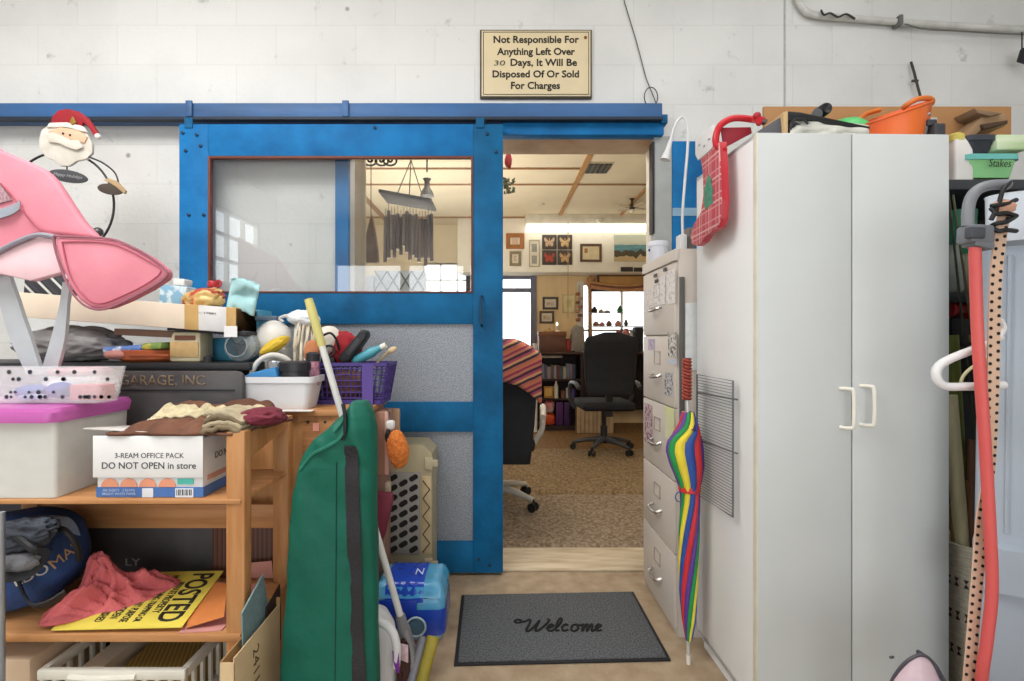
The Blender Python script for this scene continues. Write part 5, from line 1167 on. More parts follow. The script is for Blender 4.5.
# things on the filing cabinet
jt = T('white_jar', 'white plastic tub with blue mark at the doorway end of the filing cabinet top', 'jar', (.745, 2.31, FH))
b(MB().lathe([(0, 0), (.043, 0), (.045, .006), (.045, .075), (.047, .077), (.047, .095), (.043, .10), (0, .10)], (.745, 2.325, FH), 24), 'jar_body', mat('#d3d6e0', .4, var=.06), jt)
b(MB().blob((.70, 2.315, FH+.06), (.004, .009, .007), sub=2), 'blue_mark', mat('#3b4b8c', .5), jt)
gl_ = T('gooseneck_lamp', 'white gooseneck lamp clipped on the filing cabinet end beside the red stocking', 'lamp', (.72, 2.0, FH))
LM = mat('#d6d7d8', .35, var=.05)
b(MB().box((.728, 1.985, FH+.03), (.03, .05, .06), bev=.006), 'clip_base', LM, gl_)
LY_ = 1.985
b(MB().tube(smoothpath([P(683, 238, LY_), P(682.5, 215, LY_), P(685, 180, LY_), P(687.5, 150, LY_), P(688, 130, LY_), P(684.5, 118, LY_), P(679, 119, LY_), P(674, 128, LY_), P(670, 143, LY_)], 7), .0055, 8), 'neck', LM, gl_)
b(MB().tube([P(670.5, 141, LY_), P(668, 150, LY_), P(665, 160, LY_)], [.008, .011, .019], 14), 'lamp_shade', LM, gl_)
o = b(MB().box((.765, 2.00, FH+.045), (.032, .045, .09), bev=.005).box((.762, 1.975, FH+.07), (.02, .012, .03), bev=.003), 'grey_adapter', mat('#7c7470', .5)); tag(o, 'grey brown adapter box standing beside the gooseneck lamp base', 'adapter')

# ================================================================== christmas stocking
sk = T('christmas_stocking', 'red plaid metal Christmas stocking hanging off the top of the white cabinet', 'stocking', (.72, 1.68, 1.78))
SX = .700
body = [(700, 155), (703, 172), (703.5, 195), (701, 212), (694, 224), (690.5, 236), (692, 244), (697, 246), (702, 242), (706, 235), (712, 231), (717, 228), (720, 219), (721, 200), (720, 170), (718.5, 142)]
PL = plaid_mat('plaid', '#b54350', '#c98386', '#cfa09c', 26)
b(MB().prism([PX(x, y, SX) for x, y in body], (.004, 0, 0), .001), 'plaid_front', PL, sk)
b(MB().prism([PX(x, y, SX+.004)+V((0, (.004 if x < 705 else -.004), 0)) for x, y in body], (.026, 0, 0), .003), 'red_edge', mat('#c0313c', .35, var=.08), sk)
cuff = [(695, 138), (703, 131.5), (709, 127), (713, 124.5), (713.5, 138), (712, 148), (705, 154.5), (697.5, 160.5), (695, 155)]
b(MB().prism([PX(x, y, SX-.004) for x, y in cuff], (.007, 0, 0), .003), 'white_cuff', mat('#e3e1e0', .6, var=.05), sk)
tree = [(708, 174), (711.5, 180), (710.5, 183), (713, 190), (712, 194), (712.5, 203), (708.5, 206), (705, 210), (703.8, 202), (704.5, 195), (704, 190), (705.5, 184)]
b(MB().prism([PX(x, y, SX-.002) for x, y in tree], (.003, 0, 0)), 'green_tree', mat('#4f9078', .7, scale=60, col2='#3f7a63'), sk)
for q, (px, py) in enumerate(((699, 145), (704, 146), (709, 139))):
    b(MB().blob(PX(px, py, SX-.006), (.002, .008, .003), sub=2), 'silver_mark', mat('#b9b9c0', .5), sk)
HY = 1.60
rim = smoothpath([V((.815, 1.56, 1.845)), P(753, 119.5, HY), P(738, 118, HY), P(728, 120, HY), P(720, 126, HY), P(716, 136, HY), P(716.5, 145, HY), P(721, 149.5, HY), P(726, 147, HY-.01)], 6)
b(MB().tube(rim, .0105, 12), 'red_hook', mat('#c7242f', .3, var=.06), sk)
b(MB().prism([P(721, 127.5, 1.605), P(751, 127, 1.605), P(752, 133, 1.605), P(724, 148, 1.605)], (0, .006, 0), .001), 'red_lining', mat('#93202f', .6), sk)
b(MB().prism([P(695, 132, 1.66)+V((0, .18, 0)), P(722, 121, 1.62), P(755, 121, 1.62), P(755, 127, 1.62), P(722, 127, 1.62)], (0, .02, 0)), 'white_inside', mat('#d9d9da', .6), sk) if False else None
for px, py, r_ in ((757, 116, .012), (762, 120, .011), (759, 123, .009)): b(MB().blob(P(px, py, 1.57), (r_, r_, r_), sub=3), 'red_berry', mat('#a9202b', .4), sk)
b(MB().box(P(763, 121.5, 1.57), (.02, .02, .012), (0, .4, 0), .002), 'buckle', mat('#6a6764', .4, .5), sk)

# ================================================================== things on the white cabinet
TZ = CHT+.001
o = b(MB().b2((xx(763, 1.86), 1.855, TZ), (xx(1010, 1.86), 1.865, zz(107, 1.86)), .001), 'cardboard_sheet', mat('#a97c50', .8, var=.12, scale=4)); tag(o, 'long brown cardboard sheet standing at the back of the white cabinet top', 'cardboard')
o = b(MB().prism([P(x, y, 1.56) for x, y in ((756, 136), (758, 131), (779, 118), (785, 117), (787, 136))], (0, .10, 0), .002), 'grey_wedge', mat('#55565c', .6)); tag(o, 'dark grey slanted board beside the stocking hook on the cabinet', 'board')
o = b(MB().prism([P(x, y, 1.545) for x, y in ((783, 112), (788, 111), (788, 136), (785, 136))], (0, .14, 0), .001), 'wood_batten', mat('#c9aa7c', .7)); tag(o, 'pale upright wooden piece between grey board and black binder', 'batten')
bk = T('black_binder', 'black binder sloping down across the white cabinet top above a pale cloth', 'binder', P(830, 136, 1.6))
b(MB().prism([P(x, y, 1.55) for x, y in ((788, 111), (800, 112), (870, 126.5), (870, 129), (840, 126), (815, 121), (800, 118), (788, 121))], (0, .18, 0), .002), 'cover', mat('#19191c', .45), bk)
b(MB().tube(smoothpath([P(790, 131, 1.545), P(793, 121, 1.545), P(802, 119, 1.545), P(808, 124, 1.545)], 5), .004, 6), 'ring', mat('#2c2c30', .4), bk)
def clf(u, v):
    px = 790+78*u; top = 131-9.5*math.sin(min(1, u*1.25+.05)*PI*.55)+ (u > .75)*8*(u-.75)
    return P(px, lerp(136.5, max(121, 119+9*abs(u-.22)), v), 1.535+.02*noise.noise(V((u*6, v*3, 2)))+.03*v)
mb = MB().grid(clf, 24, 8)
o = solid(b(mb, 'pale_cloth', mat('#c9c8bf', .9, var=.12, bump=.3), ang=180), .008); tag(o, 'folded pale grey cloth under the black binder on the cabinet', 'cloth')
o = b(MB().prism([P(x, y, 1.552) for x, y in ((789, 136), (789, 124), (796, 121), (803, 124), (803, 136))], (0, .1, 0), .006), 'dark_pouch', mat('#3a3a3f', .7)); tag(o, 'dark small pouch tucked beside the wooden piece under the binder', 'pouch')
cm_ = T('black_camera', 'small black round lens peeking above the black binder', 'camera', P(815, 113, 1.72))
b(MB().lathe([(0, 0), (.019, 0), (.021, .02), (.019, .05), (.016, .055), (0, .05)], P(817, 115, 1.72), 24, MX), 'lens_body', mat('#232326', .35), cm_)
b(MB().lathe([(.01, 0), (.017, .0), (.017, .006), (.01, .006)], P(816.5, 114, 1.665), 20, MX), 'lens_ring', mat('#6d6f73', .3, .5), cm_)
b(MB().b2(P(808, 116, 1.70)+V((0, 0, 0)), V((xx(824, 1.7), 1.76, TZ)), .004), 'camera_foot', DARK, cm_)
o = b(MB().lathe([(0, 0), (.05, .0), (.075, .03), (.08, .05), (.072, .085), (.05, .105), (.02, .113), (0, .114)], V((xx(847, 1.74), 1.75, TZ+.035)), 28), 'green_bowl', mat('#57bf6d', .4, var=.06)); tag(o, 'bright green upturned bowl between the black binder and orange tub', 'bowl')
tb_ = T('orange_tub', 'flexible orange tub with loop handles tilted on the white cabinet top', 'tub', P(893, 136, 1.68))
ORG = mat('#e56f2c', .4, scale=4, col2='#dd5430', stretch=(1, 1, .3))
M_ = Matrix.Rotation(math.radians(-14), 4, 'Y')
tc_ = V((xx(890, 1.71), 1.71, TZ+.004))
prof = [(.0, .0), (.092, .0), (.096, .008), (.110, .14), (.115, .145), (.115, .15), (.107, .15), (.093, .012), (0, .01)]
def tilt_add(mb):
    # tilt rim only: shear z with x
    for v in mb.bm.verts:
        lx = v.co.x-tc_.x; ly = v.co.y-tc_.y; h = (v.co.z-tc_.z)/.15
        v.co.z += h*(lx*.36+ly*.22)
    return mb
b(tilt_add(MB().lathe(prof, tc_, 36)), 'tub_body', ORG, tb_)
ORH = mat('#d9762f', .45)
hx_ = tc_+V((.118, 0, .172))
b(MB().tube(smoothpath([P(903, 108, 1.63), P(908, 104, 1.615), P(918, 99, 1.61), P(929, 98.5, 1.62), P(932, 102, 1.63), P(927, 107, 1.65), P(920, 109, 1.67)], 6), .0085, 10), 'loop_handle', ORH, tb_)
b(MB().tube(smoothpath([P(858, 121, 1.78), P(866, 114, 1.80), P(880, 110, 1.80)], 5), .008, 8), 'loop_handle', ORH, tb_)
cl_ = T('metal_clamp', 'small metal clamp standing beside the orange tub on the cabinet corner', 'clamp', P(932, 136, 1.62))
b(MB().tube(smoothpath([P(923, 138, 1.62), P(926, 128, 1.62), P(923, 119, 1.62), P(929, 114, 1.62)], 4), .006, 8), 'clamp_arm', mat('#8b8a88', .3, .7), cl_)
b(MB().box(P(929, 124, 1.62), (.03, .03, .02), bev=.004).box(P(934, 133, 1.62), (.035, .05, .045), bev=.005), 'clamp_jaw', mat('#4a4b50', .4, .4), cl_)
b(MB().box(P(932, 121, 1.62), (.022, .02, .018), bev=.004), 'clamp_knob', mat('#c9c9c9', .3, .5), cl_)

# ================================================================== black shelving behind, at the edge
bs = T('black_shelving', 'black plastic shelving unit beside the white cabinet, full of tubs and sticks', 'shelf', (1.8, 1.9, 0))
SHX0, SHX1, SHY0, SHY1 = 1.47, 2.3, 1.66, 2.1
BSM = mat('#34373b', .5, var=.15)
lv = [zz(179, SHY0), zz(292, SHY0), zz(347, SHY0), .62, .12]
for z in lv: b(MB().b2((SHX0, SHY0, z-.035), (SHX1, SHY1, z), .005), 'shelf_board', BSM, bs)
for x in (SHX0+.0, SHX1-.04):
    for y in (SHY0+.02, SHY1-.05): b(MB().tube([V((x+.02, y, 0)), V((x+.02, y, lv[0])) ], .018, 12), 'post', BSM, bs)
b(MB().b2((SHX0, SHY1-.01, .1), (SHX1, SHY1, lv[0]-.03)), 'back_sheet', mat('#1c1d20', .8), bs)
LZ = lv[0]
bo_ = T('white_bottle', 'white plastic bottle with yellow cap on the top black shelf', 'bottle', P(953, 176, 1.7))
bcx = xx(956, 1.72); bw = xx(962, 1.72)-xx(943, 1.72)
b(MB().loft([rrect(bcx-bw/2*s, bcx+bw/2*s, 1.72-.035*s, 1.72+.035*s, LZ+z, .012*s) for s, z in ((.95, .001), (1, .006), (1, .09), (.95, .11), (.7, .14), (.55, .152))]), 'bottle_body', mat('#dddbd6', .4, var=.04), bo_)
b(MB().lathe([(0, 0), (.024, 0), (.024, .02), (.016, .027), (0, .027)], V((bcx-.002, 1.72, LZ+.147)), 20), 'yellow_cap', mat('#dccb66', .4), bo_)
def tubthing(name, label, px0, px1, py0, py1, Y, dep, m, m2, grp=None, lid=None):
    t_ = T(name, label, 'bin', P((px0+px1)/2, py1, Y), group=grp)
    x0, x1 = xx(px0, Y), xx(px1, Y); za, zb = zz(py1, Y), zz(py0, Y); g = .012
    b(MB().loft([rrect(x0+g, x1-g, Y+g, Y+dep-g, za, .02), rrect(x0, x1, Y, Y+dep, zb-.02, .025), rrect(x0+.003, x1-.003, Y+.003, Y+dep-.003, zb-.02, .025), rrect(x0+g+.003, x1-g-.003, Y+g+.003, Y+dep-g-.003, za+.006, .02)]), 'bin_body', m, t_)
    b(MB().loft([rrect(x0-.006, x1+.006, Y-.006, Y+dep+.006, z, .028) for z in (zb-.022, zb-.004)]+[rrect(x0+.004, x1-.004, Y+.004, Y+dep-.004, zb-.004, .025), rrect(x0+.004, x1-.004, Y+.004, Y+dep-.004, zb-.02, .025)]), 'bin_rim', m2, t_)
    return t_
GRB = mat('#9bcf7c', .4, scale=2, col2='#7cc38f', stretch=(.5, .5, 4))
gt_ = tubthing('lime_bin', 'lime and turquoise plastic bin with handwriting on the top black shelf', 966, 1020, 153, 176.5, 1.68, .30, GRB, mat('#6fbfb8', .4))
text('lettering', 'Stakes', P(1000, 163, 1.672), .026, mat('#2c3a2c', .5), gt_, width=.075, shear=.25, u=V((1, 0, -.03)))
dk_ = tubthing('dark_bin', 'dark charcoal plastic bin stacked upon the lime bin', 967, 998, 134, 152, 1.75, .16, mat('#33363f', .4), mat('#3e424c', .4))
o = b(MB().box(P(1010, 143, 1.75)+V((0, .06, 0)), (.11, .14, .055), bev=.006), 'green_card_box', mat('#a9c98e', .6, scale=12, col2='#d8e0c5', stretch=(.3, 1, 3))); tag(o, 'pale green printed box beside the charcoal bin on the lime bin', 'box')
bx_ = T('brown_paper_box', 'crushed brown cardboard box with open flaps above the charcoal bin', 'box', P(985, 135, 1.8))
b(MB().prism([P(x, y, 1.79) for x, y in ((965, 138), (976, 122), (984, 114), (1005, 112), (1009, 121), (1006, 126), (985, 127), (972, 138))], (0, .12, 0), .004), 'box_shell', mat('#a08262', .8, var=.15), bx_)
b(MB().prism([P(x, y, 1.775) for x, y in ((974, 108), (982, 110), (996, 112), (1003, 113), (990, 116), (978, 113))], (0, .14, 0), .002), 'flap', mat('#8a7158', .8), bx_)
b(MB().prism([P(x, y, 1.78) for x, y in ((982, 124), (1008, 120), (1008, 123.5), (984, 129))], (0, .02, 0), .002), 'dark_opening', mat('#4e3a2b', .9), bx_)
# second tier: green tub, jars
o = b(MB().lathe([(0, 0), (.05, 0), (.055, .1), (0, .1)], V((xx(962, 1.74), 1.76, lv[1]+.19)), 20).lathe([(0, 0), (.06, 0), (.06, .19), (0, .19)], V((xx(962, 1.74), 1.76, lv[1]+.002)), 20), 'green_pot', mat('#1f7a5c', .4)); tag(o, 'dark green pot on the second black shelf behind the grey hose head', 'pot')
for i, (px, h, col, nm, lb) in enumerate(((951, .16, '#9aa19a', 'glass_jar', 'cloudy glass jar at the post on the second black shelf'), (966, .13, '#8f8f74', 'glass_jar', 'olive tinted glass jar on the second black shelf by the red hose'), (978, .17, '#c9bc74', 'yellow_packet', 'yellow printed packet beside the grey hose bend'))):
    if nm == 'glass_jar':
        o = b(MB().lathe([(0, 0), (.03, 0), (.034, .01), (.034, h*.75), (.025, h*.85), (.026, h), (0, h)], V((xx(px, 1.7), 1.70, lv[1]+.001)), 20), nm, mat(col, .2, scale=30))
    else: o = b(MB().box(V((xx(px, 1.72), 1.73, lv[1]+h/2+.001)), (.06, .03, h), bev=.003), nm, mat(col, .5, scale=40, col2='#7f7a4a'))
    tag(o, lb, 'jar' if nm == 'glass_jar' else 'packet')
rd = T('red_spool', 'red reel lying on the third black shelf beside the white cabinet', 'reel', P(952, 285, 1.7))
MYr = Matrix.Rotation(PI/2, 4, 'Y')
b(MB().lathe([(0, 0), (.034, 0), (.034, .008), (.024, .01), (.024, .06), (.034, .062), (.034, .07), (0, .07)], V((xx(946, 1.7), 1.70, lv[2]+.13)), 24, MYr), 'reel_body', mat('#b3202c', .35), rd)
b(MB().b2((xx(946, 1.7), 1.68, lv[2]+.001), (xx(964, 1.7), 1.74, lv[2]+.094), .004), 'reel_base', mat('#1c1c1f', .6), rd)
o = b(MB().lathe([(0, 0), (.028, 0), (.028, .06), (.018, .075), (.018, .09), (0, .09)], V((xx(957, 1.7), 1.69, .621)), 16), 'small_flask', mat('#40454a', .3)); tag(o, 'small dark flask low on the black shelving', 'flask')
bh = T('wooden_rod', 'brown wooden rod end lying on the third black shelf', 'rod', P(955, 312, 1.7))
b(MB().tube([V((xx(947, 1.68), 1.69, lv[2]+.015)), V((xx(985, 1.68), 1.72, lv[2]+.03))], .013, 10), 'wood_rod', mat('#8a6a45', .6), bh)
# thin rods leaning in the gap
for i, (a, c, lb) in enumerate((((948, 190), (965, 345), 'thin dark rod nearest the white cabinet edge'), ((953, 195), (972, 330), 'second thin olive rod leaning in the gap by the cabinet'))):
    o = b(MB().tube([P(a[0], a[1], 1.63), P(c[0], c[1], 1.60), P(c[0]+(c[0]-a[0])*2.1, c[1]+(c[1]-a[1])*2.1, 1.60)], .0035, 6), 'thin_rod', mat('#3e3f34' if i == 0 else '#5b5c45', .5)); tag(o, lb, 'rod', 'thin rods beside the white cabinet')

# laundry basket with sticks
lb_ = T('wicker_basket', 'cream woven basket with dark diamond rows standing by the white cabinet', 'basket', (1.53, 1.56, 0))
bc_ = V((1.53, 1.56, 0)); zt = zz(552, 1.48)
WV = mat('#dcd7c5', .8, scale=40, col2='#bdb8a6', stretch=(1, 1, 5), bump=.6, bscale=150)
b(MB().lathe([(0, .0), (.10, .0), (.105, .01), (.125, zt-.01), (.13, zt), (.12, zt), (.10, .015), (0, .012)], bc_, 40, None, True, 1., .73), 'basket_wall', WV, lb_)
for z in (zt-.115, zt-.22, zt-.33):
    mb = MB()
    for k in range(26):
        a = 2*PI*k/26; r_ = .1015+.022*z/zt+.004; c = bc_+V((r_*math.cos(a), r_*.73*math.sin(a), z)); tt = V((-math.sin(a), math.cos(a)*.73, 0)); nn = V((math.cos(a), math.sin(a), 0))
        for dz_, w_ in ((.012, 1), (-.012, -1)):
            mb.prism([c+V((0, 0, 0)), c+tt*.009+V((0, 0, dz_)), c-tt*.006+V((0, 0, dz_*1.1))], nn*.002)
    b(mb, 'diamond_row', mat('#4a2f28', .8), lb_)
for i, (p0, p1, r_, col, lb) in enumerate((((950, 395), (969, 640), .019, '#e6deb4', 'thick pale olive bamboo stick leaning in the woven basket'), ((964, 480), (972, 640), .013, '#8d6a48', 'short brown stick in the woven basket'), ((953, 505), (963, 640), .011, '#a4814f', 'thin tan stick at the edge of the woven basket'), ((973, 440), (968, 640), .015, '#6b4a36', 'dark brown stick behind the perforated strap'))):
    o = b(MB().tube([P(p0[0], p0[1], 1.58), P((p0[0]+p1[0])/2, (p0[1]+p1[1])/2, 1.565), P(p1[0], p1[1], 1.555)], r_, 12), 'wooden_stick', mat(col, .6, scale=6, stretch=(8, 8, 1), var=.2)); tag(o, lb, 'stick', 'sticks in the woven basket')
o = b(MB().tube([P(952, 335, 1.61), P(956, 405, 1.605), P(964, 545, 1.60)], .017, 10), 'green_stalk', mat('#77823a', .6, scale=8, stretch=(8, 8, 1), var=.25)); tag(o, 'moss green stick standing behind the white clothes hanger', 'stick')

# ================================================================== grey wheeled bin with hose, strap, hanger
gb2 = T('rubbish_bin', 'tall grey blue plastic bin with strap band at the picture edge', 'bin', (1.62, 1.36, 0))
GB = mat('#abb4c0', .4, scale=2, col2='#9da8b6'); gY = 1.25
gx = xx(989, gY+.10)
def gring(z, x0, y0, r=.05): return [V((x0+.30+.30*math.cos(a*PI/20), y0+.10+.10*math.sin(a*PI/20), z)) for a in range(40)]
b(MB().loft([gring(.0, gx+.0, gY+.05), gring(.02, gx-.012, gY+.04), gring(zz(608, gY), gx-.008, gY+.02), gring(zz(606, gY), gx-.03, gY+.0), gring(zz(560, gY), gx-.03, gY), gring(zz(556, gY), gx-.006, gY+.02), gring(zz(420, gY), gx+.0, gY+.02), gring(zz(240, gY), gx+.012, gY+.02), gring(zz(236, gY), gx+.0, gY+.0)]), 'bin_body', GB, gb2)
lr = [gring(zz(236, gY), gx-.004, gY-.01), gring(zz(222, gY), gx-.004, gY-.01), gring(zz(186, gY), gx+.014, gY+.01), gring(zz(181, gY), gx+.03, gY+.03)]
b(MB().loft(lr), 'lid', mat('#c2cad4', .4, var=.05), gb2)
for a_, w_ in ((205, .01), (218, .007)):
    ca, sa_ = math.cos(math.radians(a_))*.302, math.sin(math.radians(a_))*.102
    b(MB().tube([V((gx+.30+ca+.008, gY+.12+sa_, zz(250, gY))), V((gx+.30+ca-.002, gY+.12+sa_, zz(545, gY)))], w_*.6, 6), 'moulded_rib', GB, gb2)
# grey pipe bend and red hose
gh = T('vacuum_hose', 'red hose with a grey clip head and bend hanging before the black shelving', 'hose', (1.15, 1.2, 0))
HYr = 1.22
b(MB().tube(smoothpath([P(968, 226, HYr), P(968, 212, HYr), P(971, 198, HYr), P(979, 189, HYr), P(992, 185, HYr), P(1008, 184.5, HYr)], 6), .0125, 12), 'grey_bend', mat('#84878d', .4), gh)
b(MB().box(P(975, 235, HYr), (.058, .045, .045), (0, .05, 0), .008).box(P(978, 245, HYr), (.05, .04, .02), (0, .25, 0), .006), 'clip_head', mat('#777b82', .4), gh)
b(MB().box(P(975, 233, HYr-.02), (.036, .02, .028), (0, .05, 0), .004), 'dark_insert', mat('#4b4e55', .5), gh)
hose = smoothpath([P(975, 246, HYr), P(976, 290, HYr), P(978, 340, HYr), P(982, 400, HYr), P(986, 460, HYr), P(990, 530, HYr), P(992, 590, HYr), P(987, 640, HYr), P(981, 690, HYr), V((xx(979, HYr), HYr, .03))], 6)
b(MB().tube(hose, .0125, 12), 'red_tube', mat('#d9605c', .4, scale=3, col2='#cf5555'), gh)
pstrap = T('perforated_strap', 'peach coloured strap with two rows of black holes tied to the grey bin', 'strap', (1.2, 1.24, 0))
PY = 1.215
sp2 = smoothpath([P(1004, 212, PY), P(1000, 240, PY), P(996, 275, PY), P(994, 330, PY), P(992.5, 400, PY), P(989, 470, PY+.02), P(982, 520, PY+.03), P(978, 570, PY+.03), P(973, 630, PY+.03), P(968, 690, PY+.02)], 8)
b(ribbon(MB(), sp2, .030, .003, (1, 0, .06)), 'strap_body', mat('#dcb9a0', .6, var=.05), pstrap)
mb = MB(); dist = 0; last = sp2[0]
acc = 0
for i in range(1, len(sp2)):
    seg = (sp2[i]-sp2[i-1]).length; tpos = 0
    while acc+seg-tpos >= .0215:
        tpos += .0215-acc; acc = 0
        p = sp2[i-1].lerp(sp2[i], min(1, tpos/seg)); 
        for sx in (-.0095, .0095):
            c = p+V((sx, -.0025, sx*.05+(.004 if sx > 0 else -.004))); rr_ = .0042
            mb.prism([c+V((rr_*math.cos(a*PI/4), 0, rr_*math.sin(a*PI/4))) for a in range(8)], (0, .0015, 0))
    acc += seg-tpos
b(mb, 'hole_pattern', mat('#1c1b1c', .8), pstrap)
for k, (py, tilt) in enumerate(((203, 3), (212, -4), (221, 5), (229, -2))):
    b(MB().tube(smoothpath([P(991, py+tilt, PY-.005), P(998, py+2, PY-.016), P(1006, py+1, PY-.016), P(1016, py-tilt, PY-.003)], 4), .0055, 8), 'black_cord', BLACK, pstrap)
b(MB().blob(P(1004, 207, PY-.008), (.028, .012, .018), sub=3, amp=.25, seed=2), 'knot', mat('#d9a78c', .7), pstrap)
b(MB().tube(smoothpath([P(1010, 182, PY-.002), P(1003, 190, PY-.012), P(999, 203, PY-.012), P(994, 214, PY-.012), P(991, 220, PY-.01)], 5), .005, 8), 'tie_cord', BLACK, pstrap)
# hanger
hg = T('clothes_hanger', 'white plastic clothes hanger hooked sideways beside the red hose', 'hanger', P(965, 370, 1.27))
HGY = 1.255
b(MB().tube(smoothpath([P(1000, 336, HGY), P(988, 345, HGY), P(970, 351, HGY), P(950, 359, HGY), P(939, 366, HGY), P(936, 374, HGY), P(939, 382, HGY), P(947, 386.5, HGY), P(965, 386.5, HGY), P(990, 386, HGY), P(1004, 385, HGY)], 6), .0105, 10), 'hanger_frame', mat('#e9e9ea', .35, var=.04), hg)
b(MB().tube(smoothpath([P(1000, 336, HGY), P(1004, 328, HGY), P(1000, 320, HGY), P(994, 322, HGY)], 5), .006, 8), 'hook', mat('#e9e9ea', .35, var=.04), hg)
o = b(MB().tube(smoothpath([P(990, 356, 1.31), P(975, 365, 1.31), P(964, 375, 1.31), P(962, 384, 1.31), P(975, 388, 1.31), P(990, 388, 1.31)], 5), .004, 6), 'wire_hanger', mat('#c9c29a', .5)); tag(o, 'thin cream wire hanger behind the white plastic hanger', 'hanger')

# visor on a stool at the bottom
stl = T('plastic_stool', 'low grey stool carrying the clear visor, in front of the white cabinet', 'stool', (.98, 1.05, 0))
sz = .395
b(MB().b2((.84, .94, sz-.03), (1.14, 1.10, sz), .01), 'seat', mat('#a5a5a8', .5), stl)
for x, y in ((.86, .95), (1.09, .95), (.86, 1.05), (1.09, 1.05)): b(MB().b2((x, y, 0), (x+.03, y+.03, sz-.03), .004), 'leg', mat('#a5a5a8', .5), stl)
vi = T('clear_visor', 'pinkish clear face visor with dark rim at the foot of the white cabinet', 'visor', P(915, 681, 1.1))
VYs = 1.08
def vf(u, v):
    a = math.radians(200-220*u); r_ = .052
    c = P(916, 690, VYs)
    return c+V((-.055+.11*u+.03*v*(u-.5), -.02*math.sin(u*PI)-.02*v, .0+ (.088*math.sin(PI*min(1, u*1.05+.02))**.7)*(1-v)))
b(MB().grid(vf, 20, 8), 'visor_shell', clear_mat('visor_plastic', '#d9b9c4', .75, .1), vi, ang=180)
b(MB().tube([vf(i/20, 0) for i in range(21)], .0035, 8), 'dark_rim', mat('#4b4750', .4), vi)
b(MB().tube(smoothpath([P(918, 652, VYs), P(932, 662, VYs), P(941, 676, VYs), P(948, 688, VYs)], 5), .005, 8), 'temple_arm', mat('#4b4750', .4), vi)
b(MB().tube([P(893, 657, VYs), P(890.5, 657.5, VYs-.01)], .003, 6), 'hinge', mat('#4b4750', .4), vi)

# ================================================================== umbrella
um = T('umbrella', 'furled rainbow striped umbrella with red beaded handle leaning before the filing cabinet', 'umbrella', (.69, 1.79, 0))
UYa = 1.79
b(MB().tube([P(687, 358, UYa), P(687, 400, UYa)], .013, 14), 'handle_core', mat('#6d231c', .5), um)
mb = MB()
N_ = 90
for ph in (0, PI):
    mb.tube([P(687, 359+40*i/N_, UYa)+V((.0145*math.cos(i*.42+ph), .0145*math.sin(i*.42+ph), 0)) for i in range(N_+1)], .0035, 6)
b(mb, 'beaded_grip', mat('#b5503c', .5, scale=60, col2='#7f2a20'), um)
b(MB().tube([P(687, 400, UYa), P(688, 420, UYa)], .006, 10), 'shaft', mat('#d2d2d0', .3, .3), um)
b(MB().tube([P(688, 640, UYa), P(688.5, 656, UYa)], .006, 10), 'tip_shaft', mat('#cfcfcd', .3, .3), um)
b(MB().tube([P(688.5, 655, UYa), P(688.5, 667.5, UYa)], [.008, .0065], 12), 'tip_cap', mat('#e9e6dd', .4), um)
# folded canopy: 8 gores, twisted, each a part of its own colour
prof = [(412, 682, 693), (425, 680, 697), (440, 670, 700), (450, 668, 701), (465, 672, 702), (480, 678, 700), (490, 681, 698), (500, 682, 698.5), (530, 680.5, 698), (560, 680, 697), (590, 680.5, 696), (620, 683, 695), (640, 686, 692)]
def cpro(py):
    for (a, l0, r0), (c, l1, r1) in zip(prof, prof[1:]):
        if a <= py <= c:
            t = (py-a)/(c-a); return lerp(l0, l1, t), lerp(r0, r1, t)
    return prof[-1][1:]
COLS = ['#1f8f4a', '#e8d23c', '#2c4f9c', '#c92f36', '#5b3c8f', '#1f8f4a', '#e2d34a', '#3b56ad', '#c9333a', '#6a4595']
NG = len(COLS)
for g in range(NG):
    rings = []
    for i in range(47):
        py = 412+228*i/46; l, r_ = cpro(py); xc = xx((l+r_)/2, UYa); hw = (xx(r_, UYa)-xx(l, UYa))/2
        tw = -3.05 - max(0, (py-488))/110*1.9 + max(0, 440-py)/30*1.2
        ring = []
        for q in range(7):
            a = tw+2*PI*(g+q/6)/NG
            rad = hw*(1+.14*math.sin(q/6*PI)); dp = min(hw, .036)*(1+.2*math.sin(q/6*PI))
            ring.append(V((xc+rad*math.cos(a), UYa-.0+dp*math.sin(a), zz(py, UYa))))
        ring.append(V((xc, UYa, zz(py, UYa))))
        rings.append(ring)
    b(MB().loft(rings), 'canopy_gore', mat(COLS[g], .55, var=.1, scale=20), um)
b(MB().lathe([(.035, 0), (.038, .003), (.038, .02), (.035, .023)], P(689.5, 491.5, UYa), 20, cap=False), 'red_band', mat('#c8323a', .5), um)
b(MB().tube(arc(P(680.5, 497, UYa-.01), .018, 60, 260, 12), .002, 6), 'wrist_loop', mat('#2a3f8a', .5), um)
b(MB().tube([P(688, 412, UYa), P(690, 420, UYa), P(692, 432, UYa-.03)], [.012, .022, .016], 10), 'purple_fold', mat('#4a3572', .6), um)
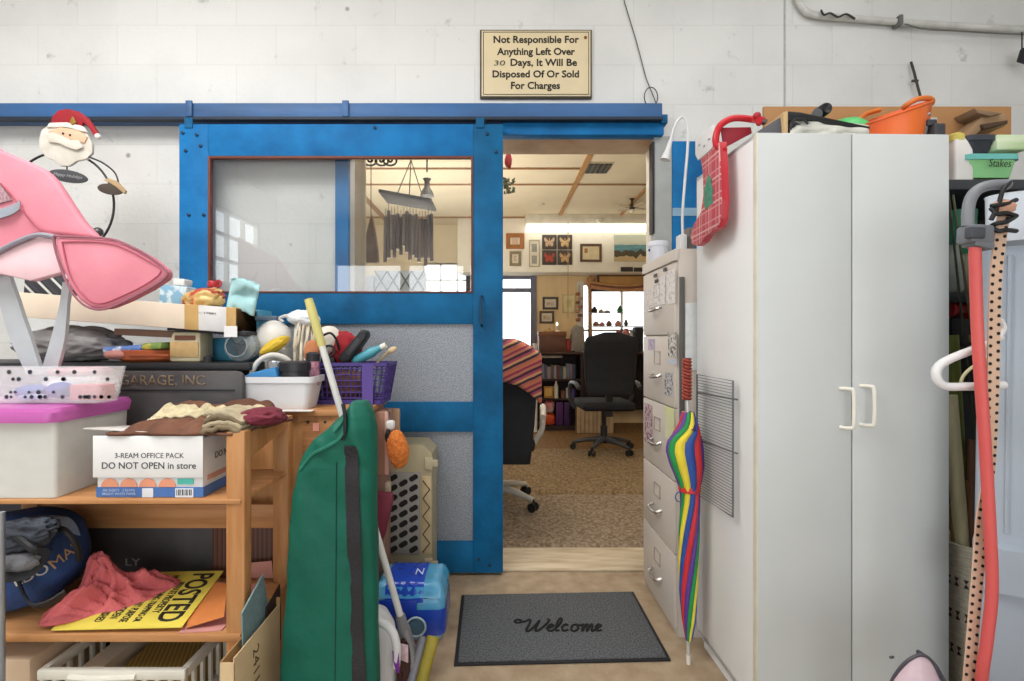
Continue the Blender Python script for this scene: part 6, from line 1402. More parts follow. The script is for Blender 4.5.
# ================================================================== office contents
def office_chair(name, label, cx, cy, rz, bw, z0, z1, seat_z, base_m, m_back, nleg0=0.):
    t = T(name, label, 'office chair', (cx, cy, .042), rz)
    M = wm(t)
    def q(mb, nm, m, **k): return b(mb.xf(M), nm, m, t, **k)
    BKM = m_back
    # backrest: back faces -y local
    rings = []
    n_ = 12
    for i in range(n_+1):
        u = i/n_; z = lerp(z0, z1, u); w_ = bw/2*(.86+.14*math.sin(min(1, u*1.25)*PI*.6))*(1 if u < .86 else math.sqrt(max(.05, 1-((u-.86)/.145)**2)))
        y = -.22-.05*u+.03*math.sin(u*PI)
        d_ = .06 if u < .9 else .045
        rings.append([V((p.x, p.y, z-.032)) for p in rrect(-w_, w_, y-d_/2-.012*math.sin(u*PI*5)**2, y+d_/2, 0, .022, 3)])
    q(MB().loft(rings), 'backrest', BKM, ang=60)
    q(MB().box((0, .02, seat_z-.03), (bw*.98, .48, .09), bev=.03, seg=4), 'seat', BKM)
    q(MB().box((0, -.18, (seat_z+z0)/2-.03), (.07, .03, max(.05, z0-seat_z+.2)), bev=.006), 'back_bracket', DARK)
    for s in (-1, 1):
        q(MB().tube(smoothpath([V((s*bw*.52, .12, seat_z-.08)), V((s*bw*.62, .12, seat_z+.02)), V((s*bw*.62, .1, seat_z+.17)), V((s*bw*.6, -.1, seat_z+.19)), V((s*bw*.58, -.2, seat_z+.15))], 5), [.02]*21, 10), 'armrest', base_m)
    q(MB().lathe([(0, .08), (.035, .08), (.035, .25), (.022, .26), (.022, seat_z-.06), (0, seat_z-.06)], (0, 0, 0), 18), 'gas_column', DARK)
    for k in range(5):
        a = nleg0+2*PI*k/5; d_ = V((math.cos(a), math.sin(a), 0))
        lg = q(MB().tube([d_*.03+V((0, 0, .12)), d_*.18+V((0, 0, .105)), d_*.31+V((0, 0, .075))], [.032, .024, .016], 10), 'leg', base_m)
        cs = MB()
        sd = V((-d_.y, d_.x, 0))
        for s in (-1, 1): cs.cyl(d_*.31+sd*s*.012+V((0, 0, .03)), d_*.31+sd*s*.028+V((0, 0, .03)), .03, n=16)
        cs.cyl(d_*.31+V((0, 0, .03)), d_*.31+V((0, 0, .08)), .008, n=8)
        b(cs.xf(M), 'caster', mat('#1b1b1d', .4), lg)
    return t
BLKF = mat('#16171d', .7, scale=20, col2='#101116', bump=.3, bscale=120)
office_chair('office_chair', 'black high-backed swivel office chair facing the desk on the far rug', xx(605, 5.0), 5.05, .06, .52, .62, 1.225, .50, mat('#4a4b50', .4, .3), BLKF, .3)
office_chair('office_chair', 'black swivel office chair with woven blanket, just inside the doorway', -.035, 3.42, 0., .56, .36, 1.13, .47, mat('#c9c4ba', .4, .2), BLKF, -.55)
# blanket over the near chair
def blf(u, v):
    x = -.33+.60*u; s_ = v*2-1
    z = 1.15-.02*abs(2*u-1)**2-.25*max(0, u-.72)**1.5*2
    yb = 3.17
    if s_ < 0: y = yb-.095; zz_ = z+s_*.17*(1+.75*u)
    else: y = yb+.03; zz_ = z-s_*.25
    k_ = 1-abs(s_)
    return V((x+.02*(1-abs(s_))*0, y+.05*max(0, s_)*0+(.01*math.sin(u*9)), zz_+.018*min(1, k_*4)))
bm_ = MB().grid(lambda u, v: blf(u, v), 30, 24)
o = solid(b(bm_, 'woven_blanket', stripes_mat('blanket', ['#8a3347', '#b8694a', '#a85f4c', '#2d2230', '#c08a60', '#9c4257', '#3d2230', '#b06a55'], (-.42, 0, .9), 8.5, .9, .06), ang=180), .012); tag(o, 'woven blanket striped pink, orange and dark, draped over the near office chair', 'blanket')
o = b(MB().tube([V((xx(535, 6.3), 6.3, .004)), V((xx(535, 6.3), 6.3, 1.12))], .03, 12), 'white_post', WHITE); tag(o, 'slim white upright post between the glazed door and the bookcase', 'post')

# desk and bookcase
DZ = zz(352, 6.45)
DKW = mat('#4a3028', .5, var=.2, scale=6); DKW2 = mat('#3a2a28', .5, var=.2)
bk_ = T('bookcase', 'dark wood bookcase under the desk top, between glazed door and office chair', 'bookcase', (xx(556, 6.5), 6.6, 0))
kx0, kx1, ky0, ky1 = xx(536, 6.4), xx(583, 6.4), 6.40, 6.75
lvz = [.0+.06, zz(400, 6.4)+.02, zz(379, 6.4), DZ-.03]
mb = MB().b2((kx0, ky0, 0), (kx0+.03, ky1, DZ-.03)).b2((kx1-.03, ky0, 0), (kx1, ky1, DZ-.03)).b2((kx0, ky1-.01, 0), (kx1, ky1, DZ-.03)).b2((kx0, ky0, 0), (kx1, ky1, .06))
b(mb, 'carcass', DKW2, bk_)
for z in lvz[1:3]: b(MB().b2((kx0+.03, ky0+.01, z-.025), (kx1-.03, ky1-.01, z)), 'shelf_board', DKW2, bk_)
dk = T('desk', 'long dark wooden desk along the far office wall under the window', 'desk', (1.5, 6.6, 0))
b(MB().b2((kx0-.02, 6.36, DZ-.028), (2.45, 6.95, DZ), .004), 'desk_top', DKW, dk)
b(MB().b2((2.2, 6.42, 0), (2.4, 6.9, DZ-.028)), 'side_panel', DKW2, dk)
b(MB().b2((kx1+.02, 6.86, .2), (2.2, 6.88, DZ-.028)), 'back_panel', mat('#2c2220', .7), dk)
R_ = random.Random(9)
bcol = ['#7d6a86', '#8b8fa5', '#5b5f7d', '#a08f9a', '#6d5a55', '#9aa3b0', '#7a4f52', '#566273', '#b3a89b', '#6b7f94', '#8a6f86', '#44506b']
bname = ['mauve', 'steel blue', 'slate violet', 'dusty pink', 'brown', 'light grey', 'maroon', 'dark teal grey', 'beige', 'dull blue', 'plum', 'navy']
x = kx0+.04; k_ = 0
while x < kx1-.06 and k_ < 12:
    w_ = .030+.012*R_.random(); h_ = .15+.05*R_.random()
    o = b(MB().b2((x, 6.43, lvz[2]+.001), (x+w_, 6.6, lvz[2]+h_), .003), 'book', mat(bcol[k_], .6)); tag(o, '%s book in the upper row of the dark bookcase' % bname[k_], 'book', 'books in the bookcase'); x += w_+.004; k_ += 1
o = b(MB().b2((kx0+.08, 6.42, DZ-.075), (kx0+.34, 6.6, DZ-.045)), 'book', mat('#b3a5a0', .6)); tag(o, 'pale book lying flat across the upper row of books', 'book', 'books in the bookcase')
z2 = lvz[1]
fm = T('framed_picture', 'small yellow framed picture on the lower bookcase shelf', 'picture frame', (xx(548, 6.45), 6.45, z2))
b(MB().b2((xx(544, 6.43), 6.43, z2+.001), (xx(553, 6.43), 6.46, z2+.15), .003), 'frame', mat('#c08a3e', .5), fm); b(MB().b2((xx(545.5, 6.43), 6.428, z2+.03), (xx(551.5, 6.43), 6.431, z2+.125)), 'print', mat('#d9b565', .6), fm)
bt = T('white_bottle', 'tall white spray bottle on the lower bookcase shelf', 'bottle', (xx(556, 6.44), 6.44, z2))
b(MB().lathe([(0, 0), (.03, 0), (.03, .15), (.014, .19), (.014, .21), (0, .21)], (xx(556, 6.45), 6.45, z2+.001), 16), 'bottle_body', mat('#d6d3c9', .4), bt); b(MB().lathe([(0, 0), (.013, 0), (.01, .05), (0, .05)], (xx(556, 6.45), 6.45, z2+.209), 10), 'nozzle', mat('#e4e1d6', .4), bt)
for px, c, h_, lb in ((563, '#6d4a3c', .09, 'brown tin'), (568, '#c9c6cf', .12, 'pale grey canister'), (573, '#4a3f7d', .11, 'indigo canister')):
    o = b(MB().lathe([(0, 0), (.03, 0), (.03, h_), (.02, h_+.01), (0, h_+.01)], (xx(px, 6.46), 6.46, z2+.001), 14), 'canister', mat(c, .4)); tag(o, lb+' on the lower bookcase shelf', 'canister', 'canisters in the bookcase')
for px0, px1, h_, c, nm, lb in ((543, 555, .15, '#d2502a', 'orange_bag', 'orange shopping bag at the bottom of the bookcase'), (556, 563, .30, '#5a2f6e', 'purple_binder', 'tall purple binder at the bottom of the bookcase'), (545, 554, .0, '#c8bdb5', 'white_bag', 'white and pink bag above the orange bag in the bookcase'), (564, 570, .30, '#47285c', 'purple_binder', 'dark violet binder beside the tall purple one')):
    z_ = .062 if h_ else .22
    if 'bag' in nm: o = b(MB().blob((xx((px0+px1)/2, 6.47), 6.50, z_+(h_ or .16)/2), (xx(px1, 6.47)/2-xx(px0, 6.47)/2, .07, (h_ or .16)/2), sub=4, amp=.25, freq=3, seed=px0, ridge=True, floor=z_, e=.8), nm, mat(c, .6, col2='#c8505a' if not h_ else None, scale=9), ang=180)
    else: o = b(MB().b2((xx(px0, 6.47), 6.45, z_), (xx(px1, 6.47), 6.65, z_+h_), .004), nm, mat(c, .5))
    tag(o, lb, 'bag' if 'bag' in nm else 'binder')
# things on the desk
ch_ = T('wooden_chest', 'brown wooden letter chest on the desk beside the glazed door', 'chest', (xx(553, 6.5), 6.6, DZ))
b(MB().b2((xx(539, 6.5), 6.5, DZ+.001), (xx(566, 6.5), 6.72, zz(336, 6.5)), .004), 'chest_body', mat('#704a3e', .5, var=.15), ch_)
b(MB().b2((xx(538.5, 6.49), 6.49, zz(336, 6.5)), (xx(566.5, 6.49), 6.73, zz(331.5, 6.5)), .006), 'lid', mat('#8a5c42', .5), ch_)
o = b(MB().prism([P(x, y, 6.5) for x, y in ((571, 351), (573, 330), (577, 325), (584, 327), (585, 351))], (0, .2, 0), .004), 'grey_file', mat('#a29c96', .6, scale=40, col2='#7f7a78', stretch=(6, 1, .3))); tag(o, 'grey upright magazine file on the desk beside the wooden chest', 'magazine file')
SMALL = [(568, 346, .05, .10, '#9c3f3c', 'red jar', 'small red jar on the desk before the grey file'), (573.5, 348, .035, .07, '#2d2d33', 'black pot', 'small black pot on the desk beside the red jar'), (577, 345, .04, .09, '#c9b9b3', 'pale pot', 'pale pot on the desk in front of the grey file'),
         (595, 346, .06, .08, '#b8b3bb', 'grey cup', 'grey cup under the office window'), (602, 343, .06, .12, '#c98f84', 'pink cup', 'salmon cup under the office window'), (612, 345, .05, .1, '#8d6f65', 'brown mug', 'brown mug behind the far office chair'),
         (619, 341, .07, .16, '#b5595d', 'red pot', 'rosy red flower pot on the desk behind the far chair'), (626, 338, .05, .18, '#c77f83', 'pink vase', 'pink vase on the desk beside the red pot'), (631.5, 344, .045, .16, '#d4d4d0', 'white figure', 'white bottle figure on the desk before the black speaker')]
for px, py, r_, h_, c, nm, lb in SMALL:
    h_ *= 1.7
    o = b(MB().lathe([(0, 0), (r_*.7, 0), (r_, h_*.3), (r_*.95, h_*.8), (r_*.5, h_*.92), (r_*.55, h_), (0, h_)], (xx(px, 6.55), 6.55+.0, DZ+.001), 16), nm.replace(' ', '_'), mat(c, .45, scale=30)); tag(o, lb, nm.split()[-1])
o = b(MB().b2((xx(635.5, 6.4), 6.42, DZ+.001), (xx(644, 6.4), 6.55, zz(327, 6.4)), .01), 'black_speaker', mat('#1d2027', .5)); tag(o, 'black upright speaker on the desk at the filing cabinet edge', 'speaker')
cdl = T('candle_lamp', 'small white candle lamp glowing on the wooden chest', 'lamp', P(557, 331, 6.6))
b(MB().lathe([(0, 0), (.04, 0), (.02, .02), (.02, .08), (0, .08)], V((xx(557, 6.6), 6.6, zz(331.5, 6.5)+.001)), 12), 'candle_body', mat('#e6dcc8', .5), cdl)
b(MB().blob(V((xx(557, 6.6), 6.6, zz(331.5, 6.5)+.10)), (.012, .012, .022), sub=2), 'flame', mat('#fff0cf', .5, emit=6), cdl)
o = b(MB().lathe([(0, 0), (.09, 0), (.09, .01), (.02, .02), (.012, .05), (0, .05)], V((xx(549, 6.62), 6.62, zz(331.5, 6.5)+.001)), 14), 'brass_dish', mat('#c9a15c', .3, .6)); tag(o, 'small brass dish on the wooden chest', 'dish')
# trinket shelf across the window
ts = T('trinket_shelf', 'thin shelf crossing the office window with little ornaments on it', 'shelf', (1.6, 6.95, 1.5))
zs = zz(312.5, 6.9); zs2 = zz(326, 6.9)
b(MB().b2((xx(588, 6.9), 6.88, zs-.012), (2.1, 6.99, zs)), 'glass_board', mat('#b9bcc0', .3), ts); b(MB().b2((xx(588, 6.9), 6.88, zs2-.012), (2.1, 6.99, zs2)), 'glass_board', mat('#b9bcc0', .3), ts)
TR = [(594.5, zs, .045, .09, '#3c3634', 'dark round ornament'), (601, zs, .04, .05, '#c9b39a', 'tan little ornament'), (607, zs, .05, .035, '#8e8b86', 'grey low dish'), (620, zs, .045, .10, '#3f7a48', 'green pointed ornament'), (596, zs2, .05, .07, '#a7846e', 'brown beaded ornament'), (602, zs2, .045, .06, '#c2847a', 'rosy ornament'), (609, zs2, .045, .08, '#7a5c52', 'dark brown ornament'), (618, zs2, .05, .08, '#c98d80', 'coral ornament'), (626, zs2, .03, .10, '#4d4744', 'slim black ornament')]
for px, z_, r_, h_, c, nm in TR:
    o = b(MB().lathe([(0, 0), (r_*.8, 0), (r_, h_*.35), (r_*.5, h_*.8), (0.002, h_)], (xx(px, 6.92), 6.92, z_+.001), 14), 'ornament', mat(c, .5)); tag(o, nm+(' on the upper window shelf' if z_ == zs else ' on the lower window shelf'), 'ornament', 'ornaments on the window shelves')
# roman shade
rs = T('roman_shade', 'tan fabric shade gathered up at the top of the office window', 'window shade', (1.7, 6.95, 1.7))
TAN2 = mat('#cf9f62', .8, var=.1, scale=6)
sx0, sx1 = xx(599, 6.9), 2.2
b(MB().b2((sx0, 6.93, zz(290, 6.9)), (sx1, 6.96, zz(274, 6.9)), .004), 'shade_cloth', TAN2, rs)
b(MB().b2((sx0-.02, 6.91, zz(276, 6.9)), (sx1, 6.97, zz(273.2, 6.9)), .003), 'head_rail', mat('#5a3f2a', .6), rs)
b(MB().b2((sx0-.015, 6.92, zz(288, 6.9)), (sx0+.008, 6.965, zz(274, 6.9)), .002), 'side_edge', mat('#5a3f2a', .6), rs)
def sw(u, k): return V((lerp(sx0-.12, sx1, u), 6.90-.012*k, zz(282.5+3.5*math.sin(u*PI)+2.2*k, 6.9)))
for k, c in enumerate(('#c99a68', '#8a5d48', '#c79268')): b(MB().tube([sw(i/14, k) for i in range(15)], .024, 8), 'fold', mat(c, .8), rs)
b(MB().b2((sx0-.13, 6.93, zz(291.5, 6.9)), (sx1, 6.95, zz(288, 6.9))), 'hem', mat('#5d4a44', .7), rs)
o = b(MB().blob((xx(591, 6.9), 6.93, zz(282, 6.9)), (.06, .03, .09), sub=3, amp=.3, freq=3, seed=3).tube([V((xx(590, 6.9), 6.92, zz(288, 6.9))), V((xx(591, 6.9), 6.92, zz(345, 6.9)))], .024, 8), 'curtain_tie', mat('#b98a5c', .8)); tag(o, 'tan gathered curtain hanging beside the office window', 'curtain')
# frames
def frame(px0, px1, py0, py1, Y, mf, mp, label, w_=.03, name='picture_frame', mat_m=None, art=None):
    t = T(name, label, 'picture frame', P((px0+px1)/2, py1, Y), group='framed pictures in the office')
    x0, x1, z0, z1 = xx(px0, Y), xx(px1, Y), zz(py1, Y), zz(py0, Y)
    mb = MB().b2((x0, Y-.02, z0), (x0+w_, Y, z1), .003).b2((x1-w_, Y-.02, z0), (x1, Y, z1), .003).b2((x0+w_, Y-.019, z0), (x1-w_, Y, z0+w_), .003).b2((x0+w_, Y-.019, z1-w_), (x1-w_, Y, z1), .003)
    b(mb, 'frame', mf, t); b(MB().b2((x0+.01, Y-.008, z0+.01), (x1-.01, Y-.002, z1-.01)), 'picture', mp, t)
    if art:
        for (u0, u1, v0, v1, m_) in art:
            b(MB().b2((lerp(x0, x1, u0), Y-.010, lerp(z0, z1, v0)), (lerp(x0, x1, u1), Y-.007, lerp(z0, z1, v1))), 'print', m_, t)
    return t
SFY = 6.598; WLY = 6.995
FW = mat('#a96f3c', .5); FD = mat('#5f4632', .5); FG = mat('#8d8468', .5); MATW = mat('#e6dcc8', .7); MATC = mat('#e0cda6', .7); INKP = mat('#b39a86', .7, scale=40, col2='#e2d6c2')
frame(506, 524, 233.5, 249, SFY, FW, MATW, 'small picture in a wide light wood frame on the white band over the door', .055, art=[(.33, .67, .3, .68, mat('#d9b9a4', .7))])
frame(509.5, 521, 251.5, 266, SFY, FG, MATW, 'small upright grey green framed picture below the light wood frame', .035, art=[(.35, .65, .3, .7, INKP)])
frame(529, 539.5, 240, 267, SFY, mat('#b9ab8d', .5), MATW, 'narrow pale frame with two little openings, one above the other', .012, art=[(.25, .75, .55, .85, mat('#9a9a92', .7, scale=30)), (.25, .75, .12, .42, mat('#9a9a92', .7, scale=30))])
frame(580, 601.5, 244, 262, SFY, FD, MATC, 'brown framed certificate in the middle of the white band', .03, art=[(.2, .35, .5, .75, mat('#a8744f', .7)), (.42, .85, .25, .75, mat('#d9c79f', .7))])
t = T('butterfly_panel', 'four dark butterfly pictures in a block on the white band', 'picture', P(557, 266, SFY), group='framed pictures in the office')
for i, (px0, py0) in enumerate(((542, 235), (557.5, 235), (542, 250.5), (557.5, 250.5))):
    x0, x1, z1, z0 = xx(px0, SFY), xx(px0+14.5, SFY), zz(py0, SFY), zz(py0+14.5, SFY)
    f_ = b(MB().b2((x0, SFY-.015, z0), (x1, SFY, z1), .002), 'dark_tile', mat('#4a403a', .6), t)
    cx, cz = (x0+x1)/2, (z0+z1)/2; cw = ['#c9a98a', '#d3b27f', '#b5503c', '#cfa477'][i]
    mb = MB()
    for s in (-1, 1):
        mb.prism([V((cx+s*a*.065, SFY-.018, cz+c*.075)) for a, c in ((.08, .1), (.9, .85), (1.1, .5), (.9, .05), (.1, -.05))], (0, .003, 0))
        mb.prism([V((cx+s*a*.065, SFY-.018, cz+c*.075)) for a, c in ((.08, -.05), (.8, -.1), (.75, -.75), (.35, -.8), (.08, -.3))], (0, .003, 0))
    mb.b2((cx-.005, SFY-.0185, cz-.05), (cx+.005, SFY-.015, cz+.05))
    b(mb, 'butterfly', mat(cw, .7, scale=20), f_)
# seascape
t = T('seascape_painting', 'unframed seascape with teal sea and sandy dunes beside the filing cabinet', 'painting', P(631, 263, SFY), group='framed pictures in the office')
x0, x1, z1, z0 = xx(614, SFY), xx(652, SFY), zz(235, SFY), zz(261.5, SFY)
def band(v0, v1, m, nm, wob=0.02, seed=1, dz=0.):
    n_ = 16; up = [V((lerp(x0, x1, i/n_), SFY-.02-dz, lerp(z0, z1, v1)+noise.noise(V((i*.5, seed, 0)))*wob)) for i in range(n_+1)]
    b(MB().prism([V((x0, SFY-.02-dz, lerp(z0, z1, v0))), V((x1, SFY-.02-dz, lerp(z0, z1, v0)))]+up[::-1], (0, .003, 0)), nm, m, t)
b(MB().b2((x0, SFY-.018, z0), (x1, SFY, z1)), 'canvas', mat('#c9c3ab', .7, scale=4, col2='#a9b3a8', stretch=(.5, 1, 2)), t)
band(.0, .62, mat('#6a989c', .7, scale=14, col2='#557f88', stretch=(.4, 1, 3)), 'sea', .01, 2, .0)
band(.0, .40, mat('#5b4a35', .7, scale=18, col2='#3f4636'), 'shrubs', .05, 4, .002)
band(.0, .18, mat('#cbae80', .7, scale=8), 'sand', .05, 6, .004)
o = b(MB().b2((xx(621, 6.58), 6.575, zz(271.5, 6.58)), (xx(633, 6.58), 6.598, zz(267, 6.58)), .003).b2((xx(634, 6.58), 6.578, zz(271.5, 6.58)), (xx(646, 6.58), 6.598, zz(267.5, 6.58)), .003), 'wall_grille', mat('#332b26', .6)); tag(o, 'low dark grille at the bottom of the white band by the shade', 'vent')
frame(542.5, 558, 297, 309.5, WLY, mat('#4a4440', .5), MATW, 'dark framed ink drawing on the yellow wall, the higher of the pair', .03, art=[(.25, .75, .3, .6, INKP)])
frame(539.5, 554, 311, 323.5, WLY, mat('#5a4c3c', .5), MATW, 'brown framed ink drawing on the yellow wall, the lower of the pair', .03, art=[(.25, .75, .3, .65, INKP)])
frame(562.5, 575, 294.5, 313, WLY, mat('#d4c196', .5), mat('#e6d9ad', .7), 'pale yellow framed sheet on the yellow wall beside the shell string', .014, art=[(.3, .7, .3, .7, mat('#d9c890', .7))])
ss = T('shell_string', 'string of brown shells hanging on the yellow wall beside the window', 'ornament', P(579, 322, 6.95))
b(MB().tube([P(579, 285, 6.96), P(579, 322, 6.96)], .004, 5), 'cord', mat('#8a6a45', .7), ss)
for i in range(7): b(MB().blob(P(579+(i % 2)*2-1, 294+i*4.3, 6.94), (.035, .025, .025), sub=3, amp=.2, seed=i), 'shell', mat(('#a8704a', '#c79c78', '#8a5c42')[i % 3], .6), ss)
o = b(MB().tube([P(568, 222, 6.3), P(568, 318, 6.3)], .005, 5), 'twine', mat('#b79a6a', .7)); tag(o, 'long thin twine hanging from the office ceiling before the butterfly pictures', 'twine')
# fluorescent fixture
fl = T('fluorescent_light', 'long white fluorescent ceiling light along the office band', 'ceiling light', (1.3, 6.3, 2.7))
fx0, fx1 = xx(525.5, 6.38), 2.45
b(MB().b2((fx0, 6.38, zz(223, 6.36)), (fx1, 6.54, CZ-.001), .004), 'housing', mat('#d9d3c3', .5), fl)
b(MB().b2((fx0+.01, 6.36, zz(229, 6.36)), (fx1-.01, 6.56, zz(223.8, 6.36)), .012, 3), 'diffuser', mat('#fffdf2', .4, emit=1.4, var=.01), fl)
b(MB().lathe([(0, 0), (.02, 0), (.03, .04), (0, .05)], P(598.5, 222.5, 6.33), 12), 'pull_cap', WHITE, fl)
# ceiling vent and fan
vt = T('ceiling_vent', 'dark louvred air vent in the cream office ceiling', 'vent', (xx(598, cz_y(167)), cz_y(167), CZ-.02))
yA, yB = cz_y(162.5), cz_y(171.5)
for px0, px1 in ((587, 597.5), (598.5, 609)):
    ym_ = (yA+yB)/2; b(MB().b2((xx(px0, ym_), min(yA, yB), CZ-.02), (xx(px1, ym_), max(yA, yB), CZ)), 'louvre_panel', stripes_mat('louvre%d' % px0, ['#2f2c28', '#57524a'], (1, 0, 0), 22, .6), vt)
b(MB().b2((xx(586, ym_), min(yA, yB)-.02, CZ-.01), (xx(610.5, ym_), max(yA, yB)+.02, CZ), .002), 'vent_frame', mat('#c9bea4', .6), vt)
cf = T('ceiling_fan', 'small pale ceiling fan near the far corner of the office ceiling', 'ceiling fan', P(632, 212, 5.7))
fc_ = V((xx(632, 5.7), 5.7, CZ))
b(MB().lathe([(0, -.12), (.03, -.12), (.035, -.08), (.012, -.06), (.012, -.02), (.03, 0), (0, 0)], fc_, 16), 'motor', mat('#4f4338', .5), cf)
for k in range(4):
    a = k*PI/2+.5; d_ = V((math.cos(a), math.sin(a), 0)); s_ = V((-d_.y, d_.x, 0)); c = fc_+V((0, 0, -.10))
    b(MB().prism([c+d_*.04-s_*.02, c+d_*.2-s_*.03, c+d_*.2+s_*.03, c+d_*.04+s_*.02], (0, 0, .008)), 'fan_blade', mat('#cfc3a8', .6), cf)
b(MB().blob(fc_+V((0, 0, -.14)), (.03, .03, .025), sub=3), 'lamp_globe', mat('#e9e2d0', .4), cf)
o = b(MB().lathe([(0, 0), (.035, .0), (.04, .012), (0, .014)], V((xx(541, 5.9), 5.9, CZ-.014)), 16), 'ceiling_detector', mat('#cbbf9f', .5)); tag(o, 'small round detector on the cream office ceiling', 'detector')
# red ornament + wreath by the doorway
ro = T('red_ornament', 'red hanging ornament with a green sprig at the blue door edge', 'ornament', P(508, 196, 2.9))
b(MB().tube([P(508, 120, 2.9), P(508, 152, 2.9)], .003, 5), 'cord', mat('#8a2c2c', .6), ro)
b(MB().blob(P(508.5, 160, 2.9), (.022, .02, .05), sub=3, amp=.25, freq=4), 'red_bauble', mat('#a3272d', .4), ro)
mb = MB(); R_ = random.Random(4)
for i in range(46):
    p = P(509+R_.uniform(-5, 5.5), 186+R_.uniform(-8, 8), 2.9+R_.uniform(-.02, .02)); mb.blob(p, (.012, .008, .005), (R_.random()*3, R_.random()*3, 0), sub=1)
b(mb, 'green_sprig', mat('#5d6b4a', .7, scale=30, col2='#8a8a70'), ro)
# stool box under the far chair
sb_ = T('slatted_stool', 'pale slatted wooden crate under the far office chair', 'crate', (xx(596, 6.2), 6.3, 0))
mb = MB()
for i in range(9):
    xa_ = lerp(xx(577, 6.2), xx(614, 6.2), i/9); mb.b2((xa_, 6.2, .004), (xa_+.042, 6.215, zz(406, 6.2)))
b(mb, 'slats', mat('#b9a184', .7, var=.15), sb_)
b(MB().b2((xx(577, 6.2), 6.215, .004), (xx(614, 6.2), 6.34, zz(406, 6.2)-.002)), 'crate_core', mat('#8a7458', .8), sb_)
# plant outside by the door
pl = T('leafy_plant', 'pale green leafy plant outside the glazed office door', 'plant', (.15, 7.5, -.1))
b(MB().lathe([(0, 0), (.14, 0), (.18, .3), (0, .3)], (.18, 7.6, -.1), 18), 'pot', mat('#b3a08c', .7), pl)
mb = MB(); R_ = random.Random(8)
for i in range(60):
    a = R_.uniform(0, 2*PI); h_ = R_.uniform(.3, 1.15); r0 = R_.uniform(.05, .3); c = V((.18+r0*math.cos(a), 7.6+r0*math.sin(a)*.6, h_)); t_ = V((math.cos(a), math.sin(a), R_.uniform(-.3, .8))).normalized(); s_ = t_.cross(Z3).normalized()
    mb.prism([c, c+t_*.06+s_*.025, c+t_*.14, c+t_*.06-s_*.025], (0, 0, .003))
for i in range(8): 
    a = i*.8; mb.tube([V((.18, 7.6, .2)), V((.18+.1*math.cos(a), 7.6+.1*math.sin(a), .7)), V((.18+.2*math.cos(a), 7.6+.2*math.sin(a), 1.1))], .006, 5)
b(mb, 'foliage', mat('#8fa07c', .7, var=.2), pl)

# ---- seen through the door glass
wch = T('wind_chime', 'bamboo wind chime hanging from a dark board behind the door glass', 'wind chime', P(410, 267, 2.9))
CB = [P(x, y, 2.9) for x, y in ((380, 202), (387, 191), (437, 201), (431, 211))]
A_ = P(383, 198, 2.86); B_ = P(434, 207, 2.98)
dd_ = (B_-A_); 
b(MB().prism([A_+V((-.0, -.11, .0)), B_+V((0, -.11, 0)), B_+V((.0, .11, .0)), A_+V((0, .11, 0))], (0, 0, .02), .003), 'chime_board', mat('#3c3532', .7, scale=40, col2='#5a4f47'), wch)
for (a, c) in ((A_+dd_*.25, P(411, 160, 2.92)), (A_+dd_*.8, P(411, 160, 2.92)), (A_+dd_*.5, P(411, 160, 2.92))): b(MB().tube([a+V((0, 0, .02)), c], .003, 5), 'hanging_cord', mat('#55504a', .7), wch)
b(MB().tube(smoothpath([P(411, 160, 2.92), P(409, 156, 2.92), P(411, 150, 2.92), P(414, 120, 2.92)], 4), .004, 5), 'hook', mat('#55504a', .5), wch)
R_ = random.Random(2)
lows = [262, 258, 250, 258, 249, 255, 246, 252, 260, 255, 258, 262, 258, 266, 258, 261]
for i in range(16):
    px = 385.5+46*i/15; t0 = 213+R_.uniform(-3, 4)+3*i/15
    y_ = 2.87+.1*i/15+R_.uniform(-.03, .03)
    b(MB().tube([P(px, t0, y_), P(px+R_.uniform(-.5, .5), lows[i], y_)], .0105, 10), 'chime_tube', mat(('#a08d84', '#84736e', '#ad9a90')[i % 3], .5, scale=12, stretch=(1, 1, .3), col2='#57494a'), wch)
    b(MB().tube([P(px, t0, y_), P(px, t0-8, y_)], .0015, 4), 'string', mat('#6a625a', .7), wch)
# iron scroll
sc_o = T('iron_scroll', 'curled black iron scrollwork at the top of the office opening', 'scrollwork', P(378, 166, 2.95))
for cx, s in ((357, 1), (371, -1), (381, 1), (391, -1)):
    pts = [P(cx+ s*(8-a*.42)*math.cos(a*.55), 160+(6.5-a*.33)*math.sin(a*.55), 2.95) for a in range(18)]
    b(MB().tube(pts, .0065, 6), 'scroll', mat('#2a2624', .5, .4), sc_o)
b(MB().tube([P(346, 157, 2.95), P(400, 157, 2.95)], .006, 6), 'top_bar', mat('#2a2624', .5, .4), sc_o)
o = b(MB().b2((xx(352, 2.85), 2.85, .01), (xx(365, 2.85), 2.88, OZ+.2), .003).b2((xx(363.5, 2.85), 2.84, .01), (xx(366, 2.85), 2.853, OZ+.2), .002), 'open_panel', mat('#c9b79c', .7, var=.1)); tag(o, 'tan upright door panel with dark edge behind the door glass', 'panel')
mb = MB().tube([P(371, 155, 2.95), P(371, 215, 2.95)], .003, 5)
bg_ = T('hanging_bag', 'brown pointed bag hanging on a cord beside the wind chime', 'bag', P(370, 268, 2.95))
b(mb, 'cord', mat('#5a4a40', .7), bg_)
b(MB().prism([P(x, y, 2.95) for x, y in ((371, 213), (374, 228), (377, 248), (378, 262), (361, 262), (363, 246), (367, 228))], (0, .05, 0), .01, 3), 'bag_body', mat('#5f463c', .8, scale=12, col2='#8a7568'), bg_)
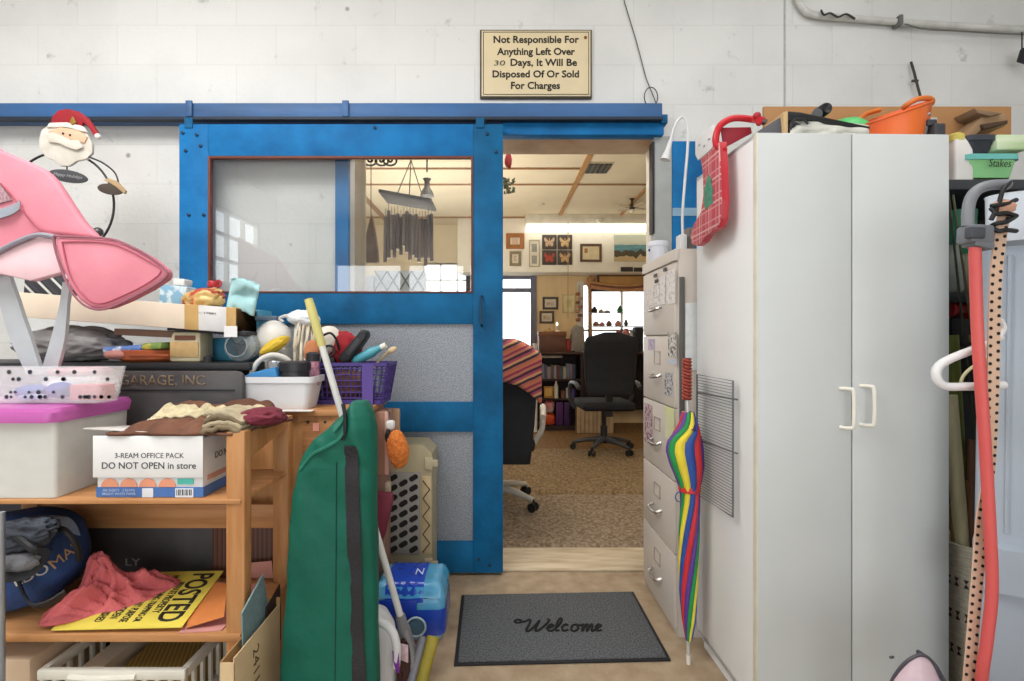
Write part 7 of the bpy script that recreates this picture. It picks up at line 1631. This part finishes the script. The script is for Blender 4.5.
# low cabinet with boxes behind the glass
wcb = T('white_sideboard', 'tall white sideboard behind the door glass with a lattice box on top', 'sideboard', (-.66, 3.05, 0))
sz_ = zz(291, 2.9)
b(MB().b2((-.93, 2.9, 0), (-.40, 3.2, sz_-.02), .004), 'body', mat('#d9d5cc', .5), wcb); b(MB().b2((-.94, 2.89, sz_-.02), (-.39, 3.21, sz_), .004), 'sideboard_top', mat('#dfdcd6', .5), wcb)
lx = T('lattice_box', 'grey box with dark diamond lattice on the white sideboard', 'box', P(400, 291, 2.93))
x0, x1, z0, z1 = xx(375, 2.93), xx(424, 2.93), sz_+.001, zz(270.5, 2.93)
b(MB().b2((x0, 2.93, z0), (x1, 3.05, z1), .004), 'box_body', mat('#c6c6c2', .6), lx)
mb = MB(); n_ = 4; w_ = (x1-x0)/n_
for i in range(n_):
    for s in (0, 1):
        a = V((x0+w_*(i+s), 2.927, z0+.004)); c = V((x0+w_*(i+1-s), 2.927, z1-.004)); mb.tube([a, c], .005, 5)
b(mb, 'lattice', mat('#5c5a58', .6), lx)
o = b(MB().b2((xx(312, 2.93), 2.93, sz_+.001), (xx(373, 2.93), 3.03, zz(275, 2.93)), .004), 'white_box', mat('#d4d6da', .5, var=.05)); tag(o, 'long pale white box on the sideboard beside the lattice box', 'box')
o = b(MB().b2((xx(333, 3.1), 3.08, sz_+.001), (xx(352, 3.1), 3.16, zz(268, 3.1)), .006), 'blue_tin', mat('#4f6f94', .4)); tag(o, 'small blue tin behind the long white box on the sideboard', 'tin')
cfl = T('dark_sconce', 'dark bell shaped light hanging from the office ceiling behind the wind chime', 'light', P(427, 196, 3.4))
b(MB().lathe([(0, 0), (.05, 0), (.04, .03), (.02, .06), (.018, .10), (.03, .12), (0, .12)], P(427, 196, 3.5), 16), 'bell', mat('#3f3934', .5), cfl); b(MB().tube([P(427, 172, 3.5), V((P(427, 172, 3.5).x, 3.5, CZ))], .006, 6), 'stem', mat('#3f3934', .5), cfl)
# ------------------------------------------------------------------ light and camera
w = bpy.data.worlds.new('World'); SC.world = w; w.use_nodes = True
bg = w.node_tree.nodes['Background']; bg.inputs[0].default_value = (.93, .97, 1, 1); bg.inputs[1].default_value = 2.9
def area(name, loc, sx, sy, power, col=(1, 1, 1), rot=(0, 0, 0), portal=False):
    l = bpy.data.lights.new(name, 'AREA'); l.shape = 'RECTANGLE'; l.size = sx; l.size_y = sy; l.energy = power; l.color = col
    o = bpy.data.objects.new(name, l); COL.objects.link(o); o.location = loc; o.rotation_euler = rot
    if portal: l.cycles.is_portal = True
    return o
area('garage_fill', (-1.6, .80, 3.25), 1.7, 2.2, 105, (1, .985, .96), (math.radians(6), 0, 0))  # unseen soft light added overhead, stronger on this side; no fixture
area('garage_fill', (1.2, 1.1, 3.25), 1.7, 1.5, 22, (1, .985, .96), (math.radians(6), 0, 0))  # weaker unseen light added over the cabinets; no fixture
area('garage_opening', (0, -4.0, 1.25), 5.8, 2.5, 1, rot=(math.radians(90), 0, 0), portal=True)
area('office_fill', (.6, 3.25, 2.80), 2.4, .6, 66, (1, .95, .88), (math.radians(-25), 0, 0))  # light added out of view to brighten the office; no fixture
area('office_up_fill', (-.8, 4.7, 1.15), .7, .7, 42, (1, .95, .87), (PI, 0, 0))  # hidden upward light added to brighten the ceiling; nothing stands there
cam = bpy.data.cameras.new('Camera'); co = bpy.data.objects.new('Camera', cam); COL.objects.link(co)
co.location = (0, 0, CH); co.rotation_euler = (PI/2, 0, 0)
cam.sensor_fit = 'HORIZONTAL'; cam.sensor_width = 36; cam.lens = F/1024*36
cam.shift_x = (512-CX)/1024; cam.shift_y = (CY-340.5)/1024
cam.clip_start = .02; cam.clip_end = 100
SC.camera = co
vs = SC.view_settings
vs.view_transform = 'Standard'; vs.look = 'None'; vs.gamma = 1; vs.exposure = .2; vs.use_curve_mapping = False
SC.cycles.use_denoising = True
SC.cycles.max_bounces = 8; SC.cycles.transparent_max_bounces = 24; SC.cycles.sample_clamp_indirect = 8
